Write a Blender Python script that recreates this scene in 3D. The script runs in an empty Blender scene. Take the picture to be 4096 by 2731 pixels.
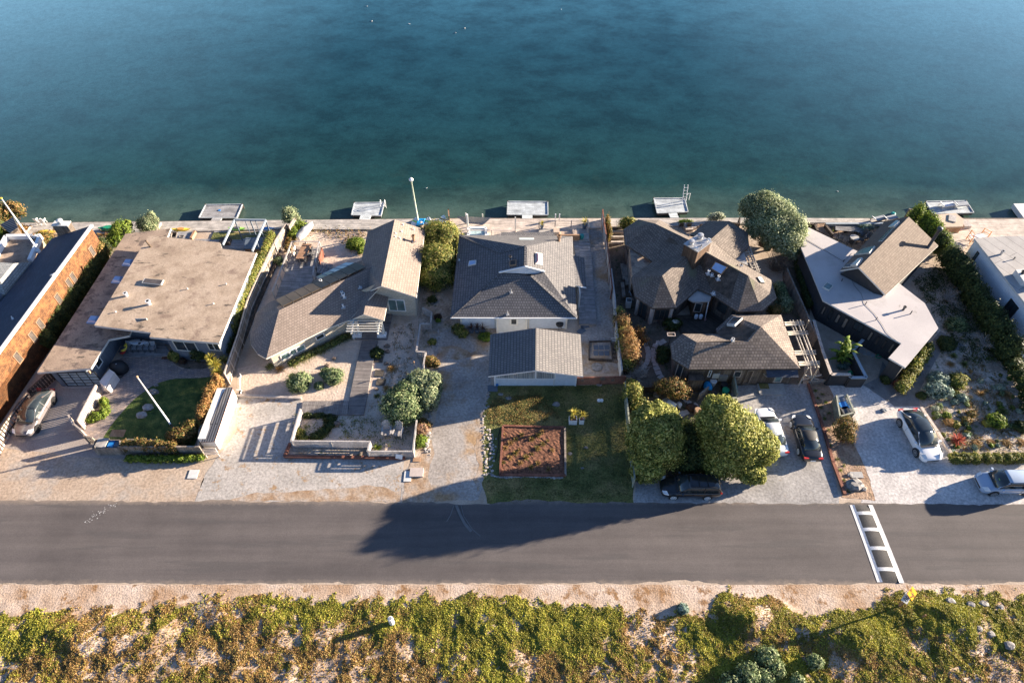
import bpy, math, random
import numpy as np
from mathutils import Vector, Matrix
random.seed(11); RS = np.random.RandomState(5)
S = bpy.context.scene; COL = S.collection
# ---------------------------------------------------------------- camera
CAMH = 50.0; TH = math.radians(50); FP = 2731.0; CX, CY = 2048.0, 1365.5
SN, CS = math.sin(TH), math.cos(TH)
cd = bpy.data.cameras.new('camera'); cam = bpy.data.objects.new('camera', cd); COL.objects.link(cam)
cam.location = (0, 0, CAMH); cam.rotation_euler = (math.radians(40), 0, 0)
cd.sensor_width = 36; cd.lens = 36 * FP / 4096; cd.clip_start = .5; cd.clip_end = 20000
S.camera = cam
# survey sheets: measured photo coordinates -> true ground (or known height) positions in metres
SH = {'A': (0, 750, 700/1996), 'B': (0, 1250, 700/1829), 'C': (350, 750, 750/1960), 'D': (250, 1300, 750/1960),
      'E': (1000, 750, 750/1960), 'F': (950, 1250, 850/1904), 'G': (1600, 750, 850/2050), 'H': (1650, 1300, 900/1933),
      'I': (2400, 700, 850/2050), 'J': (2450, 1200, 900/1660), 'K': (3150, 750, 946/2119), 'L': (3100, 1300, 996/2082),
      'M': (0, 1950, 2048/2352), 'N': (2048, 1950, 2048/2352), 'S': (0, 0, 1)}
def ray(k, x, y):
    a = SH[k]; u = a[0] + x*a[2]; v = a[1] + y*a[2]
    p = (u-CX)/FP; q = -(v-CY)/FP
    return Vector((p, CS + q*SN, -SN + q*CS))
def V(k, x, y, z=0.0):
    d = ray(k, x, y); return Vector((0, 0, CAMH)) + d*((z-CAMH)/d.z)
def WP(k, x, y, A, B):                     # point on the upright wall plane through A, B
    d = ray(k, x, y); n = Vector((-(B.y-A.y), B.x-A.x, 0)); o = Vector((0, 0, CAMH))
    return o + d*((A-o).dot(n)/d.dot(n))
def VL(k, pts, z=0.0): return [V(k, *(p if len(p) == 3 else (p[0], p[1], z))) for p in pts]
# ---------------------------------------------------------------- materials
def nd(nt, t, **kw):
    n = nt.nodes.new(t)
    for a, b in kw.items(): setattr(n, a, b)
    return n
def c4(c): return (c[0], c[1], c[2], 1)
def newmat(name):
    m = bpy.data.materials.new(name); m.use_nodes = True; nt = m.node_tree
    return m, nt, nt.nodes['Principled BSDF']
def ramp(nt, fac, cols, lo=.3, hi=.7):
    r = nd(nt, 'ShaderNodeValToRGB'); e = r.color_ramp.elements; n = len(cols)
    e[0].position = lo; e[0].color = c4(cols[0]); e[1].position = hi; e[1].color = c4(cols[-1])
    for i in range(1, n-1): q = e.new(lo+(hi-lo)*i/(n-1)); q.color = c4(cols[i])
    nt.links.new(fac, r.inputs[0]); return r.outputs[0]
def coord(nt, kind, rot=0, sc=(1, 1, 1)):
    if kind == 'pos': o = nd(nt, 'ShaderNodeNewGeometry').outputs['Position']
    elif kind == 'uv': o = nd(nt, 'ShaderNodeUVMap').outputs[0]
    else: o = nd(nt, 'ShaderNodeTexCoord').outputs['Object']
    if rot or sc != (1, 1, 1):
        mp = nd(nt, 'ShaderNodeMapping'); mp.inputs['Rotation'].default_value = (0, 0, math.radians(rot)); mp.inputs['Scale'].default_value = sc
        nt.links.new(o, mp.inputs[0]); o = mp.outputs[0]
    return o
def noise(nt, co, scale, detail=4, rough=.55):
    n = nd(nt, 'ShaderNodeTexNoise'); n.inputs['Scale'].default_value = scale; n.inputs['Detail'].default_value = detail
    n.inputs['Roughness'].default_value = rough; nt.links.new(co, n.inputs['Vector']); return n.outputs[0]
def mixc(nt, fac, a, b, mode='MIX'):
    m = nd(nt, 'ShaderNodeMix', data_type='RGBA', blend_type=mode)
    for s, v in ((0, fac), (6, a), (7, b)):
        if hasattr(v, 'links'): nt.links.new(v, m.inputs[s])
        else: m.inputs[s].default_value = v if s == 0 else c4(v)
    return m.outputs[2]
def bump(nt, b, h, st, dist=.02):
    n = nd(nt, 'ShaderNodeBump'); n.inputs['Strength'].default_value = st; n.inputs['Distance'].default_value = dist
    nt.links.new(h, n.inputs['Height']); nt.links.new(n.outputs[0], b.inputs['Normal'])
def grit(nt, co, col, sc, amt):            # fine light/dark speckle multiplied over a colour
    g = ramp(nt, noise(nt, co, sc, 2, .7), [(1-amt,)*3, (1,)*3, (1+amt,)*3], .3, .7)
    return mixc(nt, 1.0, col, g, 'MULTIPLY')
def mk(name, cols, scale=1.0, rough=.85, kind='pos', lo=.35, hi=.65, fine=8, amt=.25, bm=.3, bd=.03, metal=0, patch=None, sc=(1, 1, 1), rot=0, det=5, dirt=None):
    m, nt, b = newmat(name); co = coord(nt, kind, rot, sc)
    c = ramp(nt, noise(nt, co, scale, det), cols, lo, hi)
    if patch: c = mixc(nt, ramp(nt, noise(nt, co, patch[1], 6, .65), [(0,)*3, (1,)*3], patch[2], patch[2]+patch[3]), c, patch[0])
    if dirt: c = mixc(nt, ramp(nt, noise(nt, coord(nt, kind, 0, dirt[1]), dirt[2], 7, .7), [(0,)*3, (1,)*3], dirt[3], dirt[3]+.08), c, dirt[0])
    c = grit(nt, co, c, fine, amt)
    nt.links.new(c, b.inputs['Base Color']); b.inputs['Roughness'].default_value = rough; b.inputs['Metallic'].default_value = metal
    if bm: bump(nt, b, noise(nt, co, fine, 3), bm, bd)
    return m
def brick(name, c1, c2, mort, bw, bh, ms=.012, rough=.9, rot=0, kind='uv', tint=None, bm=.5, off=.5, var=.3, vs=.6, streak=None, dist=.02):
    m, nt, b = newmat(name); co = coord(nt, kind, rot)
    t = nd(nt, 'ShaderNodeTexBrick'); t.offset = off
    for k, v in (('Scale', 1.0), ('Brick Width', bw), ('Row Height', bh), ('Mortar Size', ms), ('Mortar Smooth', .3), ('Bias', 0.0)): t.inputs[k].default_value = v
    t.inputs['Color1'].default_value = c4(c1); t.inputs['Color2'].default_value = c4(c2); t.inputs['Mortar'].default_value = c4(mort)
    nt.links.new(co, t.inputs['Vector'])
    c = t.outputs[0]
    v = ramp(nt, noise(nt, co, vs, 5, .6), [(1-var,)*3, (1+var*.6,)*3], .3, .7); c = mixc(nt, 1.0, c, v, 'MULTIPLY')
    if tint: c = mixc(nt, ramp(nt, noise(nt, co, tint[1], 6, .6), [(0,)*3, (1,)*3], tint[2], tint[2]+.12), c, tint[0])
    if streak:
        s = ramp(nt, noise(nt, coord(nt, kind, rot, streak[1]), streak[2], 4), [(.72,)*3, (1.2,)*3], .3, .7); c = mixc(nt, 1.0, c, s, 'MULTIPLY')
    c = grit(nt, co, c, 14, .18)
    nt.links.new(c, b.inputs['Base Color']); b.inputs['Roughness'].default_value = rough
    if bm:
        inv = nd(nt, 'ShaderNodeMath', operation='SUBTRACT'); inv.inputs[0].default_value = 1; nt.links.new(t.outputs[1], inv.inputs[1])
        bump(nt, b, inv.outputs[0], bm, dist)
    return m
def planks(name, c1, c2, rot=0, w=.14, kind='uv', dark=(.03, .028, .025), var=.35, rough=.85):
    return brick(name, c1, c2, dark, 2.4, w, .007, rough, rot, kind, bm=.4, off=.37, var=var, vs=1.3, streak=(None, (.6, 9, 1), 1.0) if False else (0, (.5, 6, 1), 1.4))
def plain(name, c, rough=.5, metal=0, amt=.08, fine=3, coat=0, spec=.5):
    m, nt, b = newmat(name); co = coord(nt, 'obj')
    nt.links.new(grit(nt, co, mixc(nt, 0.0, c, c), fine, amt), b.inputs['Base Color'])
    b.inputs['Roughness'].default_value = rough; b.inputs['Metallic'].default_value = metal; b.inputs['Coat Weight'].default_value = coat
    b.inputs['Specular IOR Level'].default_value = spec; b.inputs['Coat Roughness'].default_value = .05
    return m
def leafmat(name, cols, trans=.3, ps=1.2, pa=.35, rough=.6):
    m, nt, b = newmat(name); g = nd(nt, 'ShaderNodeNewGeometry')
    c = ramp(nt, g.outputs['Random Per Island'], cols, 0.0, 1.0)
    v = ramp(nt, noise(nt, g.outputs['Position'], ps, 3), [(1-pa,)*3, (1+pa,)*3], .35, .65); c = mixc(nt, 1.0, c, v, 'MULTIPLY')
    nt.links.new(c, b.inputs['Base Color']); b.inputs['Roughness'].default_value = rough; b.inputs['Specular IOR Level'].default_value = .25
    tr = nd(nt, 'ShaderNodeBsdfTranslucent'); nt.links.new(c, tr.inputs[0]); mx = nd(nt, 'ShaderNodeMixShader'); mx.inputs[0].default_value = trans
    nt.links.new(b.outputs[0], mx.inputs[1]); nt.links.new(tr.outputs[0], mx.inputs[2]); nt.links.new(mx.outputs[0], nt.nodes['Material Output'].inputs[0])
    return m
# ---------------------------------------------------------------- mesh building
ORG = {}
class MB:
    def __init__(s): s.v = []; s.f = []; s.m = []
    def add(s, vs, fs, mi=0):
        o = len(s.v); s.v += [tuple(v) for v in vs]; s.f += [tuple(i+o for i in f) for f in fs]; s.m += [mi]*len(fs); return s
    def box(s, c, d, rz=0, mi=0, taper=1.0):        # c = centre of the base, d = full sizes
        x, y, z = d[0]/2, d[1]/2, d[2]; cr, sr = math.cos(rz), math.sin(rz); vs = []
        for k, t in ((0, 1.0), (1, taper)):
            for a, b in ((-x, -y), (x, -y), (x, y), (-x, y)): vs.append((c[0]+(a*cr-b*sr)*t, c[1]+(a*sr+b*cr)*t, c[2]+k*z))
        return s.add(vs, [(3, 2, 1, 0), (4, 5, 6, 7), (0, 1, 5, 4), (1, 2, 6, 5), (2, 3, 7, 6), (3, 0, 4, 7)], mi)
    def bar(s, a, b, w, h, mi=0, up=Vector((0, 0, 1))):  # rectangular bar from a to b
        a, b = Vector(a), Vector(b); d = (b-a).normalized(); sd = d.cross(up)
        if sd.length < 1e-4: sd = Vector((1, 0, 0))
        sd.normalize(); u = sd.cross(d).normalized(); vs = []
        for p in (a, b):
            for i, j in ((-1, -1), (1, -1), (1, 1), (-1, 1)): vs.append(p + sd*(i*w/2) + u*(j*h/2))
        return s.add(vs, [(0, 1, 2, 3), (7, 6, 5, 4), (0, 4, 5, 1), (1, 5, 6, 2), (2, 6, 7, 3), (3, 7, 4, 0)], mi)
    def prism(s, pts, z0, z1, mi=0, cap=True, base=True):
        n = len(pts); vs = [(p[0], p[1], z0) for p in pts] + [(p[0], p[1], z1) for p in pts]
        if sum(pts[i][0]*pts[(i+1) % n][1]-pts[(i+1) % n][0]*pts[i][1] for i in range(n)) < 0: idx = list(range(n))[::-1]
        else: idx = list(range(n))
        fs = [(idx[i], idx[(i+1) % n], idx[(i+1) % n]+n, idx[i]+n) for i in range(n)]
        if cap: fs.append(tuple(i+n for i in idx))
        if base: fs.append(tuple(idx[::-1]))
        return s.add(vs, fs, mi)
    def tube(s, pts, rad, seg=8, mi=0, cap=True):
        pts = [Vector(p) for p in pts]; rs = rad if isinstance(rad, (list, tuple)) else [rad]*len(pts); vs = []; fs = []; n = len(pts)
        for i, p in enumerate(pts):
            d = (pts[min(i+1, n-1)]-pts[max(i-1, 0)]).normalized(); a = d.cross(Vector((0, 0, 1)))
            if a.length < .05: a = d.cross(Vector((1, 0, 0)))
            a.normalize(); b = d.cross(a)
            for j in range(seg): t = 2*math.pi*j/seg; vs.append(p + (a*math.cos(t)+b*math.sin(t))*rs[i])
        for i in range(n-1):
            for j in range(seg): k = (j+1) % seg; fs.append((i*seg+j, i*seg+k, (i+1)*seg+k, (i+1)*seg+j))
        if cap: fs.append(tuple(range(seg))); fs.append(tuple(range((n-1)*seg, n*seg))[::-1])
        return s.add(vs, fs, mi)
    def lathe(s, c, prof, seg=12, mi=0, sx=1, sy=1):
        vs = []; fs = []
        for r, z in prof:
            for j in range(seg): t = 2*math.pi*j/seg; vs.append((c[0]+r*sx*math.cos(t), c[1]+r*sy*math.sin(t), c[2]+z))
        for i in range(len(prof)-1):
            for j in range(seg): k = (j+1) % seg; fs.append((i*seg+j, i*seg+k, (i+1)*seg+k, (i+1)*seg+j))
        fs.append(tuple(range(seg))[::-1]); fs.append(tuple(range((len(prof)-1)*seg, len(prof)*seg)))
        return s.add(vs, fs, mi)
    def build(s, name, mats, parent=None, loc=None, smooth=False, local=False):
        if not isinstance(mats, (list, tuple)): mats = [mats]
        if parent is not None: o = ORG[parent.name]
        elif loc is not None: o = Vector(loc)
        else:
            a = np.array(s.v); o = Vector((a[:, 0].mean(), a[:, 1].mean(), a[:, 2].min()))
        me = bpy.data.meshes.new(name); me.from_pydata(s.v, [], s.f)
        for m in mats: me.materials.append(m)
        if len(mats) > 1: me.polygons.foreach_set('material_index', s.m)
        co = [Vector(v) for v in s.v]; uv = me.uv_layers.new(name='UVMap').data; li = 0; Z = Vector((0, 0, 1)); out = []
        for p in me.polygons:
            n = p.normal
            if abs(n.z) > .998: u, w = Vector((1, 0, 0)), Vector((0, 1, 0))
            else: u = Z.cross(n).normalized(); w = n.cross(u)
            for vi in p.vertices: c = co[vi]; out += [c.dot(u), c.dot(w)]
        uv.foreach_set('uv', out)
        if not local: me.transform(Matrix.Translation(-o))
        me.update(); me.validate()
        ob = bpy.data.objects.new(name, me); COL.objects.link(ob); ORG[ob.name] = o
        if parent is not None: ob.parent = parent
        else: ob.location = o
        if smooth: me.polygons.foreach_set('use_smooth', [True]*len(me.polygons))
        return ob
def tag(o, label, cat, group=None, kind=None):
    if label: o['label'] = label
    if cat: o['category'] = cat
    if group: o['group'] = group
    if kind: o['kind'] = kind
    return o
def thing(name, label, cat, loc=(0, 0, 0), group=None, rz=0):
    o = bpy.data.objects.new(name, None); COL.objects.link(o); o.location = loc; o.rotation_euler[2] = rz
    o.empty_display_size = .3; ORG[o.name] = Vector(loc); return tag(o, label, cat, group)
def local_thing(name, label, cat, group=None):   # built round the world origin, then placed
    return thing(name, label, cat, (0, 0, 0), group)
def dup(root, loc, rz=None, label=None, sc=None):
    r = root.copy(); COL.objects.link(r); r.location = loc; ORG[r.name] = Vector(loc)
    if rz is not None: r.rotation_euler[2] = rz
    if sc: r.scale = sc
    if label: r['label'] = label
    for ch in list(root.children):
        c = ch.copy(); COL.objects.link(c); c.parent = r
        for g in list(ch.children): d = g.copy(); COL.objects.link(d); d.parent = c
    return r
def struct(name, mb, m, loc=(0, 0, 0), smooth=False): return tag(mb.build(name, m, loc=loc, smooth=smooth), None, None, kind='structure')
def inset(pts, d):
    n = len(pts); P = [Vector((p[0], p[1])) for p in pts]
    ar = sum(P[i].x*P[(i+1) % n].y-P[(i+1) % n].x*P[i].y for i in range(n)); sg = 1 if ar > 0 else -1; out = []
    for i in range(n):
        a = (P[i]-P[i-1]).normalized(); b = (P[(i+1) % n]-P[i]).normalized()
        na = Vector((-a.y, a.x))*sg; nb = Vector((-b.y, b.x))*sg; m = (na+nb)
        if m.length < .2: m = na
        m.normalize(); k = d/max(.35, m.dot(na)); q = P[i]+m*k; out.append(Vector((q.x, q.y, 0)))
    return out
def slab(parent, name, m, pts, faces, th=.16, edge=None, loc=None):   # roof planes with thickness
    mb = MB(); n = len(pts); vs = [Vector(p) for p in pts]
    def nz(f):
        s = Vector((0, 0, 0))
        for i in range(len(f)): s += vs[f[i]].cross(vs[f[(i+1) % len(f)]])
        return s.z
    faces = [f if nz(f) > 0 else f[::-1] for f in faces]
    mb.add(vs, faces, 0); low = [v-Vector((0, 0, th)) for v in vs]; mb.add(low, [f[::-1] for f in faces], 1)
    es = {}
    for f in faces:
        for i in range(len(f)): es[(f[i], f[(i+1) % len(f)])] = 1
    for (a, b) in list(es):
        if (b, a) not in es:
            o = len(mb.v); mb.v += [tuple(vs[a]), tuple(vs[b]), tuple(low[b]), tuple(low[a])]; mb.f.append((o+3, o+2, o+1, o)); mb.m.append(1)
    return mb.build(name, [m, edge or m], parent, loc)
def walls(parent, m, pts, z0, z1, name='wall'):
    return MB().prism(pts, z0, z1, cap=True, base=False).build(name, m, parent)
def frame_of(A, B):
    u = Vector((B.x-A.x, B.y-A.y, 0)); L = u.length; u.normalize(); n = Vector((u.y, -u.x, 0))
    mid = (Vector((A.x, A.y, 0))+Vector((B.x, B.y, 0)))/2
    if (Vector((0, 0, 0))-mid).dot(n) < 0: n = -n
    return u, n, L
def window(parent, A, B, k, p0, p1, mf, mg, name='window', mull=(), bars=(), fw=.07, pane='pane', label=None):
    u, n, L = frame_of(A, B); q0 = WP(k, *p0, A, B); q1 = WP(k, *p1, A, B); O = Vector((A.x, A.y, 0))
    return window_m(parent, O, u, n, sorted(((q0-O).dot(u), (q1-O).dot(u))), sorted((q0.z, q1.z)), mf, mg, name, mull, bars, fw, pane, label)
def window_m(parent, O, u, n, us, zs, mf, mg, name='window', mull=(), bars=(), fw=.07, pane='pane', label=None):
    (a, b), (c, d) = us, zs; mb = MB(); Z = Vector((0, 0, 1))
    def bx(u0, u1, z0, z1, d0, d1):
        vs = [O+u*x+n*y+Z*z for z in (z0, z1) for x, y in ((u0, d0), (u1, d0), (u1, d1), (u0, d1))]
        mb.add(vs, [(3, 2, 1, 0), (4, 5, 6, 7), (0, 1, 5, 4), (1, 2, 6, 5), (2, 3, 7, 6), (3, 0, 4, 7)])
    bx(a-fw, b+fw, c-fw, c, 0, .06); bx(a-fw, b+fw, d, d+fw, 0, .06); bx(a-fw, a, c, d, 0, .06); bx(b, b+fw, c, d, 0, .06)
    for t in mull: x = a+(b-a)*t; bx(x-.03, x+.03, c, d, 0, .05)
    for t in bars: z = c+(d-c)*t; bx(a, b, z-.02, z+.02, .004, .045)
    fr = mb.build(name, mf, parent); g = MB().add([O+u*x+n*.015+Z*z for x, z in ((a, c), (b, c), (b, d), (a, d))], [(0, 1, 2, 3)])
    ORG[fr.name] = ORG[parent.name]; g.build(pane, mg, fr)
    if label: fr['label'] = label
    return fr
# ---------------------------------------------------------------- foliage
def quads(name, ctr, nor, size, m, parent=None, loc=None, elong=1.5, fold=False, roll=None):
    n = len(ctr); nor = nor/np.maximum(np.linalg.norm(nor, axis=1)[:, None], 1e-6)
    r = RS.normal(size=(n, 3)) if roll is None else roll; a = np.cross(nor, r); a /= np.maximum(np.linalg.norm(a, axis=1)[:, None], 1e-6); b = np.cross(nor, a)
    s = size*(.6+.8*RS.rand(n, 1)) if np.isscalar(size) else size.reshape(-1, 1)
    a = a*s*elong/2; b = b*s/2
    v = np.stack([ctr-a, ctr-b*.9, ctr+a, ctr+b*.9], 1).reshape(-1, 3)
    o = np.array(loc if loc is not None else ORG[parent.name]); v = v-o
    me = bpy.data.meshes.new(name); me.vertices.add(4*n); me.vertices.foreach_set('co', v.astype(np.float32).ravel())
    me.loops.add(4*n); me.loops.foreach_set('vertex_index', np.arange(4*n, dtype=np.int32)); me.polygons.add(n)
    me.polygons.foreach_set('loop_start', np.arange(0, 4*n, 4, dtype=np.int32)); me.polygons.foreach_set('loop_total', np.full(n, 4, dtype=np.int32))
    me.materials.append(m); me.update(calc_edges=True); ob = bpy.data.objects.new(name, me); COL.objects.link(ob); ORG[ob.name] = Vector(o)
    if parent is not None: ob.parent = parent
    else: ob.location = Vector(o)
    return ob
def cloud_pts(blobs, n, clump=.16, ncl=60, inner=.15, flat=0.0):
    P = []; Nn = []; ar = np.array([(b[3]*b[4]+b[4]*b[5]+b[3]*b[5]) for b in blobs]); ar = ar/ar.sum()
    for b, w in zip(blobs, ar):
        c = np.array(b[:3]); r = np.array(b[3:6]); m = max(8, int(n*w)); k = max(6, int(ncl*w*len(blobs)))
        d = RS.normal(size=(k, 3)); d /= np.linalg.norm(d, axis=1)[:, None]; d[:, 2] = np.where(d[:, 2] < -.55, -d[:, 2], d[:, 2])
        cl = d*(.84+.2*RS.rand(k, 1)); idx = RS.randint(0, k, m); e = RS.normal(size=(m, 3))*clump
        q = cl[idx]+e; ins = RS.rand(m) < inner; g = RS.normal(size=(m, 3)); g /= np.linalg.norm(g, axis=1)[:, None]; q[ins] = g[ins]*(.25+.55*RS.rand(ins.sum(), 1))
        P.append(c+q*r); nn = q+e*2.2+RS.normal(size=(m, 3))*.45; Nn.append(nn)
    P = np.concatenate(P); Nn = np.concatenate(Nn); return P, Nn
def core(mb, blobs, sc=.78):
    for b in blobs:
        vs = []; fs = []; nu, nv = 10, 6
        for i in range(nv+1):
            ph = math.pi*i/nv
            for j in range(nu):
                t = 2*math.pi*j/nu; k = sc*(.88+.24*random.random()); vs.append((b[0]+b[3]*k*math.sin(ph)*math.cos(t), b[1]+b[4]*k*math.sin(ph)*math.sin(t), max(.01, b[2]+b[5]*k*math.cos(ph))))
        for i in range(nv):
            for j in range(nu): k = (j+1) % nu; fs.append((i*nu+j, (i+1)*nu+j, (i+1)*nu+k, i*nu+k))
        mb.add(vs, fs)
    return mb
def bush(name, label, cat, blobs, n, size, m, loc=None, group=None, trunk=None, clump=.16, ncl=60, inner=.15, elong=1.5, cm=None, part='foliage', sc=.78):
    if loc is None: loc = (blobs[0][0], blobs[0][1], 0)
    t = thing(name, label, cat, loc, group); P, Nn = cloud_pts(blobs, n, clump, ncl, inner); P[:, 2] = np.maximum(P[:, 2], .02)
    f = quads(part, P, Nn, size, m, t, elong=elong)
    if trunk:
        mb = MB()
        for tr in trunk: mb.tube(*tr)
        mb.build('trunk', MT['bark'], t, smooth=True)
    else:
        mb = MB(); z = blobs[0][2]
        for i in range(5): a = i*1.256+.3; b = blobs[i % len(blobs)]; mb.tube([(b[0]+.05*math.cos(a), b[1]+.05*math.sin(a), 0), (b[0]+b[3]*.5*math.cos(a), b[1]+b[4]*.5*math.sin(a), b[2]+.2*b[5])], [.03, .012], 5)
        mb.build('stem', MT['bark'], t)
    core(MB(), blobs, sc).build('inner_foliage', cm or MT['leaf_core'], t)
    return t
def blades(mb, c, n, length, width, droop=.5, up=.6, r0=.04, mi=0, lean=(0, 0)):
    for i in range(n):
        a = random.random()*6.283; e = random.uniform(up*.35, 1.0)*math.pi/2*.98 if up > 0 else 0
        L = length*random.uniform(.7, 1.1); d = Vector((math.cos(a)*math.cos(e)+lean[0], math.sin(a)*math.cos(e)+lean[1], math.sin(e))).normalized()
        sd = Vector((-math.sin(a), math.cos(a), 0))*width/2; p = Vector(c)+Vector((math.cos(a), math.sin(a), 0))*r0*random.random(); vs = []; sg = 3
        for j in range(sg+1):
            t = j/sg; q = p+d*L*t-Vector((0, 0, droop*L*t*t)); q.z = max(q.z, .01); w = (1-t)**.7; vs += [q-sd*max(w, .08), q+sd*max(w, .08)]
        mb.add(vs, [(2*j, 2*j+1, 2*j+3, 2*j+2) for j in range(sg)], mi)
    return mb
def tuft(name, label, cat, c, n, length, width, m, group=None, droop=.5, up=.5, r0=.1):
    return tag(blades(MB(), (c[0], c[1], .0), n, length, width, droop, up, r0).build(name, m, loc=(c[0], c[1], 0)), label, cat, group)
def rock(name, label, c, s, m, group=None, cat='rock', seed=0, parent=None):
    rr = random.Random(seed); vs = []; fs = []; nu, nv = 9, 5; az = rr.random()*3
    off = [[.8+.4*rr.random() for _ in range(nu)] for _ in range(nv+1)]
    for i in range(nv+1):
        ph = math.pi*i/nv
        for j in range(nu):
            t = 2*math.pi*j/nu+az; k = off[i][j] if 0 < i < nv else .9
            vs.append((c[0]+s[0]*k*math.sin(ph)*math.cos(t), c[1]+s[1]*k*math.sin(ph)*math.sin(t), c[2]+s[2]*(.35+.65*math.cos(ph)*k)))
    for i in range(nv):
        for j in range(nu): k = (j+1) % nu; fs.append((i*nu+j, (i+1)*nu+j, (i+1)*nu+k, i*nu+k))
    o = MB().add(vs, fs).build(name, m, parent, loc=None if parent else c, smooth=False)
    return o if parent else tag(o, label, cat, group)
def sheet(pts, z, jit=0, step=.6):
    out = []
    n = len(pts)
    for i in range(n):
        a, b = Vector((pts[i][0], pts[i][1], 0)), Vector((pts[(i+1) % n][0], pts[(i+1) % n][1], 0)); L = (b-a).length; k = max(1, int(L/step)) if jit else 1
        nn = Vector((-(b-a).y, (b-a).x, 0)).normalized() if L > 0 else Vector()
        for j in range(k): out.append(a+(b-a)*(j/k)+nn*(jit*random.uniform(-1, 1) if j else 0))
    mb = MB(); ar = sum(out[i].x*out[(i+1) % len(out)].y-out[(i+1) % len(out)].x*out[i].y for i in range(len(out)))
    if ar < 0: out = out[::-1]
    return mb.add([(p.x, p.y, z) for p in out], [tuple(range(len(out)))])
def smoothpoly(pts, it=2):
    for _ in range(it):
        q = []
        for i in range(len(pts)): a, b = pts[i], pts[(i+1) % len(pts)]; q += [a*.75+b*.25, a*.25+b*.75]
        pts = q
    return pts
def fence(name, label, pts, h, m, style='board', bw=.14, gap=.012, pw=.1, group=None, z0=0, cat='fence', mp=None, step=2.2, cap=True, parent=None, n=5, pname=None):
    t = parent or thing(name, label, cat, (pts[0][0], pts[0][1], z0), group); mb = MB(); rail = MB(); mp = mp or m
    for i in range(len(pts)-1):
        a = Vector((pts[i][0], pts[i][1], z0)); b = Vector((pts[i+1][0], pts[i+1][1], z0)); L = (b-a).length; u = (b-a)/L; rz = math.atan2(u.y, u.x)
        k = max(1, round(L/step))
        for j in range(k+(1 if i == len(pts)-2 else 0)):
            p = a+u*(L*j/k); MB().box(p, (pw, pw, h+.04), rz).build('post', mp, t)
        if style == 'board':
            q = max(1, int(L/(bw+gap)))
            for j in range(q): hh = h*(1-.02*random.random()); mb.box(a+u*(L*(j+.5)/q)+Vector((0, 0, .03)), (bw, .022, hh-.03), rz)
            for zz in (h*.3, h*.82): rail.bar(a+Vector((0, 0, zz))+Vector((-u.y, u.x, 0))*.035, b+Vector((0, 0, zz))+Vector((-u.y, u.x, 0))*.035, .04, .09)
        elif style == 'slat':
            for j in range(n): z = h*(j+.5)/n; mb.bar(a+Vector((0, 0, z)), b+Vector((0, 0, z)), .025, h/n*.72)
        elif style == 'solid': mb.box((a+b)/2, (L, .16, h-.02), rz)
        elif style == 'rail':
            for j in range(n): z = h*(j+.6)/(n+.3); mb.bar(a+Vector((0, 0, z)), b+Vector((0, 0, z)), .015, .015)
        elif style == 'lattice':
            q = int((L+h)/.12)
            for j in range(q):
                s0 = -h+j*.12
                for sg in (0, 1):
                    x0, x1 = max(0, s0), min(L, s0+h); z_0, z_1 = x0-s0, x1-s0
                    if x1 <= x0: continue
                    if sg: z_0, z_1 = h-z_0, h-z_1
                    mb.bar(a+u*x0+Vector((0, 0, z_0)), a+u*x1+Vector((0, 0, z_1)), .008, .035)
        if cap: rail.bar(a-u*.03+Vector((0, 0, h+.03)), b+u*.03+Vector((0, 0, h+.03)), .13 if style != 'solid' else .24, .04)
    mb.build(pname or {'board': 'board_panel', 'slat': 'slat_panel', 'solid': 'wall_panel', 'rail': 'wire', 'lattice': 'lattice_panel'}[style], m, t)
    if rail.v: rail.build('rail', mp, t)
    return t
# ---------------------------------------------------------------- material library
MT = {}
MT['bark'] = mk('bark', [(.05, .035, .025), (.14, .1, .07)], 6, .95, 'obj', bm=.6)
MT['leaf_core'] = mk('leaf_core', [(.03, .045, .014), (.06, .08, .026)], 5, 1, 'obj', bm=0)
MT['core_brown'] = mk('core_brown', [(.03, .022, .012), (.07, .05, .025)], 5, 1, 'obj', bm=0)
MT['lf_bush'] = leafmat('leaf_glossy_green', [(.06, .10, .016), (.13, .17, .03), (.30, .28, .07), (.42, .34, .12)], .35, .9, .4)
MT['lf_tree'] = leafmat('leaf_yellow_green', [(.07, .10, .022), (.18, .21, .045), (.38, .38, .09), (.60, .55, .19)], .35, .8, .3)
MT['lf_silver'] = leafmat('leaf_silver_green', [(.10, .14, .07), (.19, .25, .13), (.34, .38, .22), (.46, .46, .26)], .3, .8, .35)
MT['lf_madeira'] = leafmat('leaf_grey_green', [(.06, .10, .04), (.12, .18, .075), (.25, .31, .14), (.42, .44, .24)], .3, 2, .3)
MT['lf_hedge'] = leafmat('leaf_dark_hedge', [(.025, .045, .014), (.06, .085, .024), (.13, .14, .035)], .25, 1.5, .35)
MT['lf_bright'] = leafmat('leaf_bright_green', [(.06, .11, .015), (.16, .24, .03), (.34, .38, .07)], .35, 2, .3)
MT['lf_orange'] = leafmat('leaf_orange_dry', [(.11, .05, .02), (.30, .15, .05), (.42, .24, .09), (.14, .14, .04)], .3, 2, .35)
MT['lf_rust'] = leafmat('leaf_rust_green', [(.05, .07, .02), (.12, .13, .03), (.30, .18, .06), (.4, .22, .1)], .3, 2, .35)
MT['lf_blue'] = leafmat('leaf_blue_grey', [(.12, .18, .15), (.2, .28, .23), (.3, .38, .31)], .2, 3, .3)
MT['lf_pale'] = leafmat('leaf_pale', [(.3, .34, .24), (.5, .52, .4), (.2, .26, .14)], .3, 3, .3)
MT['lf_red'] = leafmat('leaf_red', [(.25, .04, .03), (.45, .1, .08), (.5, .25, .15)], .3, 3, .3)
MT['lf_pink'] = leafmat('leaf_pinkish', [(.12, .13, .05), (.4, .22, .17), (.45, .3, .16)], .3, 3, .3)
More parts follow.
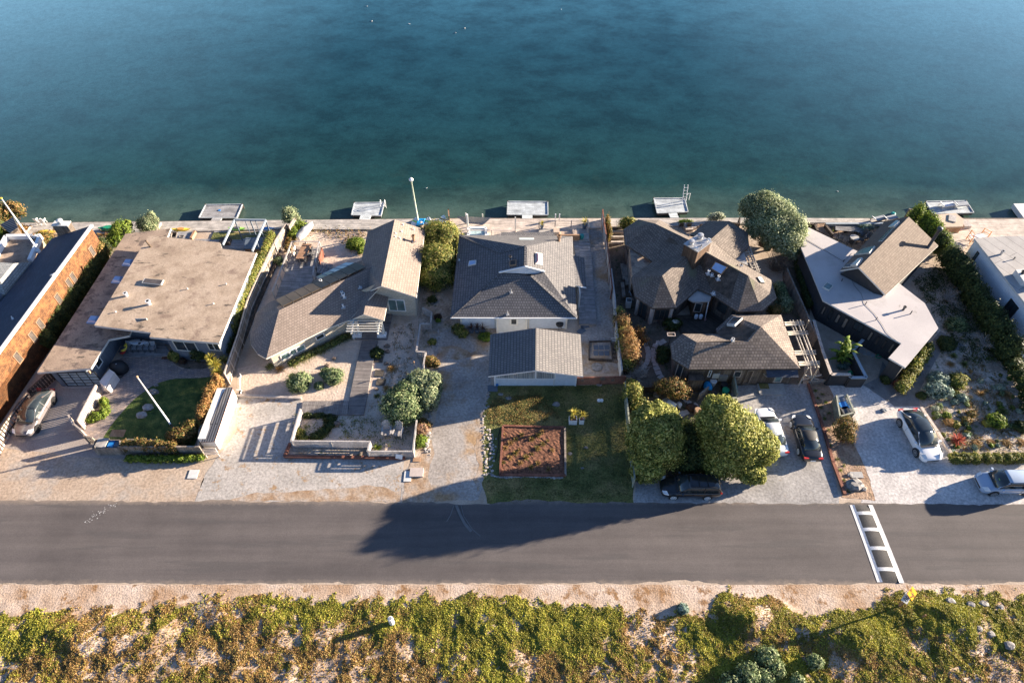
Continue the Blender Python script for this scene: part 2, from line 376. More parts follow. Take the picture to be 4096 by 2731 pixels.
MT['lf_yellow'] = leafmat('leaf_yellow_spike', [(.30, .24, .03), (.55, .46, .10), (.22, .26, .04)], .3, 2, .25)
MT['lf_tan'] = leafmat('leaf_tan_grass', [(.35, .2, .07), (.5, .32, .14), (.25, .17, .07)], .35, 2, .25)
MT['lf_grass'] = leafmat('leaf_tall_grass', [(.06, .1, .02), (.15, .19, .05), (.36, .32, .13)], .3, 2, .3)
MT['lf_purple'] = leafmat('leaf_dark_purple', [(.03, .015, .015), (.08, .04, .03), (.12, .08, .05)], .2, 2, .3)
MT['twig'] = mk('twig', [(.10, .07, .05), (.26, .19, .13)], 8, .95, 'obj', bm=0)
MT['twig_pale'] = mk('twig_pale', [(.3, .27, .25), (.45, .4, .36)], 8, .95, 'obj', bm=0)
# roofs
MT['sh_brown'] = brick('shingle_brown', (.235, .185, .155), (.295, .235, .20), (.13, .105, .09), .26, .25, .02, tint=((.19, .15, .125), .5, .58), var=.12, bm=.3)  # the shingles' own brown, used on every slope of the beach house
MT['sh_dark'] = brick('shingle_charcoal', (.13, .125, .13), (.19, .18, .18), (.06, .058, .062), .24, .27, .03, var=.08, bm=.3)
MT['sh_k'] = brick('shingle_gable', (.14, .105, .085), (.185, .145, .118), (.08, .062, .052), .26, .25, .02, var=.12, bm=.3)
MT['sh_garage'] = brick('shingle_charcoal_coarse', (.17, .16, .158), (.22, .205, .195), (.08, .076, .078), .26, .29, .035, var=.08, bm=.3)
MT['sh_wood'] = brick('shingle_weathered', (.135, .11, .095), (.21, .175, .15), (.075, .062, .054), .27, .25, .025, tint=((.15, .145, .09), .35, .6), var=.28, vs=.3, bm=.3)
MT['sh_cot'] = brick('shingle_cottage', (.17, .135, .115), (.29, .235, .195), (.085, .07, .06), .28, .28, .03, var=.22, vs=.4, bm=.3)
MT['sh_navy'] = brick('shingle_navy', (.05, .062, .092), (.065, .08, .115), (.035, .043, .065), .4, .2, .015, var=.15)
MT['sh_grey'] = brick('shingle_grey', (.3, .31, .3), (.42, .42, .4), (.15, .15, .15), .4, .22, .02, var=.2)
MT['shake'] = brick('shake_orange', (.10, .042, .015), (.23, .105, .04), (.05, .02, .009), .16, .2, .015, tint=((.26, .1, .035), 1.2, .5), var=.35, vs=1.8)
MT['shake_cream'] = brick('shake_cream', (.5, .45, .36), (.6, .54, .44), (.33, .3, .24), .3, .22, .012, var=.1)
MT['tar_roof'] = mk('roof_tan_cap', [(.33, .245, .175), (.42, .32, .235), (.47, .365, .275)], .7, .95, fine=9, amt=.22, bm=.3, patch=((.23, .16, .12), .55, .56, .12), dirt=((.07, .055, .045), (.5, 1.5, 1), 1.0, .59))
MT['tar_low'] = mk('roof_tan_low', [(.27, .20, .15), (.4, .3, .225)], .7, .95, fine=9, amt=.25, bm=.3, patch=((.16, .12, .1), 1.0, .52, .1), dirt=((.06, .05, .04), (.5, 1.2, 1), 1.3, .58))
MT['white_roof'] = mk('roof_white_coat', [(.46, .425, .42), (.54, .50, .485)], .3, .8, fine=12, amt=.07, bm=.08, patch=((.41, .38, .365), .35, .54, .15), dirt=((.3, .27, .25), (1, 1, 1), 1.2, .64))
MT['grey_roof'] = brick('roof_grey_membrane', (.36, .34, .33), (.42, .4, .38), (.16, .15, .15), 7, 1.1, .03, rot=62, var=.2, vs=.7, bm=.2)
MT['corr'] = brick('roof_corrugated', (.26, .24, .23), (.31, .29, .27), (.05, .05, .05), 9, .22, .05, rot=0, var=.15, bm=1)
# walls
MT['w_blue'] = brick('siding_slate_blue', (.15, .18, .22), (.16, .19, .235), (.09, .11, .14), .45, 9, .012, var=.12)
MT['w_lt'] = plain('paint_pale_grey', (.62, .62, .6), .6)
MT['w_grey'] = brick('siding_lap_grey', (.42, .43, .45), (.45, .46, .48), (.3, .31, .34), 9, .18, .012, var=.08)
MT['w_pale'] = plain('wall_pale_blue_grey', (.62, .68, .76), .7)
MT['w_shed'] = plain('wall_shed_cream', (.85, .8, .72), .6)
MT['w_char'] = brick('siding_charcoal', (.032, .034, .038), (.038, .04, .045), (.02, .02, .022), .3, 9, .012, var=.2)
MT['w_white'] = brick('siding_white', (.72, .74, .78), (.76, .78, .82), (.6, .62, .66), .5, .25, .008, var=.08)
MT['w_wood'] = brick('plank_weathered_wall', (.10, .075, .06), (.22, .18, .145), (.03, .025, .02), .24, 6, .012, var=.45, vs=1.5)
MT['w_brown'] = brick('plank_brown_wall', (.09, .055, .035), (.17, .1, .06), (.03, .02, .015), .22, 6, .012, var=.3, vs=1.5)
MT['concrete'] = mk('concrete', [(.34, .33, .32), (.44, .43, .41)], 1.2, .9, fine=10, amt=.15, bm=.15)
MT['conc_dark'] = mk('concrete_path', [(.17, .16, .155), (.25, .235, .22)], .9, .9, fine=12, amt=.18, bm=.15, dirt=((.1, .09, .08), (1, 1, 1), 1.3, .6))
MT['trim'] = plain('trim_cream', (.7, .67, .6), .6)
MT['white'] = plain('paint_white', (.82, .82, .82), .45)
MT['whitem'] = plain('metal_white', (.78, .79, .8), .35)
MT['black'] = plain('black_frame', (.02, .02, .022), .4)
MT['rubber'] = plain('rubber', (.018, .018, .018), .85)
MT['galv'] = plain('galvanised_metal', (.5, .5, .5), .4, .6)
MT['glass'] = plain('window_glass', (.035, .045, .05), .06, 0, .3, .8, spec=.9)
MT['glass_t'] = plain('window_glass_teal', (.16, .25, .25), .08, 0, .4, .6, spec=.8)
MT['curtain'] = brick('curtained_glass', (.52, .52, .5), (.3, .34, .36), (.1, .12, .15), .16, 5, .02, .15, var=.3)
MT['frost'] = mk('frosted_glass', [(.24, .3, .34), (.42, .48, .5)], 1.3, .25, 'obj', bm=0, amt=.05)
MT['blind'] = plain('blind_tan', (.26, .22, .18), .5)
MT['sky_l'] = plain('skylight_blue', (.34, .48, .72), .15, 0, .1, 1, spec=.9)
MT['sky_d'] = plain('skylight_dark', (.10, .085, .075), .08, 0, .3, 2, spec=.9)
MT['sky_p'] = plain('skylight_pink', (.55, .33, .34), .2, 0, .15, 1)
MT['sky_w'] = plain('skylight_pale', (.55, .66, .66), .15, 0, .15, 1)
MT['pv'] = brick('solar_cells', (.02, .02, .024), (.025, .025, .03), (.08, .08, .08), .9, .9, .01, .4, var=.2, bm=0)
MT['pvb'] = brick('solar_cells_brown_reflection', (.12, .085, .055), (.14, .10, .065), (.16, .13, .1), .9, .9, .01, .4, var=.3, bm=0)  # brown reflection painted into the cell colour of the first panels
# wood
MT['deck_s'] = planks('deck_silver', (.40, .37, .34), (.56, .51, .46), 0, .15)
MT['deck_d'] = planks('deck_grey', (.24, .235, .24), (.38, .37, .37), 0, .15)
MT['deck_dv'] = planks('deck_grey_cross', (.17, .15, .145), (.27, .24, .225), 0, .17, dark=(.06, .05, .05))
MT['deck_dw'] = planks('deck_grey_along', (.2, .175, .165), (.3, .27, .25), 90, .17)
MT['deck_t'] = planks('deck_tan', (.5, .42, .36), (.62, .53, .46), 0, .15, dark=(.22, .18, .15))
MT['deck_w'] = planks('dock_white', (.42, .46, .49), (.56, .6, .62), 0, .15)
MT['deck_k'] = planks('deck_dark', (.06, .05, .042), (.1, .085, .07), 45, .15)
MT['cedar'] = mk('cedar', [(.28, .15, .085), (.42, .25, .15)], 1.3, .85, 'obj', fine=8)
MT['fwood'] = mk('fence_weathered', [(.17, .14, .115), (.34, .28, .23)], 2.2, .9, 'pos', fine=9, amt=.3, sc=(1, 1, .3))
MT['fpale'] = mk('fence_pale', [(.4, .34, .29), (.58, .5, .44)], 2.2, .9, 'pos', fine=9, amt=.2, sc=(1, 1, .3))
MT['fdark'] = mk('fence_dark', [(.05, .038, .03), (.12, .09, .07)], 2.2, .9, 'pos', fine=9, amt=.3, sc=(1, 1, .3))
MT['fred'] = mk('timber_red', [(.16, .055, .035), (.27, .11, .07)], 1.5, .9, 'pos', fine=7, amt=.3)
MT['fgrey'] = mk('fence_grey', [(.36, .33, .31), (.5, .46, .43)], 2, .9, 'pos', fine=9, amt=.2, sc=(1, 1, .3))
MT['fgreen'] = mk('lattice_green', [(.25, .26, .2), (.36, .37, .29)], 2, .9, 'pos', fine=9, amt=.2)
MT['pole'] = mk('pergola_pole', [(.35, .31, .26), (.55, .5, .43)], 3, .9, 'pos', fine=7, amt=.2)
MT['navy'] = plain('frame_slate', (.12, .15, .19), .5)
MT['bluewash'] = plain('frame_slate_light', (.33, .38, .42), .55)
# objects
MT['stone'] = mk('stone_grey', [(.16, .15, .145), (.34, .32, .30)], 4, .9, 'pos', fine=12)
MT['stone_b'] = mk('stone_brown', [(.12, .09, .07), (.24, .18, .14)], 4, .9, 'pos', fine=12)
MT['stone_w'] = mk('stone_white', [(.28, .25, .23), (.5, .46, .43)], 4, .9, 'pos', fine=12)
MT['slate'] = plain('paver_slate', (.12, .145, .18), .7)
MT['slabc'] = plain('paver_pinkish', (.5, .42, .38), .85)
MT['cover'] = plain('cover_pinkish', (.72, .66, .63), .6)
MT['cover_k'] = plain('cover_black', (.02, .021, .025), .6)
MT['tan'] = plain('wicker_tan', (.36, .22, .13), .8)
MT['cush'] = plain('cushion_sand', (.55, .43, .33), .9)
MT['teal'] = plain('teal_plastic', (.02, .3, .28), .4)
MT['blue'] = plain('blue_plastic', (.02, .2, .55), .4)
MT['tarp'] = plain('blue_tarp', (.01, .27, .62), .5)
MT['green'] = plain('green_plastic', (.02, .3, .15), .35)
MT['lime'] = plain('lime_plastic', (.35, .7, .12), .35)
MT['yellow'] = plain('yellow_plastic', (.85, .6, .06), .35)
MT['red'] = plain('red_plastic', (.5, .03, .03), .35)
MT['orange'] = plain('orange_paint', (.75, .3, .07), .5)
MT['water_tub'] = plain('tub_water', (.45, .58, .6), .08, 0, .3, 4)
MT['darkgrey'] = plain('dark_grey', (.07, .07, .075), .6)
MT['sling'] = plain('sling_grey', (.3, .32, .35), .8)
MT['skin'] = plain('bag_white', (.75, .75, .78), .7)
# ---------------------------------------------------------------- ground materials
MT['sand'] = mk('sand', [(.40, .31, .235), (.52, .42, .33)], .8, .95, fine=7, amt=.14, bm=.5, bd=.03, det=7, patch=((.33, .26, .19), .35, .55, .15))
MT['sand_y'] = mk('sand_yard', [(.52, .405, .32), (.64, .52, .42)], .9, .95, fine=5, amt=.18, bm=.7, bd=.05, det=7, dirt=((.11, .11, .05), (1, 1, 1), 3.0, .68))
MT['earth'] = mk('earth', [(.10, .08, .06), (.18, .14, .105)], .9, .95, fine=6, amt=.3, bm=.6, bd=.05, dirt=((.05, .06, .025), (1, 1, 1), 1.3, .55))
MT['gravel_a'] = mk('gravel_tan', [(.40, .30, .22), (.47, .37, .285)], .5, .95, fine=4.6, amt=.3, bm=.35, bd=.03, patch=((.36, .33, .3), .3, .5, .2), dirt=((.30, .2, .12), (1, 1, 1), 1.1, .62))
MT['gravel_b'] = mk('gravel_grey', [(.36, .33, .30), (.46, .42, .385)], .6, .95, fine=4.6, amt=.3, bm=.35, bd=.03, dirt=((.33, .21, .11), (1, 1, 1), .9, .56), det=6)
MT['gravel_c'] = mk('gravel_drive', [(.30, .265, .235), (.43, .39, .355)], .45, .95, fine=4.6, amt=.3, bm=.35, bd=.03, patch=((.36, .235, .13), .22, .5, .12))
MT['gravel_d'] = mk('gravel_dark_grey', [(.27, .255, .245), (.38, .36, .345)], .5, .95, fine=4.6, amt=.3, bm=.35, bd=.03, patch=((.31, .22, .15), .3, .6, .1))
MT['gravel_e'] = mk('gravel_shell', [(.46, .43, .41), (.6, .56, .53)], .7, .95, fine=4.6, amt=.3, bm=.35, bd=.03)
MT['conc_l'] = mk('driveway_aggregate', [(.30, .255, .23), (.38, .33, .295)], .6, .95, fine=8, amt=.2, bm=.4)
MT['verge'] = mk('dirt_verge', [(.30, .19, .11), (.38, .28, .2), (.42, .36, .31)], .9, .95, fine=5, amt=.3, bm=.4, det=8, dirt=((.16, .14, .05), (1, 1, 1), 1.3, .6))
MT['paver'] = brick('paver_block', (.26, .215, .21), (.42, .33, .28), (.13, .11, .1), .34, .24, .014, rot=14, var=.2, vs=2, tint=((.22, .2, .22), 1.5, .55), bm=.3)
MT['lawn_a'] = mk('lawn_dense', [(.035, .065, .012), (.07, .11, .022), (.15, .17, .04)], 1.2, .95, fine=9, amt=.45, bm=1, bd=.06)
MT['lawn_b'] = mk('lawn_dry', [(.08, .10, .025), (.16, .155, .045), (.28, .21, .085)], .35, .95, lo=.32, hi=.68, fine=7, amt=.45, bm=1, bd=.06, det=7, patch=((.12, .11, .035), 1.2, .55, .12), dirt=((.35, .28, .22), (1, 1, 1), .75, .69))
MT['mulch'] = mk('mulch_red', [(.08, .032, .018), (.25, .11, .062)], 5, .95, fine=9, amt=.4, bm=.7, bd=.03)
MT['soil'] = mk('soil_brown', [(.26, .16, .10), (.42, .29, .2)], 1, .95, fine=5, amt=.35, bm=.9, bd=.06, dirt=((.12, .13, .05), (1, 1, 1), 1.6, .58))
MT['garden'] = mk('garden_soil', [(.26, .2, .15), (.4, .33, .26), (.52, .46, .4)], .6, .95, fine=5, amt=.35, bm=.9, bd=.06, dirt=((.08, .1, .035), (1, 1, 1), 1.1, .56))
def road_mat():
    m, nt, b = newmat('asphalt'); pos = coord(nt, 'pos'); sp = nd(nt, 'ShaderNodeSeparateXYZ'); nt.links.new(pos, sp.inputs[0])
    c = ramp(nt, noise(nt, coord(nt, 'pos', 0, (.06, 1.1, 1)), .9, 6), [(.096, .083, .080), (.126, .109, .103)], .35, .65)
    c = mixc(nt, 1.0, c, ramp(nt, noise(nt, pos, .22, 7, .65), [(.86,)*3, (1.13,)*3], .35, .65), 'MULTIPLY')
    c = mixc(nt, ramp(nt, noise(nt, coord(nt, 'pos', 0, (.3, 3.5, 1)), .35, 4), [(0,)*3, (.55,)*3], .56, .62), c, (.085, .077, .075))
    ab = nd(nt, 'ShaderNodeMath', operation='SUBTRACT'); nt.links.new(sp.outputs[1], ab.inputs[0]); ab.inputs[1].default_value = 21.96; a2 = nd(nt, 'ShaderNodeMath', operation='ABSOLUTE'); nt.links.new(ab.outputs[0], a2.inputs[0])
    n2 = nd(nt, 'ShaderNodeMath', operation='MULTIPLY_ADD'); nt.links.new(noise(nt, pos, 1.6, 7, .7), n2.inputs[0]); n2.inputs[1].default_value = .9; nt.links.new(a2.outputs[0], n2.inputs[2])
    c = mixc(nt, ramp(nt, n2.outputs[0], [(0,)*3, (.45,)*3], 3.45/4, 3.75/4) if False else nd_range(nt, n2.outputs[0], 3.42, 3.85), c, (.27, .215, .17))
    c = mixc(nt, ramp(nt, noise(nt, pos, 6, 2, .8), [(0,)*3, (.8,)*3], .76, .8), c, (.24, .22, .2))
    c = grit(nt, pos, c, 13, .13); nt.links.new(c, b.inputs['Base Color']); b.inputs['Roughness'].default_value = .9; bump(nt, b, noise(nt, pos, 14, 3), .25, .015); return m
def nd_range(nt, v, a, b_):
    r = nd(nt, 'ShaderNodeMapRange'); r.inputs[1].default_value = a; r.inputs[2].default_value = b_; r.inputs[4].default_value = .8; nt.links.new(v, r.inputs[0]); return r.outputs[0]
MT['road'] = road_mat()
MT['line'] = mk('road_paint', [(.62, .61, .6), (.8, .8, .79)], 3, .8, fine=9, amt=.12, bm=.2, dirt=((.3, .29, .28), (1, 1, 1), 4, .68))
def water_mat():
    m, nt, b = newmat('bay_water'); pos = coord(nt, 'pos'); sp = nd(nt, 'ShaderNodeSeparateXYZ'); nt.links.new(pos, sp.inputs[0])
    mr = nd(nt, 'ShaderNodeMapRange'); mr.inputs[1].default_value = 60; mr.inputs[2].default_value = 125; nt.links.new(sp.outputs[1], mr.inputs[0])
    w = noise(nt, pos, .06, 4, .6); ad = nd(nt, 'ShaderNodeMath', operation='MULTIPLY_ADD'); nt.links.new(w, ad.inputs[0]); ad.inputs[1].default_value = .08; nt.links.new(mr.outputs[0], ad.inputs[2])
    c = ramp(nt, ad.outputs[0], [(.075, .11, .085), (.042, .08, .068), (.012, .046, .045), (.010, .046, .058), (.012, .056, .082), (.034, .12, .18)], .03, .9)
    for q, p in zip([n for n in nt.nodes if n.type == 'VALTORGB'][-1].color_ramp.elements, (.035, .10, .16, .36, .66, 1.0)): q.position = p
    g = ramp(nt, noise(nt, coord(nt, 'pos', 8, (.8, 1.2, 1)), .24, 9, .68), [(.7,)*3, (1,)*3, (1.2,)*3], .38, .64); c = mixc(nt, 1.0, c, g, 'MULTIPLY')
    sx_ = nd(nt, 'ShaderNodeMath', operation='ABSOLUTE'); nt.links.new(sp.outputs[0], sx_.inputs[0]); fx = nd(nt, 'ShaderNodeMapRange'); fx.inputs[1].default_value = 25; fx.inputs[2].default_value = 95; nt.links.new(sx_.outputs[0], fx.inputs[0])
    fm = nd(nt, 'ShaderNodeMath', operation='MULTIPLY'); nt.links.new(fx.outputs[0], fm.inputs[0]); nt.links.new(mr.outputs[0], fm.inputs[1]); c = mixc(nt, fm.outputs[0], c, (.15, .32, .43))  # far sides paler: sky reflection painted into the water's base colour
    pt = ramp(nt, noise(nt, pos, .35, 7, .7), [(0,)*3, (1,)*3], .55, .66); fd = nd(nt, 'ShaderNodeMapRange'); fd.inputs[1].default_value = 73; fd.inputs[2].default_value = 60; nt.links.new(sp.outputs[1], fd.inputs[0])
    ml = nd(nt, 'ShaderNodeMath', operation='MULTIPLY'); nt.links.new(pt, ml.inputs[0]); nt.links.new(fd.outputs[0], ml.inputs[1])
    c = mixc(nt, ml.outputs[0], c, (.025, .055, .045)); c = grit(nt, pos, c, 1.3, .10); c = grit(nt, pos, c, 5, .16)
    nt.links.new(c, b.inputs['Base Color']); b.inputs['Roughness'].default_value = .22; b.inputs['IOR'].default_value = 1.33
    bump(nt, b, noise(nt, coord(nt, 'pos', 20, (1, 1.6, 1)), 3.5, 6, .65), .12, .03); return m
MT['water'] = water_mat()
# ---------------------------------------------------------------- world and sun
SUN_EL, SUN_AZ = math.radians(13), math.radians(17.5)      # azimuth measured from +X towards +Y
w = bpy.data.worlds.new('World'); S.world = w; w.use_nodes = True; nt = w.node_tree
sk = nt.nodes.new('ShaderNodeTexSky'); sk.sky_type = 'NISHITA'; sk.sun_disc = False; sk.sun_elevation = SUN_EL; sk.sun_rotation = math.pi/2-SUN_AZ
sk.air_density = 1.0; sk.dust_density = .6; sk.ozone_density = 1.5; sk.altitude = 50
tn = mixc(nt, 1.0, sk.outputs[0], (.92, 1.1, 1.48), 'MULTIPLY'); nt.links.new(tn, nt.nodes['Background'].inputs[0]); nt.nodes['Background'].inputs[1].default_value = .15
sl = bpy.data.lights.new('sun', 'SUN'); sl.energy = 21; sl.angle = math.radians(.55); sl.color = (1, .85, .67); so = bpy.data.objects.new('sun', sl); COL.objects.link(so)
so.rotation_euler = Vector((math.cos(SUN_AZ)*math.cos(SUN_EL), math.sin(SUN_AZ)*math.cos(SUN_EL), math.sin(SUN_EL))).to_track_quat('Z', 'Y').to_euler(); so.location = (60, 20, 30)
S.view_settings.view_transform = 'Standard'; S.view_settings.look = 'None'; S.view_settings.exposure = 0
S.cycles.max_bounces = 6; S.cycles.diffuse_bounces = 3; S.cycles.glossy_bounces = 3; S.cycles.transmission_bounces = 4
# ---------------------------------------------------------------- the setting
SHY = 59.9
def shore_y(x): return 60.0 - .0000 - (max(0, -x-5)/48)*.75
gp = [(-2500, -2500), (2500, -2500), (2500, SHY), (60, SHY), (-5, SHY)]+[(-20, shore_y(-20)-.1), (-53, shore_y(-53)-.1), (-90, 58.5), (-2500, 58.5)]
struct('ground', MB().add([(x, y, 0) for x, y in gp], [tuple(range(len(gp)))]), MT['sand'])
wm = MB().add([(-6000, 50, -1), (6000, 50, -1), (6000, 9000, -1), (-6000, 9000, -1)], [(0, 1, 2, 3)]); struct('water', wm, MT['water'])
bk = MB(); sx = [-120, -90, -53, -20, -5, 60, 120]
for a, b in zip(sx, sx[1:]): bk.bar((a, shore_y(a)+.02, -.65), (b, shore_y(b)+.02, -.65), .1, 1.3)
struct('seawall', bk, MT['fwood'])
# shore boardwalk
bw = MB()
def strip(mb, pts, z0, z1): return mb.prism([(p.x, p.y) for p in pts], z0, z1)
struct('boardwalk', strip(MB(), [V('S', -300, 896, .12), V('S', 400, 890, .12), V('S', 1228, 879, .12), V('S', 1228, 912, .12), V('S', 400, 935, .12), V('S', -300, 950, .12)], -.1, .12), MT['deck_s'])
struct('boardwalk', strip(MB(), [V('E', 598, 340, .16), V('E', 1960, 328, .16), V('G', 470, 303, .16), V('G', 470, 370, .16), V('E', 1600, 440, .16), V('E', 568, 436, .16)], -.1, .16), MT['deck_s'])
struct('boardwalk', strip(MB(), [V('G', 474, 303, .2), V('G', 1945, 299, .2), V('G', 1940, 390, .2), V('G', 1822, 392, .2), V('G', 1822, 520, .2), V('G', 474, 520, .2)], -.1, .2), MT['deck_t'])
struct('boardwalk', strip(MB(), [V('G', 1948, 299, .13), V('I', 1100, 414, .13), V('I', 2050, 416, .13), V('K', 1070, 280, .13), V('K', 1070, 316, .13), V('K', 150, 314, .13), V('I', 1380, 470, .13), V('I', 60, 512, .13)], -.1, .13), MT['deck_s'])
struct('boardwalk', strip(MB(), [V('K', 1075, 282, .17), V('K', 1300, 283, .17), V('K', 2600, 283, .17), V('K', 2600, 480, .17), V('K', 1960, 452, .17), V('K', 1660, 470, .17), V('K', 1540, 600, .17), V('K', 1300, 420, .17)], -.1, .17), MT['deck_t'])
# road, ragged edges
re = MB(); xs = [-1500]+[-60+i*.45 for i in range(267)]+[1500]; tp = []; bt = []
rj = (np.convolve(RS.normal(size=300), np.ones(9)/9, 'same')*.22+RS.normal(size=300)*.04).tolist()
for i_, x in enumerate(xs):
    j = abs(x) < 60; tp.append((x, 25.2-.0032*max(-60, min(60, x))*1.0+(rj[i_] if j else 0), .012)); bt.append((x, 18.72-.001*x*j+(rj[-i_] if j else 0), .012))
n = len(xs); mid = [(x, 21.96, .06) for x in xs]
re.add(bt+mid+tp, [(i, i+1, i+1+n, i+n) for i in range(n-1)]+[(i+n, i+1+n, i+1+2*n, i+2*n) for i in range(n-1)])
struct('road', re, MT['road'], smooth=True)
def area(name, k, pts, m, z, jit=.05, sm=0, step=.5):
    p = [V(*(q if isinstance(q[0], str) else (k, *q))) for q in pts]; p = smoothpoly(p, sm) if sm else p
    return struct(name, sheet(p, z, jit, step), MT[m])
area('driveway', 'B', [(-500, 1330), (60, 1350), (170, 1120), (420, 700), (560, 640), (1010, 770), (890, 1180), (920, 1300), (1010, 1400), (1830, 1560), ('S', 700, 1860), ('S', 690, 1890), ('S', 380, 1850), ('S', -300, 1960)], 'conc_l', .004, .08)
area('gravel_verge', 'S', [(-600, 1780), (0, 1790), (380, 1830), (820, 1850), (815, 1920), (775, 2008), (-600, 2006)], 'gravel_a', .008)
area('paved_patio', 'D', [(230, 1165), (128, 1015), (250, 780), (400, 720), (500, 600), (480, 400), (640, 335), (1160, 330), (1160, 400), (1230, 450), (1520, 455), (1700, 560), (1200, 700), (450, 1200)], 'paver', .006, 0)
area('lawn', 'D', [(425, 1175), (520, 1030), (650, 880), (740, 780), (860, 690), (980, 610), (1150, 560), (1290, 556), (1450, 553), (1580, 535), (1680, 620), (1480, 1000), (1380, 1260), (1380, 1262), (640, 1240), (640, 1242), (430, 1200)], 'lawn_a', .012, .04, 1)
area('planting_bed', 'D', [(1120, 330), (1160, 400), (1250, 450), (1400, 462), (1540, 450), (1560, 300), (1150, 270)], 'earth', .010, 0, 1)
area('planting_bed', 'D', [(395, 765), (470, 790), (490, 860), (450, 940), (380, 990), (265, 1010), (330, 870)], 'earth', .010, 0, 1)
area('sand_yard', 'E', [(560, 440), (1240, 440), (1240, 900), (700, 1300), (0, 1560), (-20, 1400), (230, 850)], 'sand_y', .005)
area('sand_yard', 'F', [(0, 500), (1040, 250), (1620, 60), (1600, 350), (1670, 560), (1600, 970), (1575, 1240), (1190, 1240), (1180, 1150), (500, 1150), (560, 930), (560, 790), (0, 745)], 'sand_y', .005)
area('gravel_parking', 'F', [(-20, 745), (200, 748), (570, 772), (560, 850), (470, 1150), (420, 1300), (1495, 1325), (1475, 1460), ('S', 1600, 2002), ('S', 780, 2006), ('S', 820, 1900), ('S', 950, 1720)], 'gravel_b', .008, .07)
area('dirt_verge', 'H', [(40, 1010), (165, 985), (190, 1100), (130, 1300), (170, 1420), (120, 1530), (-90, 1540), (-60, 1300), (-10, 1160)], 'verge', .0115, .12)
area('dirt_verge', 'H', [(560, 800), (606, 780), (612, 1320), (560, 1440), (520, 1330), (575, 1200), (530, 1060), (580, 930)], 'verge', .0115, .12)
area('dirt_verge', 'H', [(215, 300), (430, 290), (640, 245), (655, 205), (560, 215), (500, 240), (380, 180), (220, 190)], 'verge', .0115, .12)
area('dirt_verge', 'S', [(1000, 1975), (1250, 1960), (1480, 1940), (1600, 1965), (1600, 2004), (900, 2004)], 'verge', .0115, .12)
area('planting_strip', 'F', [(490, 1160), (1185, 1160), (1175, 1245), (1570, 1245), (1500, 1315), (430, 1300)], 'garden', .010)
area('gravel_drive', 'H', [(130, 60), (420, 20), (680, 60), (680, 480), (650, 560), (600, 760), (600, 1310), (640, 1340), (560, 1500), ('S', 1600, 2008), ('S', 1610, 1900), (20, 1150), (150, 960), (230, 700), (250, 480), (210, 330)], 'gravel_c', .007, .09)
area('side_yard', 'H', [(50, -60), (60, 240), (120, 230), (180, 420), (230, 400), (230, 300), (220, 60), (420, 20), (700, 60), ('G', 250, 900)], 'garden', .005)
area('lawn', 'H', [(690, 515), (1410, 515), (1820, 500), (1870, 900), (1905, 1545), ('S', 2000, 2016), (640, 1530), (590, 1330), (600, 800), (660, 560)], 'lawn_b', .010, .09)
area('gravel_yard', 'H', [(1440, 60), (1470, 420), (1810, 420), (1750, 0), ('G', 1940, 400), ('G', 1825, 400), ('G', 1890, 1320)], 'gravel_c', .005)
area('garden_soil', 'I', [(60, 500), (240, 520), (300, 1200), (600, 1350), (1500, 1350), (1760, 1350), (1760, 900), (1500, 500), (2050, 600), (2050, 1100), (2000, 1568), ('J', 1400, 640), ('J', 600, 1290), ('J', 180, 1330), ('J', 100, 700)], 'earth', .005)
area('gravel_parking', 'J', [(880, 630), (1440, 620), (1500, 800), (1640, 1300), (1672, 1500), (1400, 1520), (150, 1510), (180, 1320), (800, 1290), (860, 900)], 'gravel_d', .008, .08)
area('soil_strip', 'L', [(270, 490), (440, 490), (490, 590), (520, 780), (640, 830), (660, 1000), (760, 1200), (840, 1470), (560, 1440), (480, 1120), (400, 860)], 'soil', .011, .07)
area('shell_driveway', 'L', [(440, 505), (740, 505), (1000, 680), (1190, 660), (1250, 720), (1460, 1090), (2500, 1140), (2500, 1530), (700, 1530), (800, 1300), (700, 1130), (660, 900), (560, 800), (480, 600)], 'gravel_e', .008, .07)
area('concrete_path', 'L', [(740, 500), (860, 440), (900, 300), (1000, 460), (1080, 560), (1290, 160), (1380, 50), (1600, 180), (1590, 215), (1400, 200), (1340, 300), (1200, 560), (1210, 680), (1000, 680)], 'conc_dark', .012, 0)
area('garden_soil', 'L', [(1210, 660), (1190, 560), (1340, 300), (1300, -200), (1700, -100), (2400, 500), (2400, 1080), (1470, 1080)], 'garden', .006, .07)
area('terrace', 'K', [(270, 330), (860, 320), (860, 400), (650, 560), (190, 360)], 'soil', .09, 0)
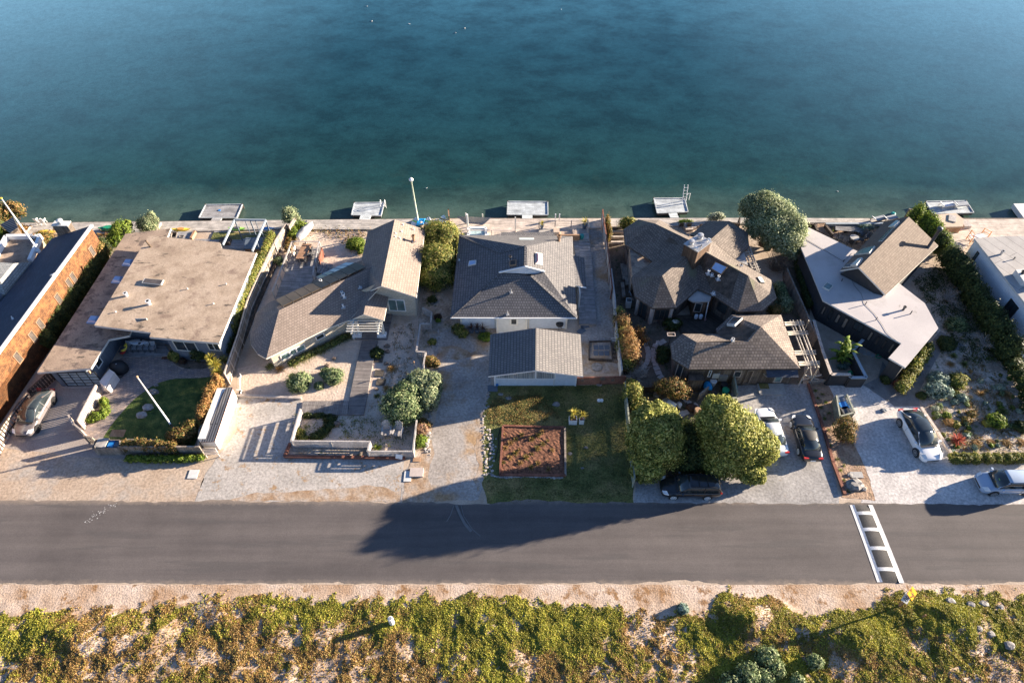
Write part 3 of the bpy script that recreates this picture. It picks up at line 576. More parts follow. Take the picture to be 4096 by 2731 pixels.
# dune bank in front: one relief sheet carrying the ground cover
def fbm(x, y, s, seed):
    v = 0; a = 1
    for o in range(4):
        k = s*2**o; v = v + a*(np.sin(x*k*1.3+seed*7+np.sin(y*k*.9+o*3+seed)*1.7)*np.cos(y*k*1.1+seed*3+np.sin(x*k*.8+o)*1.9)); a *= .5
    return v/1.6
def edge_y(x):   # northern limit of the plants (south of the sandy verge)
    pts = [(-42, 16.2), (-30, 16.6), (-22, 17.6), (-10, 17.5), (0, 17.6), (6, 16.9), (10, 16.5), (14.2, 16.4), (15, 17.8), (19, 17.6), (21, 16.5), (26, 16.6), (28, 18.1), (33, 18.0), (40, 17.6)]
    return np.interp(x, [p[0] for p in pts], [p[1] for p in pts])
def bank_h(x, y):
    d = np.clip((edge_y(x)-y+.3)/1.6, 0, 1); far = np.clip((18.5-y)/1.2, 0, 1)
    hum = np.clip(fbm(x, y, .8, 1)*.5+.35, 0, 1.2)*.26+np.clip(fbm(x, y, 2.3, 4), -.3, 1)*.07
    mound = .7*np.exp(-(((x-17)/2.2)**2+((y-16.2)/1.3)**2))+.9*np.exp(-(((x-24)/3.0)**2+((y-14.7)/1.5)**2))+.8*np.exp(-(((x-31)/2.8)**2+((y-16)/1.6)**2))+.5*np.exp(-(((x+30)/4)**2+((y-15)/1.5)**2))
    return far*(.02+d*(hum+mound*.9))+.015+far*.03*fbm(x, y, 3.1, 9)
gx = np.arange(-62, 62.01, .25); gy = np.concatenate([np.arange(-12, 9, 1.5), np.arange(9, 18.65, .2)]); X, Y = np.meshgrid(gx, gy); Zb = bank_h(X, Y)
nx, ny = len(gx), len(gy); mb = MB(); mb.v = [(float(a), float(b), float(c)) for a, b, c in zip(X.ravel(), Y.ravel(), Zb.ravel())]
mb.f = [(j*nx+i, j*nx+i+1, (j+1)*nx+i+1, (j+1)*nx+i) for j in range(ny-1) for i in range(nx-1)]; mb.m = [0]*len(mb.f)
MT['dune'] = mk('dune_sand', [(.38, .25, .16), (.48, .36, .27), (.56, .45, .37)], .3, .95, fine=8, amt=.3, bm=.7, bd=.04, det=8, dirt=((.27, .15, .07), (1, 1, 1), .7, .54))
struct('sand_bank', mb, MT['dune'], smooth=True)
def bank_cover(name, label, cat, n, m, test, size, lift=.1):
    x = RS.uniform(-46, 46, n*4); y = RS.uniform(9.5, 18.6, n*4); g = RS.rand(n*4) < test(x, y); x, y = x[g][:n], y[g][:n]; k = len(x)
    z = bank_h(x, y)+RS.rand(k)*lift; nor = np.stack([RS.normal(size=k)*.7, RS.normal(size=k)*.7, .6+RS.rand(k)], 1)
    return tag(quads(name, np.stack([x, y, z], 1), nor, size, m, loc=(0, 0, 0), elong=1.4), label, cat, kind='stuff')
def inplants(x, y): return np.clip((edge_y(x)-y+.2+.65*fbm(x, y, 1.3, 2)+.3*fbm(x, y, 4, 7))*1.5, 0, 1)
def greenness(x, y): return np.clip(.34+.8*fbm(x, y, .3, 3)+.5*fbm(x, y, 1.1, 6)+np.clip((y-15)/4, -.3, .12)+.45*np.exp(-((x-2)/4.5)**2)*np.clip(y-13.2, 0, 1)+np.clip((x-10)/8, 0, 1)*.55-np.clip((x-32)/3, 0, .7), 0, 1)
def gap(x, y): return np.clip((fbm(x, y, 1.1, 8)+.62+.7*(greenness(x, y)-.5)+.5*fbm(x, y, 3.1, 5))*2.0, .10, 1)
MT['gc_g'] = leafmat('iceplant_green', [(.12, .13, .018), (.25, .26, .032), (.42, .40, .06), (.36, .27, .05)], .25, .8, .35)
MT['gc_o'] = leafmat('iceplant_rust', [(.17, .09, .03), (.35, .20, .065), (.42, .29, .11), (.27, .22, .055)], .25, .9, .35)
bank_cover('ground_cover', 'green trailing ground cover on the sandy bank below the road', 'ground cover', 290000, MT['gc_g'], lambda x, y: inplants(x, y)*gap(x, y)*np.clip(greenness(x, y)*1.5, .02, 1), .078, .06)
bank_cover('dry_ground_cover', 'rusty brown and orange ground cover on the sandy bank', 'ground cover', 290000, MT['gc_o'], lambda x, y: inplants(x, y)*gap(x, y)*np.clip(1.15-greenness(x, y)*1.4, .02, 1), .075, .05)
# ================================================================ shared small builders
def pipe(parent, p, h, r, m, name='vent_pipe', cap=True, flash=None, tilt=(0, 0)):
    p = Vector(p); t = p+Vector((tilt[0], tilt[1], h)); mb = MB()
    if flash: mb.box(p+Vector((0, 0, -.02)), (flash, flash*1.1, .05), .2, 1)
    mb.tube([p-Vector((0, 0, .15)), t], r, 8)
    if cap: mb.tube([t-(t-p)*.22, t], r*1.5, 8)
    return mb.build(name, [m, MT['galv']], parent)
def skylight(parent, pts, mg, h=.14, name='skylight', mf='trim', dome=0.0, fw=.07):
    pts = [Vector(p) for p in pts]; n = (pts[1]-pts[0]).cross(pts[2]-pts[1]).normalized()
    if n.z < 0: pts = pts[::-1]; n = -n
    c = sum(pts, Vector())/4; top = [p+n*h for p in pts]; mb = MB(); low = [p-n*.05 for p in pts]; mb.add(low+top, [(0, 1, 5, 4), (1, 2, 6, 5), (2, 3, 7, 6), (3, 0, 4, 7), (4, 5, 6, 7)])
    fr = mb.build(name, MT[mf], parent); L = max((pts[0]-c).length, .1); g = [c+n*(h+.012)+(p-c)*(1-fw*1.4/L) for p in pts]; mg_ = MB()
    if dome:
        g2 = [c+n*(h+dome)+(p-c)*.6 for p in pts]; mg_.add(g+g2, [(0, 1, 5, 4), (1, 2, 6, 5), (2, 3, 7, 6), (3, 0, 4, 7), (4, 5, 6, 7)])
    else: mg_.add(g, [(0, 1, 2, 3)])
    mg_.build('pane', MT[mg], fr, smooth=False); return fr
def on_plane(k, pts, a, b, c):      # photo points carried onto the plane through three roof points
    n = (b-a).cross(c-a); o = Vector((0, 0, CAMH)); out = []
    for p in pts: d = ray(k, *p); out.append(o+d*((a-o).dot(n)/d.dot(n)))
    return out
def surfboard(name, label, a, b, w, m, group=None, th=.07, cat='surfboard', m2=None, side=None):
    a, b = Vector(a), Vector(b); d = (b-a); L = d.length; d.normalize(); sd = side.normalized() if side else d.cross(Vector((0, 0, 1))).normalized(); up = sd.cross(d); vs = []; fs = []; ns = 12; o = thing(name, label, cat, a, group)
    pr = [0, .45, .72, .88, .96, 1, 1, .97, .9, .78, .58, .34, 0]; seg = 8; mb = MB()
    for i in range(ns+1):
        for j in range(seg):
            t = 2*math.pi*j/seg; vs.append(a+d*(L*i/ns)+sd*(math.cos(t)*w/2*max(pr[i], .03))+up*(math.sin(t)*th/2*max(.2, pr[i])))
    for i in range(ns):
        for j in range(seg): k = (j+1) % seg; fs.append((i*seg+j, i*seg+k, (i+1)*seg+k, (i+1)*seg+j))
    mb.add(vs, fs).build('hull', m, o, smooth=True)
    MB().box(a+d*(L*.06), (w*.25, w*.05, .03)).build('fin', m2 or MT['darkgrey'], o)
    st = MB(); st.add([a+d*(L*t)+sd*(s*w*.46)+up*(th*.5+.003) for t, s in ((.55, -1), (.55, 1), (.66, 1), (.66, -1))], [(0, 1, 2, 3)]).build('stripe', m2 or MT['darkgrey'], o); return o
def kayak(name, label, a, b, w, m, m2, group=None, h=.3, cat='kayak'):
    a, b = Vector(a), Vector(b); d = b-a; L = d.length; d.normalize(); sd = d.cross(Vector((0, 0, 1))).normalized(); o = thing(name, label, cat, a, group); vs = []; fs = []; ns = 12; seg = 10
    for i in range(ns+1):
        t = i/ns; k = max(.05, math.sin(math.pi*min(max(t, .02), .98))**.6); rise = .12*(2*t-1)**4
        for j in range(seg): q = 2*math.pi*j/seg; vs.append(a+d*(L*t)+sd*(math.cos(q)*w/2*k)+Vector((0, 0, h*.5+rise+math.sin(q)*h*.5*k)))
    for i in range(ns):
        for j in range(seg): k = (j+1) % seg; fs.append((i*seg+j, i*seg+k, (i+1)*seg+k, (i+1)*seg+j))
    MB().add(vs, fs).build('hull', m, o, smooth=True)
    c = a+d*L*.5; ck = MB(); rz = math.atan2(d.y, d.x)
    ck.lathe((0, 0, 0), [(w*.36, h*.93), (w*.36, h*1.06), (w*.26, h*1.06)], 12, 0, 2.0, 1); M_ = Matrix.Translation(c)@Matrix.Rotation(rz, 4, 'Z'); ck.v = [tuple(M_@Vector(v)) for v in ck.v]; ck.build('cockpit', m2, o); return o
def table_top(name, label, c, w, d, h, rz, m, ml, cat='table', round_=False, group=None):
    t = thing(name, label, cat, c, group, rz); 
    if round_: MB().lathe((0, 0, h-.04), [(w/2, 0), (w/2, .04)], 18).build('tabletop', m, t, local=True)
    else:
        mb = MB()
        for i in range(6): mb.box((0, -d/2+d*(i+.5)/6, h-.04), (w, d/6*.93, .04))
        mb.build('tabletop', m, t, local=True)
    for sx in (-1, 1):
        for sy in (-1, 1): MB().box((sx*w*(.3 if round_ else .44), sy*d*(.3 if round_ else .4), 0), (.06, .06, h-.04)).build('leg', ml, t, local=True)
    return t
def chair(name, label, c, rz, m, ml, group=None, sc=1.0, sling=False):
    t = thing(name, label, 'chair', c, group, rz); t.scale = (sc, sc, sc)
    MB().box((0, 0, .42), (.46, .46, .04)).build('seat', m, t, local=True)
    b = MB(); b.add([(-.23, .2, .45), (.23, .2, .45), (.23, .32, .95), (-.23, .32, .95), (-.23, .23, .44), (.23, .23, .44), (.23, .35, .95), (-.23, .35, .95)], [(0, 1, 2, 3), (7, 6, 5, 4), (0, 4, 5, 1), (1, 5, 6, 2), (2, 6, 7, 3), (3, 7, 4, 0)]); b.build('backrest', m, t, local=True)
    for sx in (-1, 1):
        for sy in (-1, 1): MB().bar((sx*.2, sy*.2, .43), (sx*.23, sy*.24, 0), .03, .03).build('leg', ml, t, local=True)
        MB().bar((sx*.25, -.22, .64), (sx*.25, .26, .66), .04, .03).bar((sx*.25, -.2, .44), (sx*.25, -.22, .64), .03, .03).build('armrest', ml, t, local=True)
    return t
def lounger(name, label, c, rz, mfab, mfr, group=None):
    t = thing(name, label, 'lounger', c, group, rz)
    MB().box((0, -.35, .3), (.62, 1.3, .07)).build('mattress', mfab, t, local=True)
    MB().bar((0, .28, .34), (0, .82, .72), .62, .07).build('backrest', mfab, t, local=True)
    MB().bar((-.33, -1, .27), (-.33, .8, .27), .05, .05).bar((.33, -1, .27), (.33, .8, .27), .05, .05).build('frame', mfr, t, local=True)
    for sx in (-1, 1):
        for sy in (-.9, .6): MB().box((sx*.33, sy, 0), (.05, .05, .27)).build('leg', mfr, t, local=True)
    return t
def dock(name, label, quad, ramp, m, z=-.45, group='floating docks along the shore', mr=None, th=.35):
    q = [V(*p, z) for p in quad]; c = sum(q, Vector())/4; t = thing(name, label, 'dock', (c.x, c.y, -1), group)
    mb = MB().prism([(p.x, p.y) for p in q], z-.1, z); mb.build('deck_boards', m, t)
    MB().prism([(p.x, p.y) for p in inset(q, .04)], z-th, z-.1).build('float', MT['darkgrey'], t)
    e = MB()
    for i in range(4): e.bar(q[i]+Vector((0, 0, .03)), q[(i+1) % 4]+Vector((0, 0, .03)), .1, .08)
    e.build('edge_rail', MT['deck_w'], t); a, b, c_, d = [V(*p[:3], p[3]) for p in ramp]
    r = MB().add([a, b, c_, d]+[v-Vector((0, 0, .12)) for v in (a, b, c_, d)], [(0, 1, 2, 3), (7, 6, 5, 4), (0, 4, 5, 1), (1, 5, 6, 2), (2, 6, 7, 3), (3, 7, 4, 0)]); r.build('gangway', mr or m, t)
    for i in (0, 1): p = q[i]; MB().tube([(p.x, p.y, -1.6), (p.x, p.y, z+.12)], .07, 8).build('pile', MT['fdark'], t)
    return t
def ladder(parent, p, m, h=.9, ux=Vector((1, 0, 0))):
    mb = MB(); n = Vector((-ux.y, ux.x, 0))
    for s in (0, .5):
        b = Vector(p)+ux*s; mb.tube([b-Vector((0, 0, .6))+n*.25, b+Vector((0, 0, h*.6))+n*.25, b+Vector((0, 0, h*.85))+n*.08, b+Vector((0, 0, h*.75))-n*.2, b-n*.2], .035, 6)
    for z in (-.3, 0): mb.tube([Vector(p)+n*.25+Vector((0, 0, z)), Vector(p)+ux*.5+n*.25+Vector((0, 0, z))], .025, 6)
    return mb.build('ladder', m, parent)
def pot(parent_name, label, c, r, h, mp, ml, plant='spike', size=.5, n=26, group=None, square=False, cat='potted plant', mat_soil='mulch', w=.05):
    t = thing(parent_name, label, cat, c, group)
    if square: MB().box((0, 0, 0), (r*2, r*2, h), 0, 0, 1.06).build('pot', mp, t, local=True); MB().box((0, 0, h-.02), (r*1.8, r*1.8, .03)).build('soil', MT[mat_soil], t, local=True)
    else: MB().lathe((0, 0, 0), [(r*.7, 0), (r, h*.7), (r*1.05, h), (r*.9, h), (r*.88, h-.04)], 14).build('pot', mp, t, local=True, smooth=False)
    mb = MB(); mb.tube([(0, 0, h-.05), (.02, 0, h+size*.45)], .04, 6, 1); blades(mb, (0, 0, h+size*.4), n, size, w, .25, .25, .03); mb.build('leaves', [ml, MT['bark']], t, local=True); return t
# ================================================================ far left buildings
t = thing('house', 'low grey shingled house with a flat white edged terrace, cut by the left edge', 'house', V('A', -200, 1000))
slab(t, 'roof', MT['sh_grey'], [V('A', -900, 790, 3.6), V('A', 155, 865, 3.6), V('A', 0, 1050, 3.6), V('A', -900, 1200, 3.6), V('A', 355, 850, 2.5), V('A', 62, 1212, 2.5), V('A', -300, 1300, 2.6)], [(0, 1, 2, 3), (1, 4, 5, 2), (2, 5, 6, 3)], .15)
walls(t, MT['w_blue'], inset([V('A', -900, 800, 2.7), V('A', 340, 850, 2.7), V('A', 50, 1205, 2.7), V('A', -700, 1900, 2.7)], .35), 0, 2.6)
tr = [V('A', -100, 900, 2.4), V('A', 85, 575, 2.4), V('A', 470, 572, 2.4), V('A', 350, 845, 2.4), V('A', -100, 1010, 2.4)]
MB().prism([(p.x, p.y) for p in tr], 0, 2.3).build('terrace_floor', MT['tar_low'], t)
pr = MB()
for a, b in ((0, 1), (1, 2), (2, 3)): pr.bar(tr[a]+Vector((0, 0, .12)), tr[b]+Vector((0, 0, .12)), .34, .5)
pr.build('parapet', MT['white'], t)
tf = thing('flagpole', 'tall white flagpole rising beside the white edged terrace', 'flagpole', V('A', 440, 722, 2.5))
f0 = V('A', 440, 722, 2.5); MB().tube([f0, f0+Vector((.0, 0, 6.6))], [.09, .06], 10).build('pole', MT['white'], tf, smooth=True); MB().lathe(f0+Vector((0, 0, 6.58)), [(.03, 0), (.1, .06), (.1, .12), (.02, .18)], 10).build('finial', MT['yellow'], tf)
MB().box(f0+Vector((.0, -.1, -.1)), (.35, .35, .3)).build('base', MT['white'], tf)
# navy roofed house
HA = thing('house', 'long house with a navy shingle roof and orange cedar shingle side wall', 'house', V('B', 255, 775))
a, b = V('A', 1045, 432, 4.6), V('B', -12, 412, 4.6); dd = (b-a).normalized(); b2 = a+dd*26
c1, c2 = V('A', 590, 580, 2.5), V('A', 0, 1310, 2.5); d2 = (c2-c1).normalized(); c3 = c1+d2*22; mid = V('A', 800, 507, 3.15)
slab(HA, 'roof', MT['sh_navy'], [a, b2, c3, c1], [(0, 1, 2, 3)], .2, MT['white'])
w0, w1 = a+dd*.1, b2-dd*.3; wl = [(w0.x, w0.y), (w1.x, w1.y), (c3.x+.4, c3.y+.3), (c1.x+.4, c1.y-.3)]
inn = Vector((dd.y, -dd.x, 0)); inn = inn if inn.x < 0 else -inn
w0 += inn*.08; w1 += inn*.08; walls(HA, MT['shake'], [(w0.x, w0.y), (w1.x, w1.y), (c3.x+.4, c3.y+.3), (c1.x+.4, c1.y-.3)], 0, 2.3)
MB().add([w0+Vector((0, 0, -4.6)), w1+Vector((0, 0, -4.6)), w1+Vector((0, 0, -.15)), w0+Vector((0, 0, -.15))], [(0, 1, 2, 3)]).build('gable_wall', MT['shake'], HA)
rk = MB().bar(a+Vector((.05, 0, .03)), b2+Vector((.05, 0, .03)), .22, .2); rk.build('fascia', MT['white'], HA)
for p0, p1 in (((1015, 630), (1085, 730)), ((800, 935), (905, 1060)), ((755, 1005), (860, 1120)), ((630, 1180), (745, 1300)), ((430, 1475), (530, 1568))):
    q0 = WP('A', *p0, w0, w1); u = (w1-w0).normalized(); u.z = 0; n = -inn; s = (q0-Vector((w0.x, w0.y, 0))).dot(u)
    window_m(HA, Vector((w0.x, w0.y, 0)), u, n, (s, s+.55), (2.1, 3.2), MT['tan'], MT['sky_d'], fw=.04)
for p0 in ((150, 385), (345, 215)):
    q0 = WP('B', *p0, w0, w1); s = (q0-Vector((w0.x, w0.y, 0))).dot(u); window_m(HA, Vector((w0.x, w0.y, 0)), u, n, (s, s+.55), (2.0, 3.1), MT['tan'], MT['sky_d'], fw=.04)
ch = [V('A', 588, 432, 4.3), V('A', 765, 434, 4.3), V('A', 800, 384, 4.3), V('A', 625, 382, 4.3)]
ck = MB().prism([(p.x, p.y) for p in ch], 2.4, 4.2).build('chimney', MT['w_wood'], HA); MB().prism([(p.x, p.y) for p in inset(ch, -.04)], 4.2, 4.3).build('cap', MT['w_lt'], ck); MB().lathe(sum(ch, Vector())/4-Vector((-.05, .05, 0)), [(.22, 0), (.22, .3), (.3, .32), (.3, .45), (.1, .5)], 12).build('flue', MT['w_lt'], ck)
gu = V('B', 140, 72, 3.9)
def gull(c, rz, label, s=1.0):
    t = thing('seagull', label, 'bird', c, 'seagulls', rz); mb = MB()
    mb.lathe((0, 0, 0), [(.02, 0), (.07, .04), (.09, .1), (.05, .15), (.02, .17)], 8, 0, 2.1, 1); mb.lathe((.17, 0, .12), [(.02, 0), (.05, .04), (.045, .09), (.01, .11)], 8); mb.build('body', MT['white'], t, local=True, smooth=True)
    MB().box((-.08, .07, .1), (.3, .05, .03)).box((-.08, -.07, .1), (.3, .05, .03)).build('wing', MT['galv'], t, local=True); MB().box((.25, 0, .18), (.07, .02, .02)).build('beak', MT['orange'], t, local=True); t.scale = (s, s, s); return t
gull(gu+Vector((0, 0, .05)), 2.3, 'small white gull standing on the navy shingle roof')
gull(V('A', 605, 1003, 4.7), .4, 'small white gull perched on the white edge of the navy roof')
for i, (k, x, y, l) in enumerate((('S', 1468, 27, 'gull far out near the top of the bay, alone left of the others'), ('S', 1488, 87, 'white gull floating just below another gull, second from the top left'), ('S', 1638, 98, 'white gull floating below left of the brightest one'), ('S', 1860, 115, 'brightest white gull on the open water'), ('S', 1823, 133, 'dim small gull beside the brightest gull'), ('S', 1706, 754, 'white gull on the water right of the tall mast'), ('S', 2245, 40, 'far white gull near the middle top of the bay'), ('K', 448, 38, 'tiny gull on the water right of the big silver tree'))):
    o = gull(V(k, x, y, -1), i*1.3, l, .5 if i > 4 else .62)
# boats, kayaks and odds on the first boardwalk
ch0 = lambda k, x, y, rz, l, m: chair('patio_chair', l, V(k, x, y, .13), rz, m, m, 'pale chairs on the first boardwalk')
ch0('A', 462, 415, 2.9, 'white plastic chair on the boardwalk, left of a pair', MT['white']); ch0('A', 510, 415, 3.3, 'white plastic chair on the boardwalk, right of a pair', MT['white'])
kayak('canoe', 'upturned green canoe lying on the grey boardwalk', V('A', 1135, 485, .13), V('A', 1370, 480, .13), .8, MT['green'], MT['green'], h=.4, cat='canoe')
surfboard('paddle_board', 'yellow paddle board lying on the boardwalk beside the shingled chimney', V('A', 430, 500, .2), V('A', 640, 505, .2), .6, MT['yellow'])
tr0 = fence('raised_planter', 'low pale timber edge across the grey boardwalk beside the silver shrub', [V('C', 715, 445, .3), V('C', 762, 372, .3)], .35, MT['fpale'], 'solid', cat='planter edge')
fence('timber_edge', 'low slanting pale timber edge at the far left boardwalk', [V('A', 285, 500, .3), V('A', 350, 432, .3)], .3, MT['fpale'], 'solid', cat='planter edge')
t = thing('shed', 'small shed with a pale corrugated roof among shrubs at the far left', 'shed', V('A', 60, 440)); slab(t, 'roof', MT['corr'], [V('A', 150, 335, 2.2), V('A', 205, 455, 2.0), V('A', 115, 520, 1.6), V('A', 0, 425, 1.8)], [(0, 1, 2, 3)], .06)
walls(t, MT['w_wood'], inset([V('A', 150, 335, 2.0), V('A', 205, 455, 2.0), V('A', 115, 520, 2), V('A', 0, 425, 2)], .15), 0, 1.6)
def B(k, x, y, z, rx, ry, rz_): p = V(k, x, y, z); return (p.x, p.y, p.z, rx, ry, rz_)
bush('shrub', 'round orange green shrub at the shore beyond the corrugated shed', 'shrub', [B('A', 165, 265, 1.2, 1.0, .8, 1.0)], 2600, .12, MT['lf_rust'])
bush('shrub', 'big tan green shrub at the left edge behind the corrugated shed', 'shrub', [B('A', 15, 300, 1.1, 1.5, 1.2, 1.0), B('A', -60, 420, .8, 1.3, 1.2, .9)], 3500, .12, MT['lf_rust'])
bush('shrub', 'yellow green shrub at the left edge beside the white terrace', 'shrub', [B('A', -20, 560, .8, .9, .9, .8)], 1500, .12, MT['lf_bright'])
bush('shrub', 'low orange shrubs between the corrugated shed and the white terrace', 'shrub', [B('A', 100, 530, .4, 1.2, .5, .4), B('A', 230, 480, .4, .9, .6, .45)], 2200, .1, MT['lf_orange'], cm=MT['core_brown'])
bush('shrub', 'pale flowering shrub against the navy roof beside the terrace', 'shrub', [B('A', 520, 590, .8, 1.0, .7, .9), B('A', 470, 650, 1.4, .5, .8, 1.3)], 2400, .1, MT['lf_rust'])
# ================================================================ HOUSE 1 (flat tan roofs, slate walls)
H1 = thing('house', 'slate blue house with two flat tan roofs and a glass garage door', 'house', V('D', 900, 300))
zl, zu = 2.45, 3.5
low = [V('C', 395, 485, zl), V('C', 870, 428, zl), V('C', 820, 560, zl), V('B', 1350, 240, zl-.0), V('B', 1135, 282, zl), V('B', 950, 580, zl), V('B', 385, 627, zl)]
slab(H1, 'lower_roof', MT['tar_low'], low, [(0, 1, 2, 3, 4, 5, 6)], .22, MT['w_lt'])
up = [V('C', 640, 503, zu), V('C', 760, 512, zu), V('C', 1385, 575, zu), V('C', 1408, 642, zu), V('C', 1768, 682, zu), V('D', 1640, 186, zu), V('D', 908, 124, zu), V('D', 925, 77, zu), V('D', 330, 3, zu)]
slab(H1, 'upper_roof', MT['tar_roof'], up, [tuple(range(9))], .24, MT['w_lt'])
g0, g1 = V('B', 650, 770), V('B', 1012, 762); gz = zl-.2
u_ = (g1-g0).normalized(); nw = Vector((-u_.y, u_.x, 0)); e0 = V('B', 1135, 282, zl)
wlow = [g0, g1, g1+(V('B', 1135, 284, zl)-V('B', 950, 580, zl))*1.0, V('C', 800, 560, zl)+Vector((-.3, -.2, 0)), V('C', 860, 440, zl)+Vector((-.4, -.5, 0)), V('C', 400, 500, zl)+Vector((.4, -.4, 0))]
walls(H1, MT['w_blue'], wlow, 0, gz)
wup = inset([V('C', 645, 515, zu), V('C', 1385, 580, zu), V('C', 1408, 645, zu), V('C', 1760, 690, zu), V('D', 1635, 190, zu), V('D', 1040, 140, zu)], .4)
wf = V('D', 1640, 190, zu)+Vector((-.4, .45, 0)); wg = V('D', 1040, 140, zu)+Vector((0, .45, 0))
rec = V('D', 1010, 190, 0); rl = V('D', 660, 255, 0)
wup = [V('C', 660, 530, zu)+Vector((.2, -.3, 0)), V('C', 1385, 600, zu)+Vector((0, -.3, 0)), V('C', 1755, 700, zu)+Vector((-.4, -.3, 0)), wf, wg, wg+Vector((-.3, 1.6, 0)), V('D', 430, 90, zl)+Vector((.0, 1.3, 0)), V('D', 380, 30, zu)+Vector((.4, .6, 0))]
walls(H1, MT['w_blue'], wup, 0, zu-.22)
sd = MB()                               # lit pale panel strip of the garage wing
ga, gb = g1, wlow[2]; uu, nn, LL = frame_of(ga, gb); nn = Vector((uu.y, -uu.x, 0)); nn = nn if nn.x > 0 else -nn
window_m(H1, Vector((ga.x, ga.y, 0)), uu, nn, (1.25, 1.95), (1.0, 1.8), MT['white'], MT['glass'])
# garage door
gd = window(H1, g0, g1, 'B', (715, 762), (985, 622), MT['black'], MT['frost'], 'garage_door', (.27, .5, .75), (.2, .42, .64, .85), .09)
q = WP('B', 940, 610, g0, g1); MB().box(q+Vector((0, -.12, -.15)), (.14, .14, .3)).build('wall_lamp', MT['tan'], H1)
MB().box(g0+u_*1.9+Vector((0, -.1, 0)), (3.2, .25, .05), math.atan2(u_.y, u_.x)).build('door_sill', MT['concrete'], H1)
window(H1, wg, wf, 'D', (1205, 255), (1375, 185), MT['trim'], MT['glass'], mull=(.5,)); window(H1, wg, wf, 'D', (1545, 252), (1622, 198), MT['trim'], MT['glass'], mull=(.5,))
wx, wy = wup[6], wup[5]; window_m(H1, Vector((wx.x, wx.y, 0)), (wy-wx).normalized(), Vector(((wy-wx).normalized().y, -(wy-wx).normalized().x, 0)), (2.4, 4.2), (2.3, 2.9), MT['trim'], MT['blind'], mull=(.5,))
for p in ((1460, 865), (1340, 1060), (1065, 1515)):
    c = V('A', p[0]+10, p[1], zl); q = [c+dd*x*.45+inn*y*.5 for x, y in ((-1, -1), (1, -1), (1, 1), (-1, 1))]; skylight(H1, q, 'sky_l', .12, dome=.2, mf='sky_l')
zp = zu+.0; skylight(H1, [V('C', 598, 952, zp+.12), V('C', 800, 970, zp+.12), V('C', 775, 1020, zp+.12), V('C', 570, 998, zp+.12)], 'sky_d', .06, mf='trim')
pipe(H1, V('C', 410, 1133, zp), .42, .13, MT['white'], 'roof_vent'); pipe(H1, V('C', 648, 1222, zp), .5, .15, MT['white'], 'roof_vent')
pipe(H1, V('C', 665, 622, zp), .75, .1, MT['bark'], 'flue_pipe', False, tilt=(-.28, .12)); 
for p in ((298, 1303), (1048, 1062), (1452, 1012), (1320, 1217)): pipe(H1, V('C', *p, zp), .16, .045, MT['white'], 'vent_pipe')
# boat shed end / pergola / back deck
def bars(mb, k, prs, z, w=.1, h=.14):
    for a in prs: mb.bar(V(k, a[0], a[1], a[4] if len(a) > 4 else z), V(k, a[2], a[3], a[5] if len(a) > 4 else z), w, h)
    return mb
pg = thing('pergola', 'open slate blue timber pergola frame over the back deck', 'pergola', V('C', 1650, 600)); pz = 2.9
bars(MB(), 'C', [(1538, 338, 1862, 342), (1538, 338, 1415, 600), (1862, 342, 1722, 665)], pz, .14, .2).build('roof_frame', MT['bluewash'], pg)
P1, P2, P3, P4 = V('C', 1538, 340, pz), V('C', 1862, 343, pz), V('C', 1722, 665, pz), V('C', 1415, 600, pz)
for i, t_ in enumerate((.0, .5, 1)): p = P1.lerp(P2, t_); MB().bar((p.x, p.y, 0), (p.x, p.y, pz), .1, .1).build('post', MT['navy'], pg)
for t_ in (.35, .7, 1): p = P2.lerp(P3, t_); MB().bar((p.x, p.y, 0), (p.x, p.y, pz), .1, .1).build('post', MT['navy'], pg)
for t_ in (.33, .66): p = P1.lerp(P2, t_); MB().bar((p.x, p.y, .9), (p.x, p.y, pz), .06, .06).build('strut', MT['navy'], pg)
MB().bar((P1.x, P1.y, .9), (P2.x, P2.y, .9), .05, .08).bar((P2.x, P2.y, .9), (P3.x, P3.y, .9), .05, .08).build('handrail', MT['navy'], pg)
struct('deck', strip(MB(), [V('C', 870, 470), V('C', 1130, 470), V('C', 1100, 540), V('C', 1300, 545), V('C', 1330, 460), V('C', 1950, 520), V('C', 1700, 860), V('C', 1700, 700), V('C', 1380, 600), V('C', 800, 560)], .0, .08), MT['deck_d'])
struct('lawn', sheet([V('C', *p, .1) for p in ((1318, 470), (1915, 465), (1900, 515), (1680, 520), (1600, 545), (1285, 545))], .10, .03), MT['lawn_b'])
MB().build if False else None
ht = thing('hot_tub', 'dark covered hot tub under the slate pergola', 'hot tub', V('C', 1740, 600, .1)); q = [V('C', 1660, 530, .9), V('C', 1840, 535, .9), V('C', 1825, 640, .9), V('C', 1640, 640, .9)]
MB().prism([(p.x, p.y) for p in q], .08, .85).build('tub_body', MT['cedar'], ht); MB().prism([(p.x, p.y) for p in inset(q, -.05)], .85, .95).build('cover', MT['navy'], ht)
bx_ = thing('planter_box', 'low dark wooden planter beside the lawn edge of the back deck', 'planter', V('C', 1420, 550, .1)); MB().prism([(p.x, p.y) for p in [V('C', 1385, 525, .5), V('C', 1500, 522, .5), V('C', 1480, 575, .5), V('C', 1370, 575, .5)]], .08, .5).build('box', MT['fdark'], bx_)
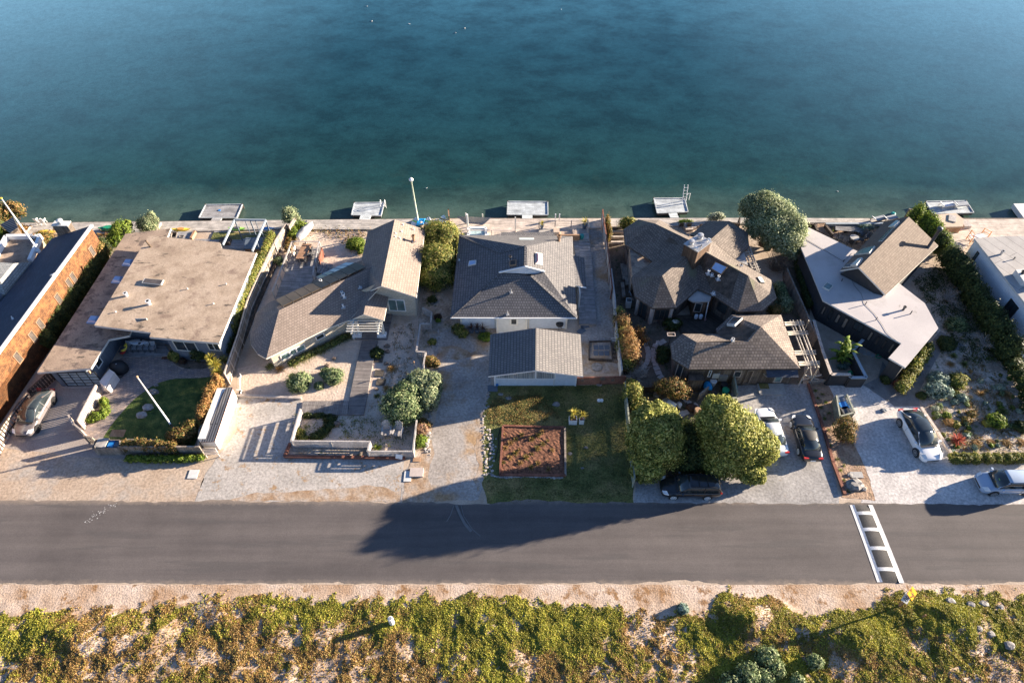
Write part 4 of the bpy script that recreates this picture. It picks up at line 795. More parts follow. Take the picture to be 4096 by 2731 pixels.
for i, (x0, x1, l) in enumerate(((868, 935, 'square dark wooden fire box behind the tan roof, left of two'), (955, 1010, 'small wooden box behind the tan roof, right of two'))):
    t = thing('wooden_box', l, 'box', V('C', x0, 520, .1)); q = [V('C', x0+12, 465 if i == 0 else 500, .6), V('C', x1, 465 if i == 0 else 500, .6), V('C', x1-12, 520, .6), V('C', x0, 520, .6)]
    rim = MB()
    for j in range(4): rim.bar(q[j]-Vector((0, 0, .25)), q[(j+1) % 4]-Vector((0, 0, .25)), .08, .5)
    rim.build('side', MT['fwood'], t); MB().prism([(p.x, p.y) for p in q], .1, .25).build('bottom', MT['fdark'], t)
t = thing('garden_table', 'low square wooden table beside the boardwalk behind the tan roof', 'table', V('C', 1040, 500, .1)); q = [V('C', 950, 460, .55), V('C', 1105, 460, .55), V('C', 1070, 540, .55), V('C', 900, 535, .55)]; MB().prism([(p.x, p.y) for p in q], .1, .55).build('top', MT['deck_d'], t)
MB().bar(V('C', 1125, 465, .5), V('C', 1085, 540, .5), .25, .4).build('side_step', MT['cedar'], t)
kayak('kayak', 'yellow kayak lying on the boardwalk behind the tan roof', V('C', 890, 452, .15), V('C', 1080, 452, .15), .55, MT['yellow'], MT['orange'], 'kayaks on the boardwalk')
kayak('kayak', 'lime green kayak lying behind the pergola', V('C', 1480, 440, .15), V('C', 1655, 445, .15), .55, MT['lime'], MT['darkgrey'], 'kayaks on the boardwalk')
kayak('kayak', 'pale blue kayak lying right of the pergola', V('C', 1810, 448, .15), V('C', 1960, 440, .15), .5, plain('pale_blue', (.5, .62, .75), .4), MT['blue'], 'kayaks on the boardwalk')
# things against the east wall of house 1 and hedge + fence to lot 2
ew = lambda k, x, y, z: V(k, x, y, z)
surfboard('surfboard', 'white and red longboard leaning along the east wall', V('C', 1600, 1150, .9), V('C', 1705, 880, .9), .45, MT['red'], None, m2=MT['white'])
surfboard('surfboard', 'white board with red tail racked along the east wall', V('C', 1650, 1035, 1.3), V('C', 1712, 870, 1.3), .5, MT['white'], None, m2=MT['red'])
surfboard('surfboard', 'long white board with teal tip racked along the east wall', V('C', 1470, 1400, 1.1), V('C', 1580, 1180, 1.1), .6, MT['white'], None, m2=MT['teal'])
surfboard('surfboard', 'blue striped board at the front end of the east wall rack', V('C', 1425, 1530, .9), V('C', 1500, 1370, .9), .5, MT['white'], None, m2=MT['blue'])
surfboard('surfboard', 'bright blue board below the striped one at the wall rack', V('C', 1410, 1510, .6), V('C', 1480, 1370, .6), .4, MT['blue'], None)
def hedge(name, label, k, pts, z, r, h, n, size, m, cat='hedge', **kw):
    bl = []
    for i in range(len(pts)-1):
        a, b = V(k, *pts[i], z), V(k, *pts[i+1], z); L = (b-a).length; q = max(1, int(L/(r*1.1)))
        for j in range(q+(i == len(pts)-2)): p = a.lerp(b, j/q); bl.append((p.x, p.y, h*.5, r*random.uniform(.85, 1.2), r*random.uniform(.85, 1.2), h*.55*random.uniform(.88, 1.15)))
    return bush(name, label, cat, bl, n, size, m, **kw)
hedge('hedge', 'long dark green clipped hedge between the orange walled house and the tan roofs', 'A', [(1200, 700), (1100, 900), (960, 1120), (800, 1340), (640, 1560)], .9, .62, 2.0, 26000, .09, MT['lf_hedge'], ncl=240)
hedge('hedge', 'rounded dark hedge end beside the dark strip and the tan garage roof', 'B', [(640, 50), (560, 160), (490, 290)], .9, .75, 2.0, 11000, .09, MT['lf_hedge'], ncl=150)
bush('shrub', 'yellow green shrub lit by the sun between orange wall and hedge', 'shrub', [B('A', 1150, 745, 1.3, .7, .9, 1.2), B('A', 1080, 830, .9, .5, .6, .9)], 3000, .11, MT['lf_rust'])
bush('shrub', 'tall bright shrub behind the left tan roof beside the green canoe', 'shrub', [B('A', 1400, 500, 1.5, 1.0, 1.1, 1.1), B('A', 1330, 590, 1.0, .8, 1.0, 1.0), B('A', 1450, 440, 1.9, .5, .5, .7)], 6500, .11, MT['lf_bright'])
bush('shrub', 'upright silver green shrub at the end of the tan roofs by the water', 'shrub', [B('C', 630, 405, 1.2, 1.0, .8, 1.1), B('C', 690, 340, 1.6, .5, .5, .9), B('C', 665, 290, 2.0, .35, .3, .4)], 6000, .1, MT['lf_silver'])
tuft('dry_plant', 'reddish dried spiky plant behind the orange shingled corner', 'plant', V('C', 190, 490), 70, 1.0, .07, MT['lf_orange'], None, .3, .7, .5)
tuft('dry_plant', 'dry tan plant beside the shingled chimney', 'plant', V('A', 620, 530), 50, .9, .07, MT['lf_tan'], None, .3, .7, .4)
hedge('hedge', 'narrow leafy hedge with sunlit tops between the tan roof and the tall wood fence', 'C', [(1940, 520), (1880, 660), (1800, 830), (1720, 1000), (1640, 1170), (1570, 1330), (1500, 1480)], 1.5, .38, 2.2, 24000, .1, MT['lf_bush'], ncl=260)
hedge('hedge', 'leafy hedge clump by the front corner of the slate house', 'D', [(1800, 60), (1740, 160), (1710, 260)], .8, .5, 1.6, 6000, .1, MT['lf_hedge'])
fence('fence', 'tall weathered board fence running from the shore between two gardens', [V('E', 480, 280, 1.9), V('E', 405, 390, 1.9), V('E', 350, 350, 1.9).lerp(V('E', 405, 390, 1.9), .4), V('E', 250, 560, 1.9), V('E', 150, 770, 1.9), V('E', 60, 960, 1.9), V('E', -30, 1160, 1.9), V('D', 1830, 80, 1.9), V('D', 1700, 520, 1.5)], 1.75, MT['fwood'], mp=MT['fpale'], bw=.16, step=1.8)
t = fence('fence', 'low rust brown retaining board beside the tall weathered fence', [V('E', 320, 690, .3), V('E', 200, 940, .3), V('E', 60, 1260, .3), V('D', 1740, 560, .3)], .35, MT['fdark'], 'solid', cat='retaining board')
bush('shrub', 'silver shrub at the seaward end of the tall weathered fence', 'shrub', [B('E', 420, 310, 1.6, .8, .8, 1.1), B('E', 470, 350, 1.0, .6, .6, .9)], 4500, .1, MT['lf_silver'])
bush('shrub', 'green shrubs between the fence and the covered boat', 'shrub', [B('E', 520, 410, .5, .9, .6, .6), B('E', 460, 480, .6, .6, .8, .6)], 3600, .09, MT['lf_bright'])
bush('shrub', 'small shrubs along the sand beside the fence, near the dining deck', 'shrub', [B('E', 420, 560, .4, .5, .6, .45), B('E', 395, 640, .35, .4, .4, .35)], 1600, .09, MT['lf_rust'])
bush('shrub', 'pale olive bush in the sand strip left of the dining deck', 'shrub', [B('E', 300, 770, .35, .55, .45, .4)], 1200, .09, MT['lf_madeira'])
# front garden of house 1
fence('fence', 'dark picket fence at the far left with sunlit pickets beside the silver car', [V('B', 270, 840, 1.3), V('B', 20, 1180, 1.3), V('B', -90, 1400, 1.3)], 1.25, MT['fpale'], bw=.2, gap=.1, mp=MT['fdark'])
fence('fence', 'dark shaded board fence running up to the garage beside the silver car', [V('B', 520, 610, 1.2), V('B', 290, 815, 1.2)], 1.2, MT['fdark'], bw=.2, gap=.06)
fence('fence', 'waist high pinkish board fence with posts beside the striped driveway shadow', [V('B', 1070, 850), V('B', 980, 1020), V('B', 885, 1215)], 1.3, MT['fpale'], bw=.13, gap=.05)
fence('fence', 'slanting end of board fence with an open gate leaf beside the driveway', [V('B', 915, 1300), V('B', 800, 1195, .6)], 1.1, MT['fpale'], bw=.12)
fence('gate', 'open narrow wooden gate leaf swung over the driveway', [V('B', 795, 1200, .6), V('B', 722, 1080, 1.0)], 1.1, MT['fpale'], cat='gate')
fence('fence', 'short board fence left of the bin enclosure', [V('B', 945, 1370), V('B', 1030, 1385)], 1.2, MT['fwood'])
fence('fence', 'front board fence with vines on top, right of the bin enclosure', [V('D', 650, 1350), V('D', 1180, 1352), V('D', 1480, 1352)], 1.25, MT['fwood'])
fence('fence', 'diagonal board fence between the lawn corner and the long shed', [V('D', 1470, 1350), V('D', 1470, 1130, .4), V('D', 1500, 1010, 1.2)], 1.2, MT['fwood'])
e = thing('bin_enclosure', 'wooden bin enclosure with its lid open and blue bins inside', 'bin store', V('D', 480, 1330)); q = [V('D', 375, 1355), V('D', 650, 1355), V('D', 655, 1270), V('D', 410, 1270)]
for j in range(4): MB().bar(q[j]+Vector((0, 0, .55)), q[(j+1) % 4]+Vector((0, 0, .55)), .06, 1.1).build('side', MT['fwood'], e)
MB().bar(V('D', 400, 1275, 1.15).lerp(V('D', 370, 1275, 1.15), .5), V('D', 435, 1180, 1.15), .9, .05).build('lid', MT['deck_s'], e); MB().add([V('D', *p) for p in ((485, 1165, 1.25), (635, 1170, 1.25), (668, 1092, 1.85), (520, 1092, 1.85))], [(0, 1, 2, 3)]).build('open_lid', MT['cedar'], e)
for i, (x, l, m) in enumerate(((505, 'blue wheelie bin in the open enclosure, left', 'blue'), (570, 'dark blue bin in the open enclosure, right', 'navy'))):
    t = thing('wheelie_bin', l, 'bin', V('D', x, 1320)); p = V('D', x+10, 1225, 1.0); MB().box((p.x, p.y-.1, .02), (.5, .6, .9), 0, 0, 1.1).build('body', MT[m], t); MB().box((p.x, p.y-.1, .93), (.56, .66, .06)).build('lid', MT[m], t)
t = thing('storage_bench', 'long slatted wooden bench top beside the bin enclosure', 'bench', V('D', 800, 1240)); q = [V('D', 640, 1250, .8), V('D', 960, 1255, .8), V('D', 985, 1190, .8), V('D', 660, 1185, .8)]; MB().prism([(p.x, p.y) for p in q], .7, .78).build('top', MT['deck_dv'], t); MB().prism([(p.x, p.y) for p in inset(q, .1)], 0, .7).build('box', MT['fwood'], t)
tf = thing('flagpole', 'tall white flagpole standing in the front lawn', 'flagpole', V('D', 1175, 1100)); f0 = V('D', 1175, 1100)
MB().tube([f0, f0+Vector((0, 0, 1.1))], .1, 10).build('sleeve', MT['galv'], tf, smooth=True); MB().tube([f0+Vector((0, 0, 1.1)), f0+Vector((-.05, 0, 7.6))], [.075, .05], 10).build('pole', MT['white'], tf, smooth=True); MB().lathe(f0+Vector((-.05, 0, 7.55)), [(.03, 0), (.1, .06), (.1, .13), (.02, .2)], 10).build('finial', MT['tan'], tf)
for i, (x, y, s, l) in enumerate(((980, 630, .22, 'smallest pale stone at the lawn edge by the flagpole tip'), (960, 705, .45, 'flat pale blue stone at the curved lawn edge'), (890, 870, .5, 'large white veined boulder on the lawn, right of a pair'), (830, 945, .45, 'white veined boulder on the lawn, left of a pair'))): rock('boulder', l, V('D', x, y), (s, s*.8, s*.7), MT['stone_w'] if i > 1 else MT['stone'], seed=i)
def rosette(name, label, k, heads, m, cat='yucca', L=.62, n=75, w=.055):
    p0 = V(k, *heads[0][:2], heads[0][2]); t = thing(name, label, cat, (p0.x, p0.y, 0)); tk = MB()
    for h in heads:
        p = V(k, h[0], h[1], h[2]); mb = MB(); tk.tube([(p0.x, p0.y, 0), ((p.x+p0.x)/2, (p.y+p0.y)/2, p.z*.5), p], .07, 6)
        for i in range(n):
            d = Vector((random.gauss(0, 1), random.gauss(0, 1), random.gauss(.45, .8))).normalized(); l = L*random.uniform(.75, 1.05); sd = d.cross(Vector((0, 0, 1))).normalized()*w/2
            mb.add([p-sd, p+sd, p+d*l*.7+sd*.8-Vector((0, 0, .03)), p+d*l-Vector((0, 0, .12*l)), p+d*l*.7-sd*.8-Vector((0, 0, .03))], [(0, 1, 2, 3, 4)])
        mb.build('leaf_head', m, t)
    tk.build('trunk', MT['bark'], t, smooth=True); return t
rosette('yucca', 'three headed golden yucca at the fence end of the front garden', 'D', [(1620, 495, 1.4), (1590, 410, 1.9), (1555, 345, 1.7)], MT['lf_yellow'], L=.75, n=110)
rosette('yucca', 'green yucca behind the golden one at the fence', 'D', [(1685, 370, 1.2)], MT['lf_grass'], L=.75)
bush('shrub', 'rounded dark green shrub under the front windows of the slate house', 'shrub', [B('D', 1440, 300, .75, .8, .7, .8)], 4200, .11, MT['lf_hedge'])
bush('shrub', 'green rose bush with pink bloom left of the front windows', 'shrub', [B('D', 1175, 330, .5, .5, .45, .55)], 1900, .1, MT['lf_bush'])
bush('shrub', 'bare brownish shrub in the kidney shaped bed', 'shrub', [B('D', 1255, 380, .3, .35, .3, .3)], 500, .09, MT['lf_purple'])
bush('shrub', 'low mounded bright green plants in the bed beside the pinkish fence', 'shrub', [B('D', 430, 800, .3, .35, .4, .35), B('D', 445, 890, .3, .4, .5, .35), B('D', 370, 950, .3, .6, .4, .35), B('D', 300, 990, .25, .4, .3, .3)], 4200, .09, MT['lf_bright'])
hedge('hedge', 'dry brown leafy hedge along the corrugated shed', 'D', [(1640, 620), (1560, 740), (1530, 860), (1470, 980)], .9, .5, 1.9, 8000, .1, MT['lf_orange'], ncl=120, cm=MT['core_brown'])
bush('shrub', 'orange tipped green bush in the lawn corner by the flagpole', 'shrub', [B('D', 1230, 1160, .7, .85, .65, .75), B('D', 1350, 1080, .8, .6, .6, .8), B('D', 1140, 1180, .5, .4, .4, .5)], 5200, .11, MT['lf_rust'])
hedge('climbing_plant', 'pinkish vine spilling over the front board fence', 'D', [(650, 1240), (860, 1240), (1000, 1250), (1160, 1260)], 1.2, .32, 1.6, 7000, .09, MT['lf_rust'], cat='vine', ncl=90)
hedge('plant_border', 'row of bright strappy leaves at the foot of the front fence', 'D', [(700, 1395), (950, 1400), (1200, 1400), (1440, 1390)], .2, .3, .45, 4200, .14, MT['lf_bright'], cat='plants', ncl=80)
# covered barbecue, grill, chairs, boards in the recess
t = thing('covered_grill', 'tall grill under a pinkish white fabric cover beside the fence', 'covered grill', V('D', 480, 640)); q0 = [V('D', 385, 590, .9), V('D', 480, 460, 1.2), V('D', 600, 570, .5), V('D', 495, 710, .2)]
ctr = V('D', 495, 640, .4); mb = MB(); r1 = [V('D', 430, 700), V('D', 505, 712), V('D', 600, 575), V('D', 520, 590)]; r2 = [V('D', 385, 588, 1.1), V('D', 445, 650, 1.15), V('D', 545, 495, 1.15), V('D', 488, 458, 1.1)]
mb.add([V('D', 425, 690, 0), V('D', 512, 710, 0), V('D', 604, 570, 0), V('D', 515, 560, 0)]+r2, [(0, 1, 5, 4), (1, 2, 6, 5), (2, 3, 7, 6), (3, 0, 4, 7), (4, 5, 6, 7)]).build('fabric_cover', MT['cover'], t)
lg = MB()
for i, ch_ in enumerate((.35, .5, .62)): pass
t = thing('covered_grill', 'round grill under a black cover beside the slate wall', 'covered grill', V('D', 580, 460)); p = V('D', 585, 440, .5); MB().lathe((p.x, p.y, 0), [(.75, 0), (.82, .4), (.7, .9), (.4, 1.1), (.1, 1.15)], 14, 0, 1.0, .8).build('fabric_cover', MT['cover_k'], t, smooth=True); MB().box((p.x+.1, p.y-.1, 1.12), (.08, .1, .02)).build('label', MT['white'], t)
MB().tube([V('D', 600+35*math.cos(a_*.7), 525+18*math.sin(a_*.7), .05+.01*a_) for a_ in range(20)], .03, 6).build('garden_hose', MT['cover_k']); tag(bpy.context.scene.objects['garden_hose'], 'coiled dark hose on the pavers beside the black covered grill', 'hose')
dk = [V('D', 640, 335), V('D', 1160, 332), V('D', 1040, 160), V('D', 700, 150)]; struct('deck', strip(MB(), dk, 0, .16), MT['deck_d'])
for i in range(5): chair('deck_chair', ['grey sling deck chair at the left end of a row of five, beside the kayak', 'grey sling deck chair, second from the left in a row of five', 'grey sling deck chair in the middle of a row of five', 'grey sling deck chair, second from the right in a row of five', 'grey sling deck chair at the right end of a row of five'][i], V('D', 715+i*62, 268, .16), 0, MT['sling'], MT['darkgrey'], 'row of five deck chairs', 1.05)
surfboard('paddle_board', 'white paddle board leaning flat behind the row of deck chairs', V('D', 683, 172, 1.0), V('D', 900, 180, 1.0), .7, MT['w_pale'], None, m2=MT['darkgrey'])
kayak('kayak', 'red kayak standing against the slate wall beside the chairs', V('D', 612, 318, .2), V('D', 672, 235, .6), .6, MT['red'], MT['darkgrey']); kayak('kayak', 'yellow kayak stacked on the red one beside the chairs', V('D', 625, 290, .6), V('D', 680, 210, .9), .55, MT['yellow'], MT['darkgrey'])
MB().box(V('D', 1090, 345, .0), (.9, .3, .06)).build('doormat', MT['mulch']); tag(bpy.context.scene.objects['doormat'], 'dark doormat at the step beside the paved patio', 'doormat')
# long shed
sh = thing('shed', 'long narrow shed with corrugated roof and sunlit cream side wall', 'shed', V('D', 1640, 1000)); zz = 1.75
slab(sh, 'roof', MT['corr'], [V('D', 1715, 652, zz), V('D', 1782, 650, zz+.05), V('D', 1592, 1215, zz+.05), V('D', 1448, 1225, zz-.15), V('D', 1640, 760, zz-.15)], [(0, 1, 2, 3, 4)], .07, MT['fred'])
s0, s1 = V('D', 1833, 772), V('D', 1645, 1300); walls(sh, MT['w_shed'], [s0, s1, s1+Vector((-1.3, .05, 0)), s0+Vector((-1.3, 0, 0))], 0, 1.65)
for (x, y) in ((1760, 800), (1700, 965), (1645, 1125)): q = WP('D', x, y, s0, s1); MB().box(q+Vector((.03, 0, 0)), (.06, .12, .05)).build('hinge', MT['galv'], sh)
t = thing('wooden_crate', 'slatted wooden box beside the near end of the long shed', 'box', V('D', 1540, 1330)); q = [V('D', 1455, 1290, .7), V('D', 1595, 1288, .7), V('D', 1625, 1345, .5), V('D', 1490, 1350, .5)]
for j in range(5): MB().bar(q[0].lerp(q[3], j/4), q[1].lerp(q[2], j/4), .08, .04).build('slat', MT['fpale'], t)
for j in range(4): MB().bar((q[j].x, q[j].y, 0), q[j], .06, .06).build('post', MT['fpale'], t)
t = thing('boat_trailer', 'small boat trailer with a white bow beside the shed end', 'trailer', V('F', 20, 640)); kayak('x', 'x', V('F', 12, 600, .3), V('F', 30, 560, .5), .4, MT['white'], MT['darkgrey']); hx = bpy.context.scene.objects['x']
for ob in list(hx.children): ob.parent = t; ob.name = 'bow' if 'hull' in ob.name else 'cleat'; ob.data.transform(Matrix.Translation(ORG['x']-ORG['boat_trailer']))
bpy.data.objects.remove(hx); MB().bar(V('F', 25, 700, .3), V('F', 20, 590, .3), .08, .08).bar(V('F', -10, 690, .3), V('F', 40, 700, .3), .08, .08).build('frame', MT['white'], t)
def wheel_simple(parent, p, r, ax): mb = MB(); a = Vector(p)-ax*.06; mb.tube([a, a+ax*.12], r, 14); mb.tube([a-ax*.005, a+ax*.125], r*.5, 10, 1); return mb.build('wheel', [MT['rubber'], MT['white']], parent)
wheel_simple(t, V('F', 25, 718, .2), .2, Vector((1, .1, 0)))
dock('dock', 'grey plank floating dock with a blue cleat, leftmost of the docks', [('C', 1235, 183), ('C', 1620, 178), ('C', 1560, 320), ('C', 1165, 318)], [('C', 1310, 315, -.4), ('C', 1408, 315, -.4), ('C', 1367, 382, .12), ('C', 1262, 382, .12)], MT['deck_d'])
p = V('C', 1380, 240, -.45); MB().lathe(p, [(.14, 0), (.14, .05), (.06, .05)], 10).build('lifebuoy', MT['blue']); tag(bpy.context.scene.objects['lifebuoy'], 'small blue ring lying on the leftmost dock', 'ring')
# ================================================================ HOUSE 2 (angled beach house)
H2 = thing('house', 'brown shingled beach house with a long angled wing, solar panels and a porch', 'house', V('E', 1400, 1400))
ze, zr, zb, zq = 2.35, 4.0, 3.1, 5.0
v = {'ridgeW': V('E', 303, 1285, zr), 'ridgeE': V('E', 1410, 765, zr), 'eSW': V('F', 258, 412, ze), 'eS1': V('F', 795, 145, ze), 'eS2': V('F', 1000, 68, ze), 'porchW': V('E', 1060, 1382, ze+.0), 'porchA': V('E', 1188, 1325, 3.1), 'porchR': V('E', 1228, 1105, 3.25),
     'porchE': V('E', 1400, 1390, 2.45), 'porchN': V('E', 1455, 1120, 2.6), 'valley': V('E', 1372, 1028, zr-.2)}
ap = [V('E', 265, 1172, ze), V('E', 205, 1200, ze), V('E', 60, 1310, ze), V('F', 140, 110, ze), V('F', 108, 190, ze), V('F', 120, 285, ze), V('F', 180, 370, ze), v['eSW']]
n0 = V('E', 1150, 765, ze)
pts = [v['ridgeW'], v['ridgeE'], v['eSW'], v['eS1'], v['eS2'], v['porchW'], v['porchA'], v['porchR'], v['valley'], n0]+ap[:-1]
fs = [(0, 2, 3, 4, 1), (1, 4, 8), (4, 7, 8), (4, 5, 6, 7), (0, 1, 9, 10)]+[(0, 10+i, 11+i) for i in range(6)]+[(0, 16, 2)]
slab(H2, 'wing_roof', MT['sh_brown'], pts, fs, .14, MT['trim'])
slab(H2, 'porch_roof', MT['sh_brown'], [v['porchR'], v['porchA'], v['porchE'], v['porchN'], V('E', 1262, 1078, 2.7), v['porchR']+Vector((-.35, .9, -.5)), v['porchW']+Vector((0, 0, .03)), v['porchA']+Vector((-.02, .02, 0))], [(0, 1, 2, 3), (0, 3, 4)], .12, MT['trim'])
bR1, bR2 = V('E', 1513, 335, zq), V('E', 1372, 1028, zq-.1); bE1, bE2, bW1, bW2 = V('E', 1830, 440, zb), V('E', 1740, 1147, zb), V('E', 1230, 460, zb), V('E', 1255, 1076, 3.35)
bW3 = V('E', 1165, 760, zb); slab(H2, 'main_roof', MT['sh_brown'], [bR1, bR2, bE1, bE2, bW1, bW3, bW2], [(0, 2, 3, 1), (0, 1, 6, 5, 4)], .16, MT['trim'])
gA = Vector((bE2.x-.3, bE2.y+.35, 0)); gB = Vector((bW2.x+.1, bW2.y+.1, 0)); ga2 = Vector((bR2.x, (gA.y+gB.y)/2, 0)); gB = ga2+(ga2-gA)*1.0
gw = MB().prism([(gA.x, gA.y), (gB.x, gB.y), (gB.x-.1, bW1.y-.6), (bE1.x-.4, bE1.y-.4)], 0, zb-.15); n_ = len(gw.v); gw.add([(gA.x, gA.y, zb-.15), (gB.x, gB.y, zb-.15), (bR2.x, (gA.y+gB.y)/2, zq-.25)], [(0, 1, 2)]); gw.build('wall', MT['shake_cream'], H2)
window(H2, gA, gB, 'E', (1465, 1278), (1605, 1180), MT['white'], MT['glass_t'], mull=(.5,), fw=.09)
sA, sB = V('F', 340, 493), V('F', 1060, 140); north = [n0+Vector((0, .0, 0)), V('E', 300, 1190)+Vector((.3, -.3, 0))]
wm2 = [sA, sB, Vector((gB.x, gB.y+.3, 0)), Vector((n0.x-.6, n0.y-1.2, 0)), Vector((ap[0].x+.6, ap[0].y-.5, 0)), Vector((ap[2].x+.9, ap[2].y-.5, 0)), Vector((ap[4].x+.7, ap[4].y+.2, 0)), Vector((ap[5].x+.8, ap[5].y+.4, 0))]
walls(H2, MT['shake_cream'], wm2, 0, ze-.12)
window(H2, sA, sB, 'F', (402, 425), (455, 352), MT['white'], MT['glass_t']); window(H2, sA, sB, 'F', (485, 380), (520, 318), MT['white'], MT['glass_t']); window(H2, sA, sB, 'F', (535, 355), (590, 285), MT['white'], MT['glass_t'])
window(H2, sA, sB, 'F', (712, 245), (765, 185), MT['white'], MT['glass']); window(H2, sA, sB, 'F', (908, 118), (950, 85), MT['white'], MT['glass'])
# porch front: pediment, beam, columns
pA, pB = Vector((v['porchW'].x+.2, v['porchE'].y+.25, 0)), Vector((v['porchE'].x-.25, v['porchE'].y+.25, 0)); px_ = v['porchA'].x
pdm = MB(); pdm.add([(pA.x, pA.y, 2.15), (pB.x, pA.y, 2.15), (pB.x, pA.y, 2.33), (px_, pA.y, 2.98), (pA.x, pA.y, 2.33)], [(0, 1, 2, 3, 4)]); pdm.build('pediment', MT['shake_cream'], H2)
for k_, (x, y) in enumerate(((1078, 215), (1298, 215))):
    b = V('F', x, y); MB().box(b, (.85, .6, .42)).build('column_base', MT['white'], H2)
    for s in (-.22, .22): MB().box(b+Vector((s, 0, .42)), (.2, .2, 1.85)).build('column', MT['trim'], H2)
pgs = [MB().bar((pA.x-.5, pA.y-.2-.32*i, 2.32), (pB.x+.1, pA.y-.2-.32*i, 2.32), .06, .12).build('pergola_slat', MT['trim'], H2) for i in range(5)]
MB().bar((pA.x, pA.y+.1, 2.2), (pA.x, pA.y-1.7, 2.2), .1, .16).build('beam', MT['trim'], H2); MB().bar((pB.x-.2, pA.y+.1, 2.2), (pB.x-.2, pA.y-1.7, 2.2), .1, .16).build('beam', MT['trim'], H2)
dr = MB().box((px_, pA.y+2.2, .15), (1.0, .08, 2.0)).build('door', MT['w_brown'], H2)
# vents
def rp(a, b, t): return a.lerp(b, t)
nS = (v['ridgeW'], v['ridgeE'], v['eSW'])
for (x, y, h, r) in ((985, 1150, .55, .11), (968, 1125, .5, .09), (975, 1250, .4, .06), (1150, 1045, .22, .05)): pipe(H2, on_plane('E', [(x, y)], *nS)[0], h, r, MT['white'], 'roof_vent', True, .4)
nE = (bR1, bR2, bE2); pipe(H2, on_plane('E', [(1713, 560)], *nE)[0], .75, .13, MT['tan'], 'chimney_pipe', True, .4)
for (x, y) in ((1600, 388), (1585, 460), (1712, 432), (1523, 480), (1520, 515), (1568, 530)): pipe(H2, on_plane('E', [(x, y)], *nE)[0], .14, .06, MT['white'], 'roof_cap', False)
pipe(H2, V('E', 745, 1000, 3.3), .45, .1, MT['white'], 'roof_vent')
# solar panels stand proud of the north slope
sp = [V('E', 265, 1172, 3.5), V('E', 345, 1238, zr+.15), V('E', 1215, 828, zr+.15), V('E', 1105, 780, 3.5)]
solar = thing('solar_panel_row', 'row of solar panels along the ridge of the angled beach house, black, the first four with a painted brown reflection', 'solar panels', sp[0])
for i in range(9):
    a, b = i/9, (i+1)/9-.006; q = [sp[0].lerp(sp[3], a), sp[1].lerp(sp[2], a), sp[1].lerp(sp[2], b), sp[0].lerp(sp[3], b)]
    MB().add(q+[p-Vector((0, 0, .05)) for p in q], [(0, 1, 2, 3), (7, 6, 5, 4), (0, 4, 5, 1), (1, 5, 6, 2), (2, 6, 7, 3), (3, 7, 4, 0)]).build('solar_panel', MT['pvb'] if i < 4 else MT['pv'], solar)
    c_ = q[1]; MB().bar(c_-Vector((0, 0, .35)), c_-Vector((0, 0, .03)), .05, .05).build('mount', MT['darkgrey'], solar)
gl = [V('E', 695, 940, 2.3), V('E', 740, 960, 2.6), V('E', 1120, 790, 2.6), V('E', 1000, 790, 2.3)]
for i in range(5):
    a, b = i/5, (i+1)/5-.02; skylight(H2, [gl[0].lerp(gl[3], a), gl[1].lerp(gl[2], a), gl[1].lerp(gl[2], b), gl[0].lerp(gl[3], b)], 'sky_w' if i > 1 else 'glass_t', .08, 'roof_window', 'bluewash')
MB().prism([(p.x, p.y) for p in gl], 0, 2.1).build('sunroom_wall', MT['shake_cream'], H2)
# back deck, railing, stairs, furniture
dq = [V('E', 462, 640, .5), V('E', 742, 640, .5), V('E', 690, 900, .5), V('E', 640, 1000, .5), V('E', 310, 1180, .5), V('E', 262, 1160, .5)]
struct('deck', strip(MB(), dq, 0, .5), MT['deck_d'])
rl = fence('railing', 'weathered timber deck railing around the dining deck of the beach house', [(p.x, p.y) for p in (V('E', 262, 1160, .5), V('E', 462, 640, .5), V('E', 742, 640, .5), V('E', 705, 850, .5))], 1.0, MT['fgrey'], 'rail', z0=.5, pw=.11, step=1.3, cat='railing')
fence('railing', 'short timber railing beside the deck steps', [(p.x, p.y) for p in (V('E', 690, 900, .5), V('E', 680, 990, .5))], 1.0, MT['fgrey'], 'rail', z0=.5, pw=.11, cat='railing')
fence('fence', 'leaning reddish screen panel at the deck corner over the sand', [V('E', 775, 720), V('E', 745, 840)], 1.2, MT['fred'], 'slat')
st = MB()
for i in range(4): q = V('E', 730+i*28, 860, .1); st.box((q.x, q.y, 0), (.5, 1.6, .5-.12*i), -.2)
tag(st.build('deck_steps', MT['deck_d']), 'grey wooden steps from the dining deck down to the sand', 'steps')
tc = V('E', 580, 720, .5); table_top('dining_table', 'reddish brown wooden dining table on the deck', tc, 1.0, 2.4, .75, -.12, MT['cedar'], MT['darkgrey'])
for i, (x, y, rz, l) in enumerate(((515, 690, 1.5, 'dark dining chair on the left side of the wooden deck table, nearer the water'), (510, 750, 1.5, 'dark dining chair on the left side of the wooden deck table, nearer the road'), (640, 690, -1.7, 'dark dining chair on the right side of the wooden deck table, nearer the water'), (630, 745, -1.7, 'dark dining chair on the right side of the wooden deck table, nearer the road'))): chair('dining_chair', l, V('E', x, y, .5), rz, MT['darkgrey'] if x > 600 else MT['cush'], MT['darkgrey'], 'chairs round the wooden deck table')
chair('dining_chair', 'dark dining chair at the near end of the wooden deck table', V('E', 572, 790, .5), 3.0, MT['darkgrey'], MT['black'], 'chairs round the wooden deck table')
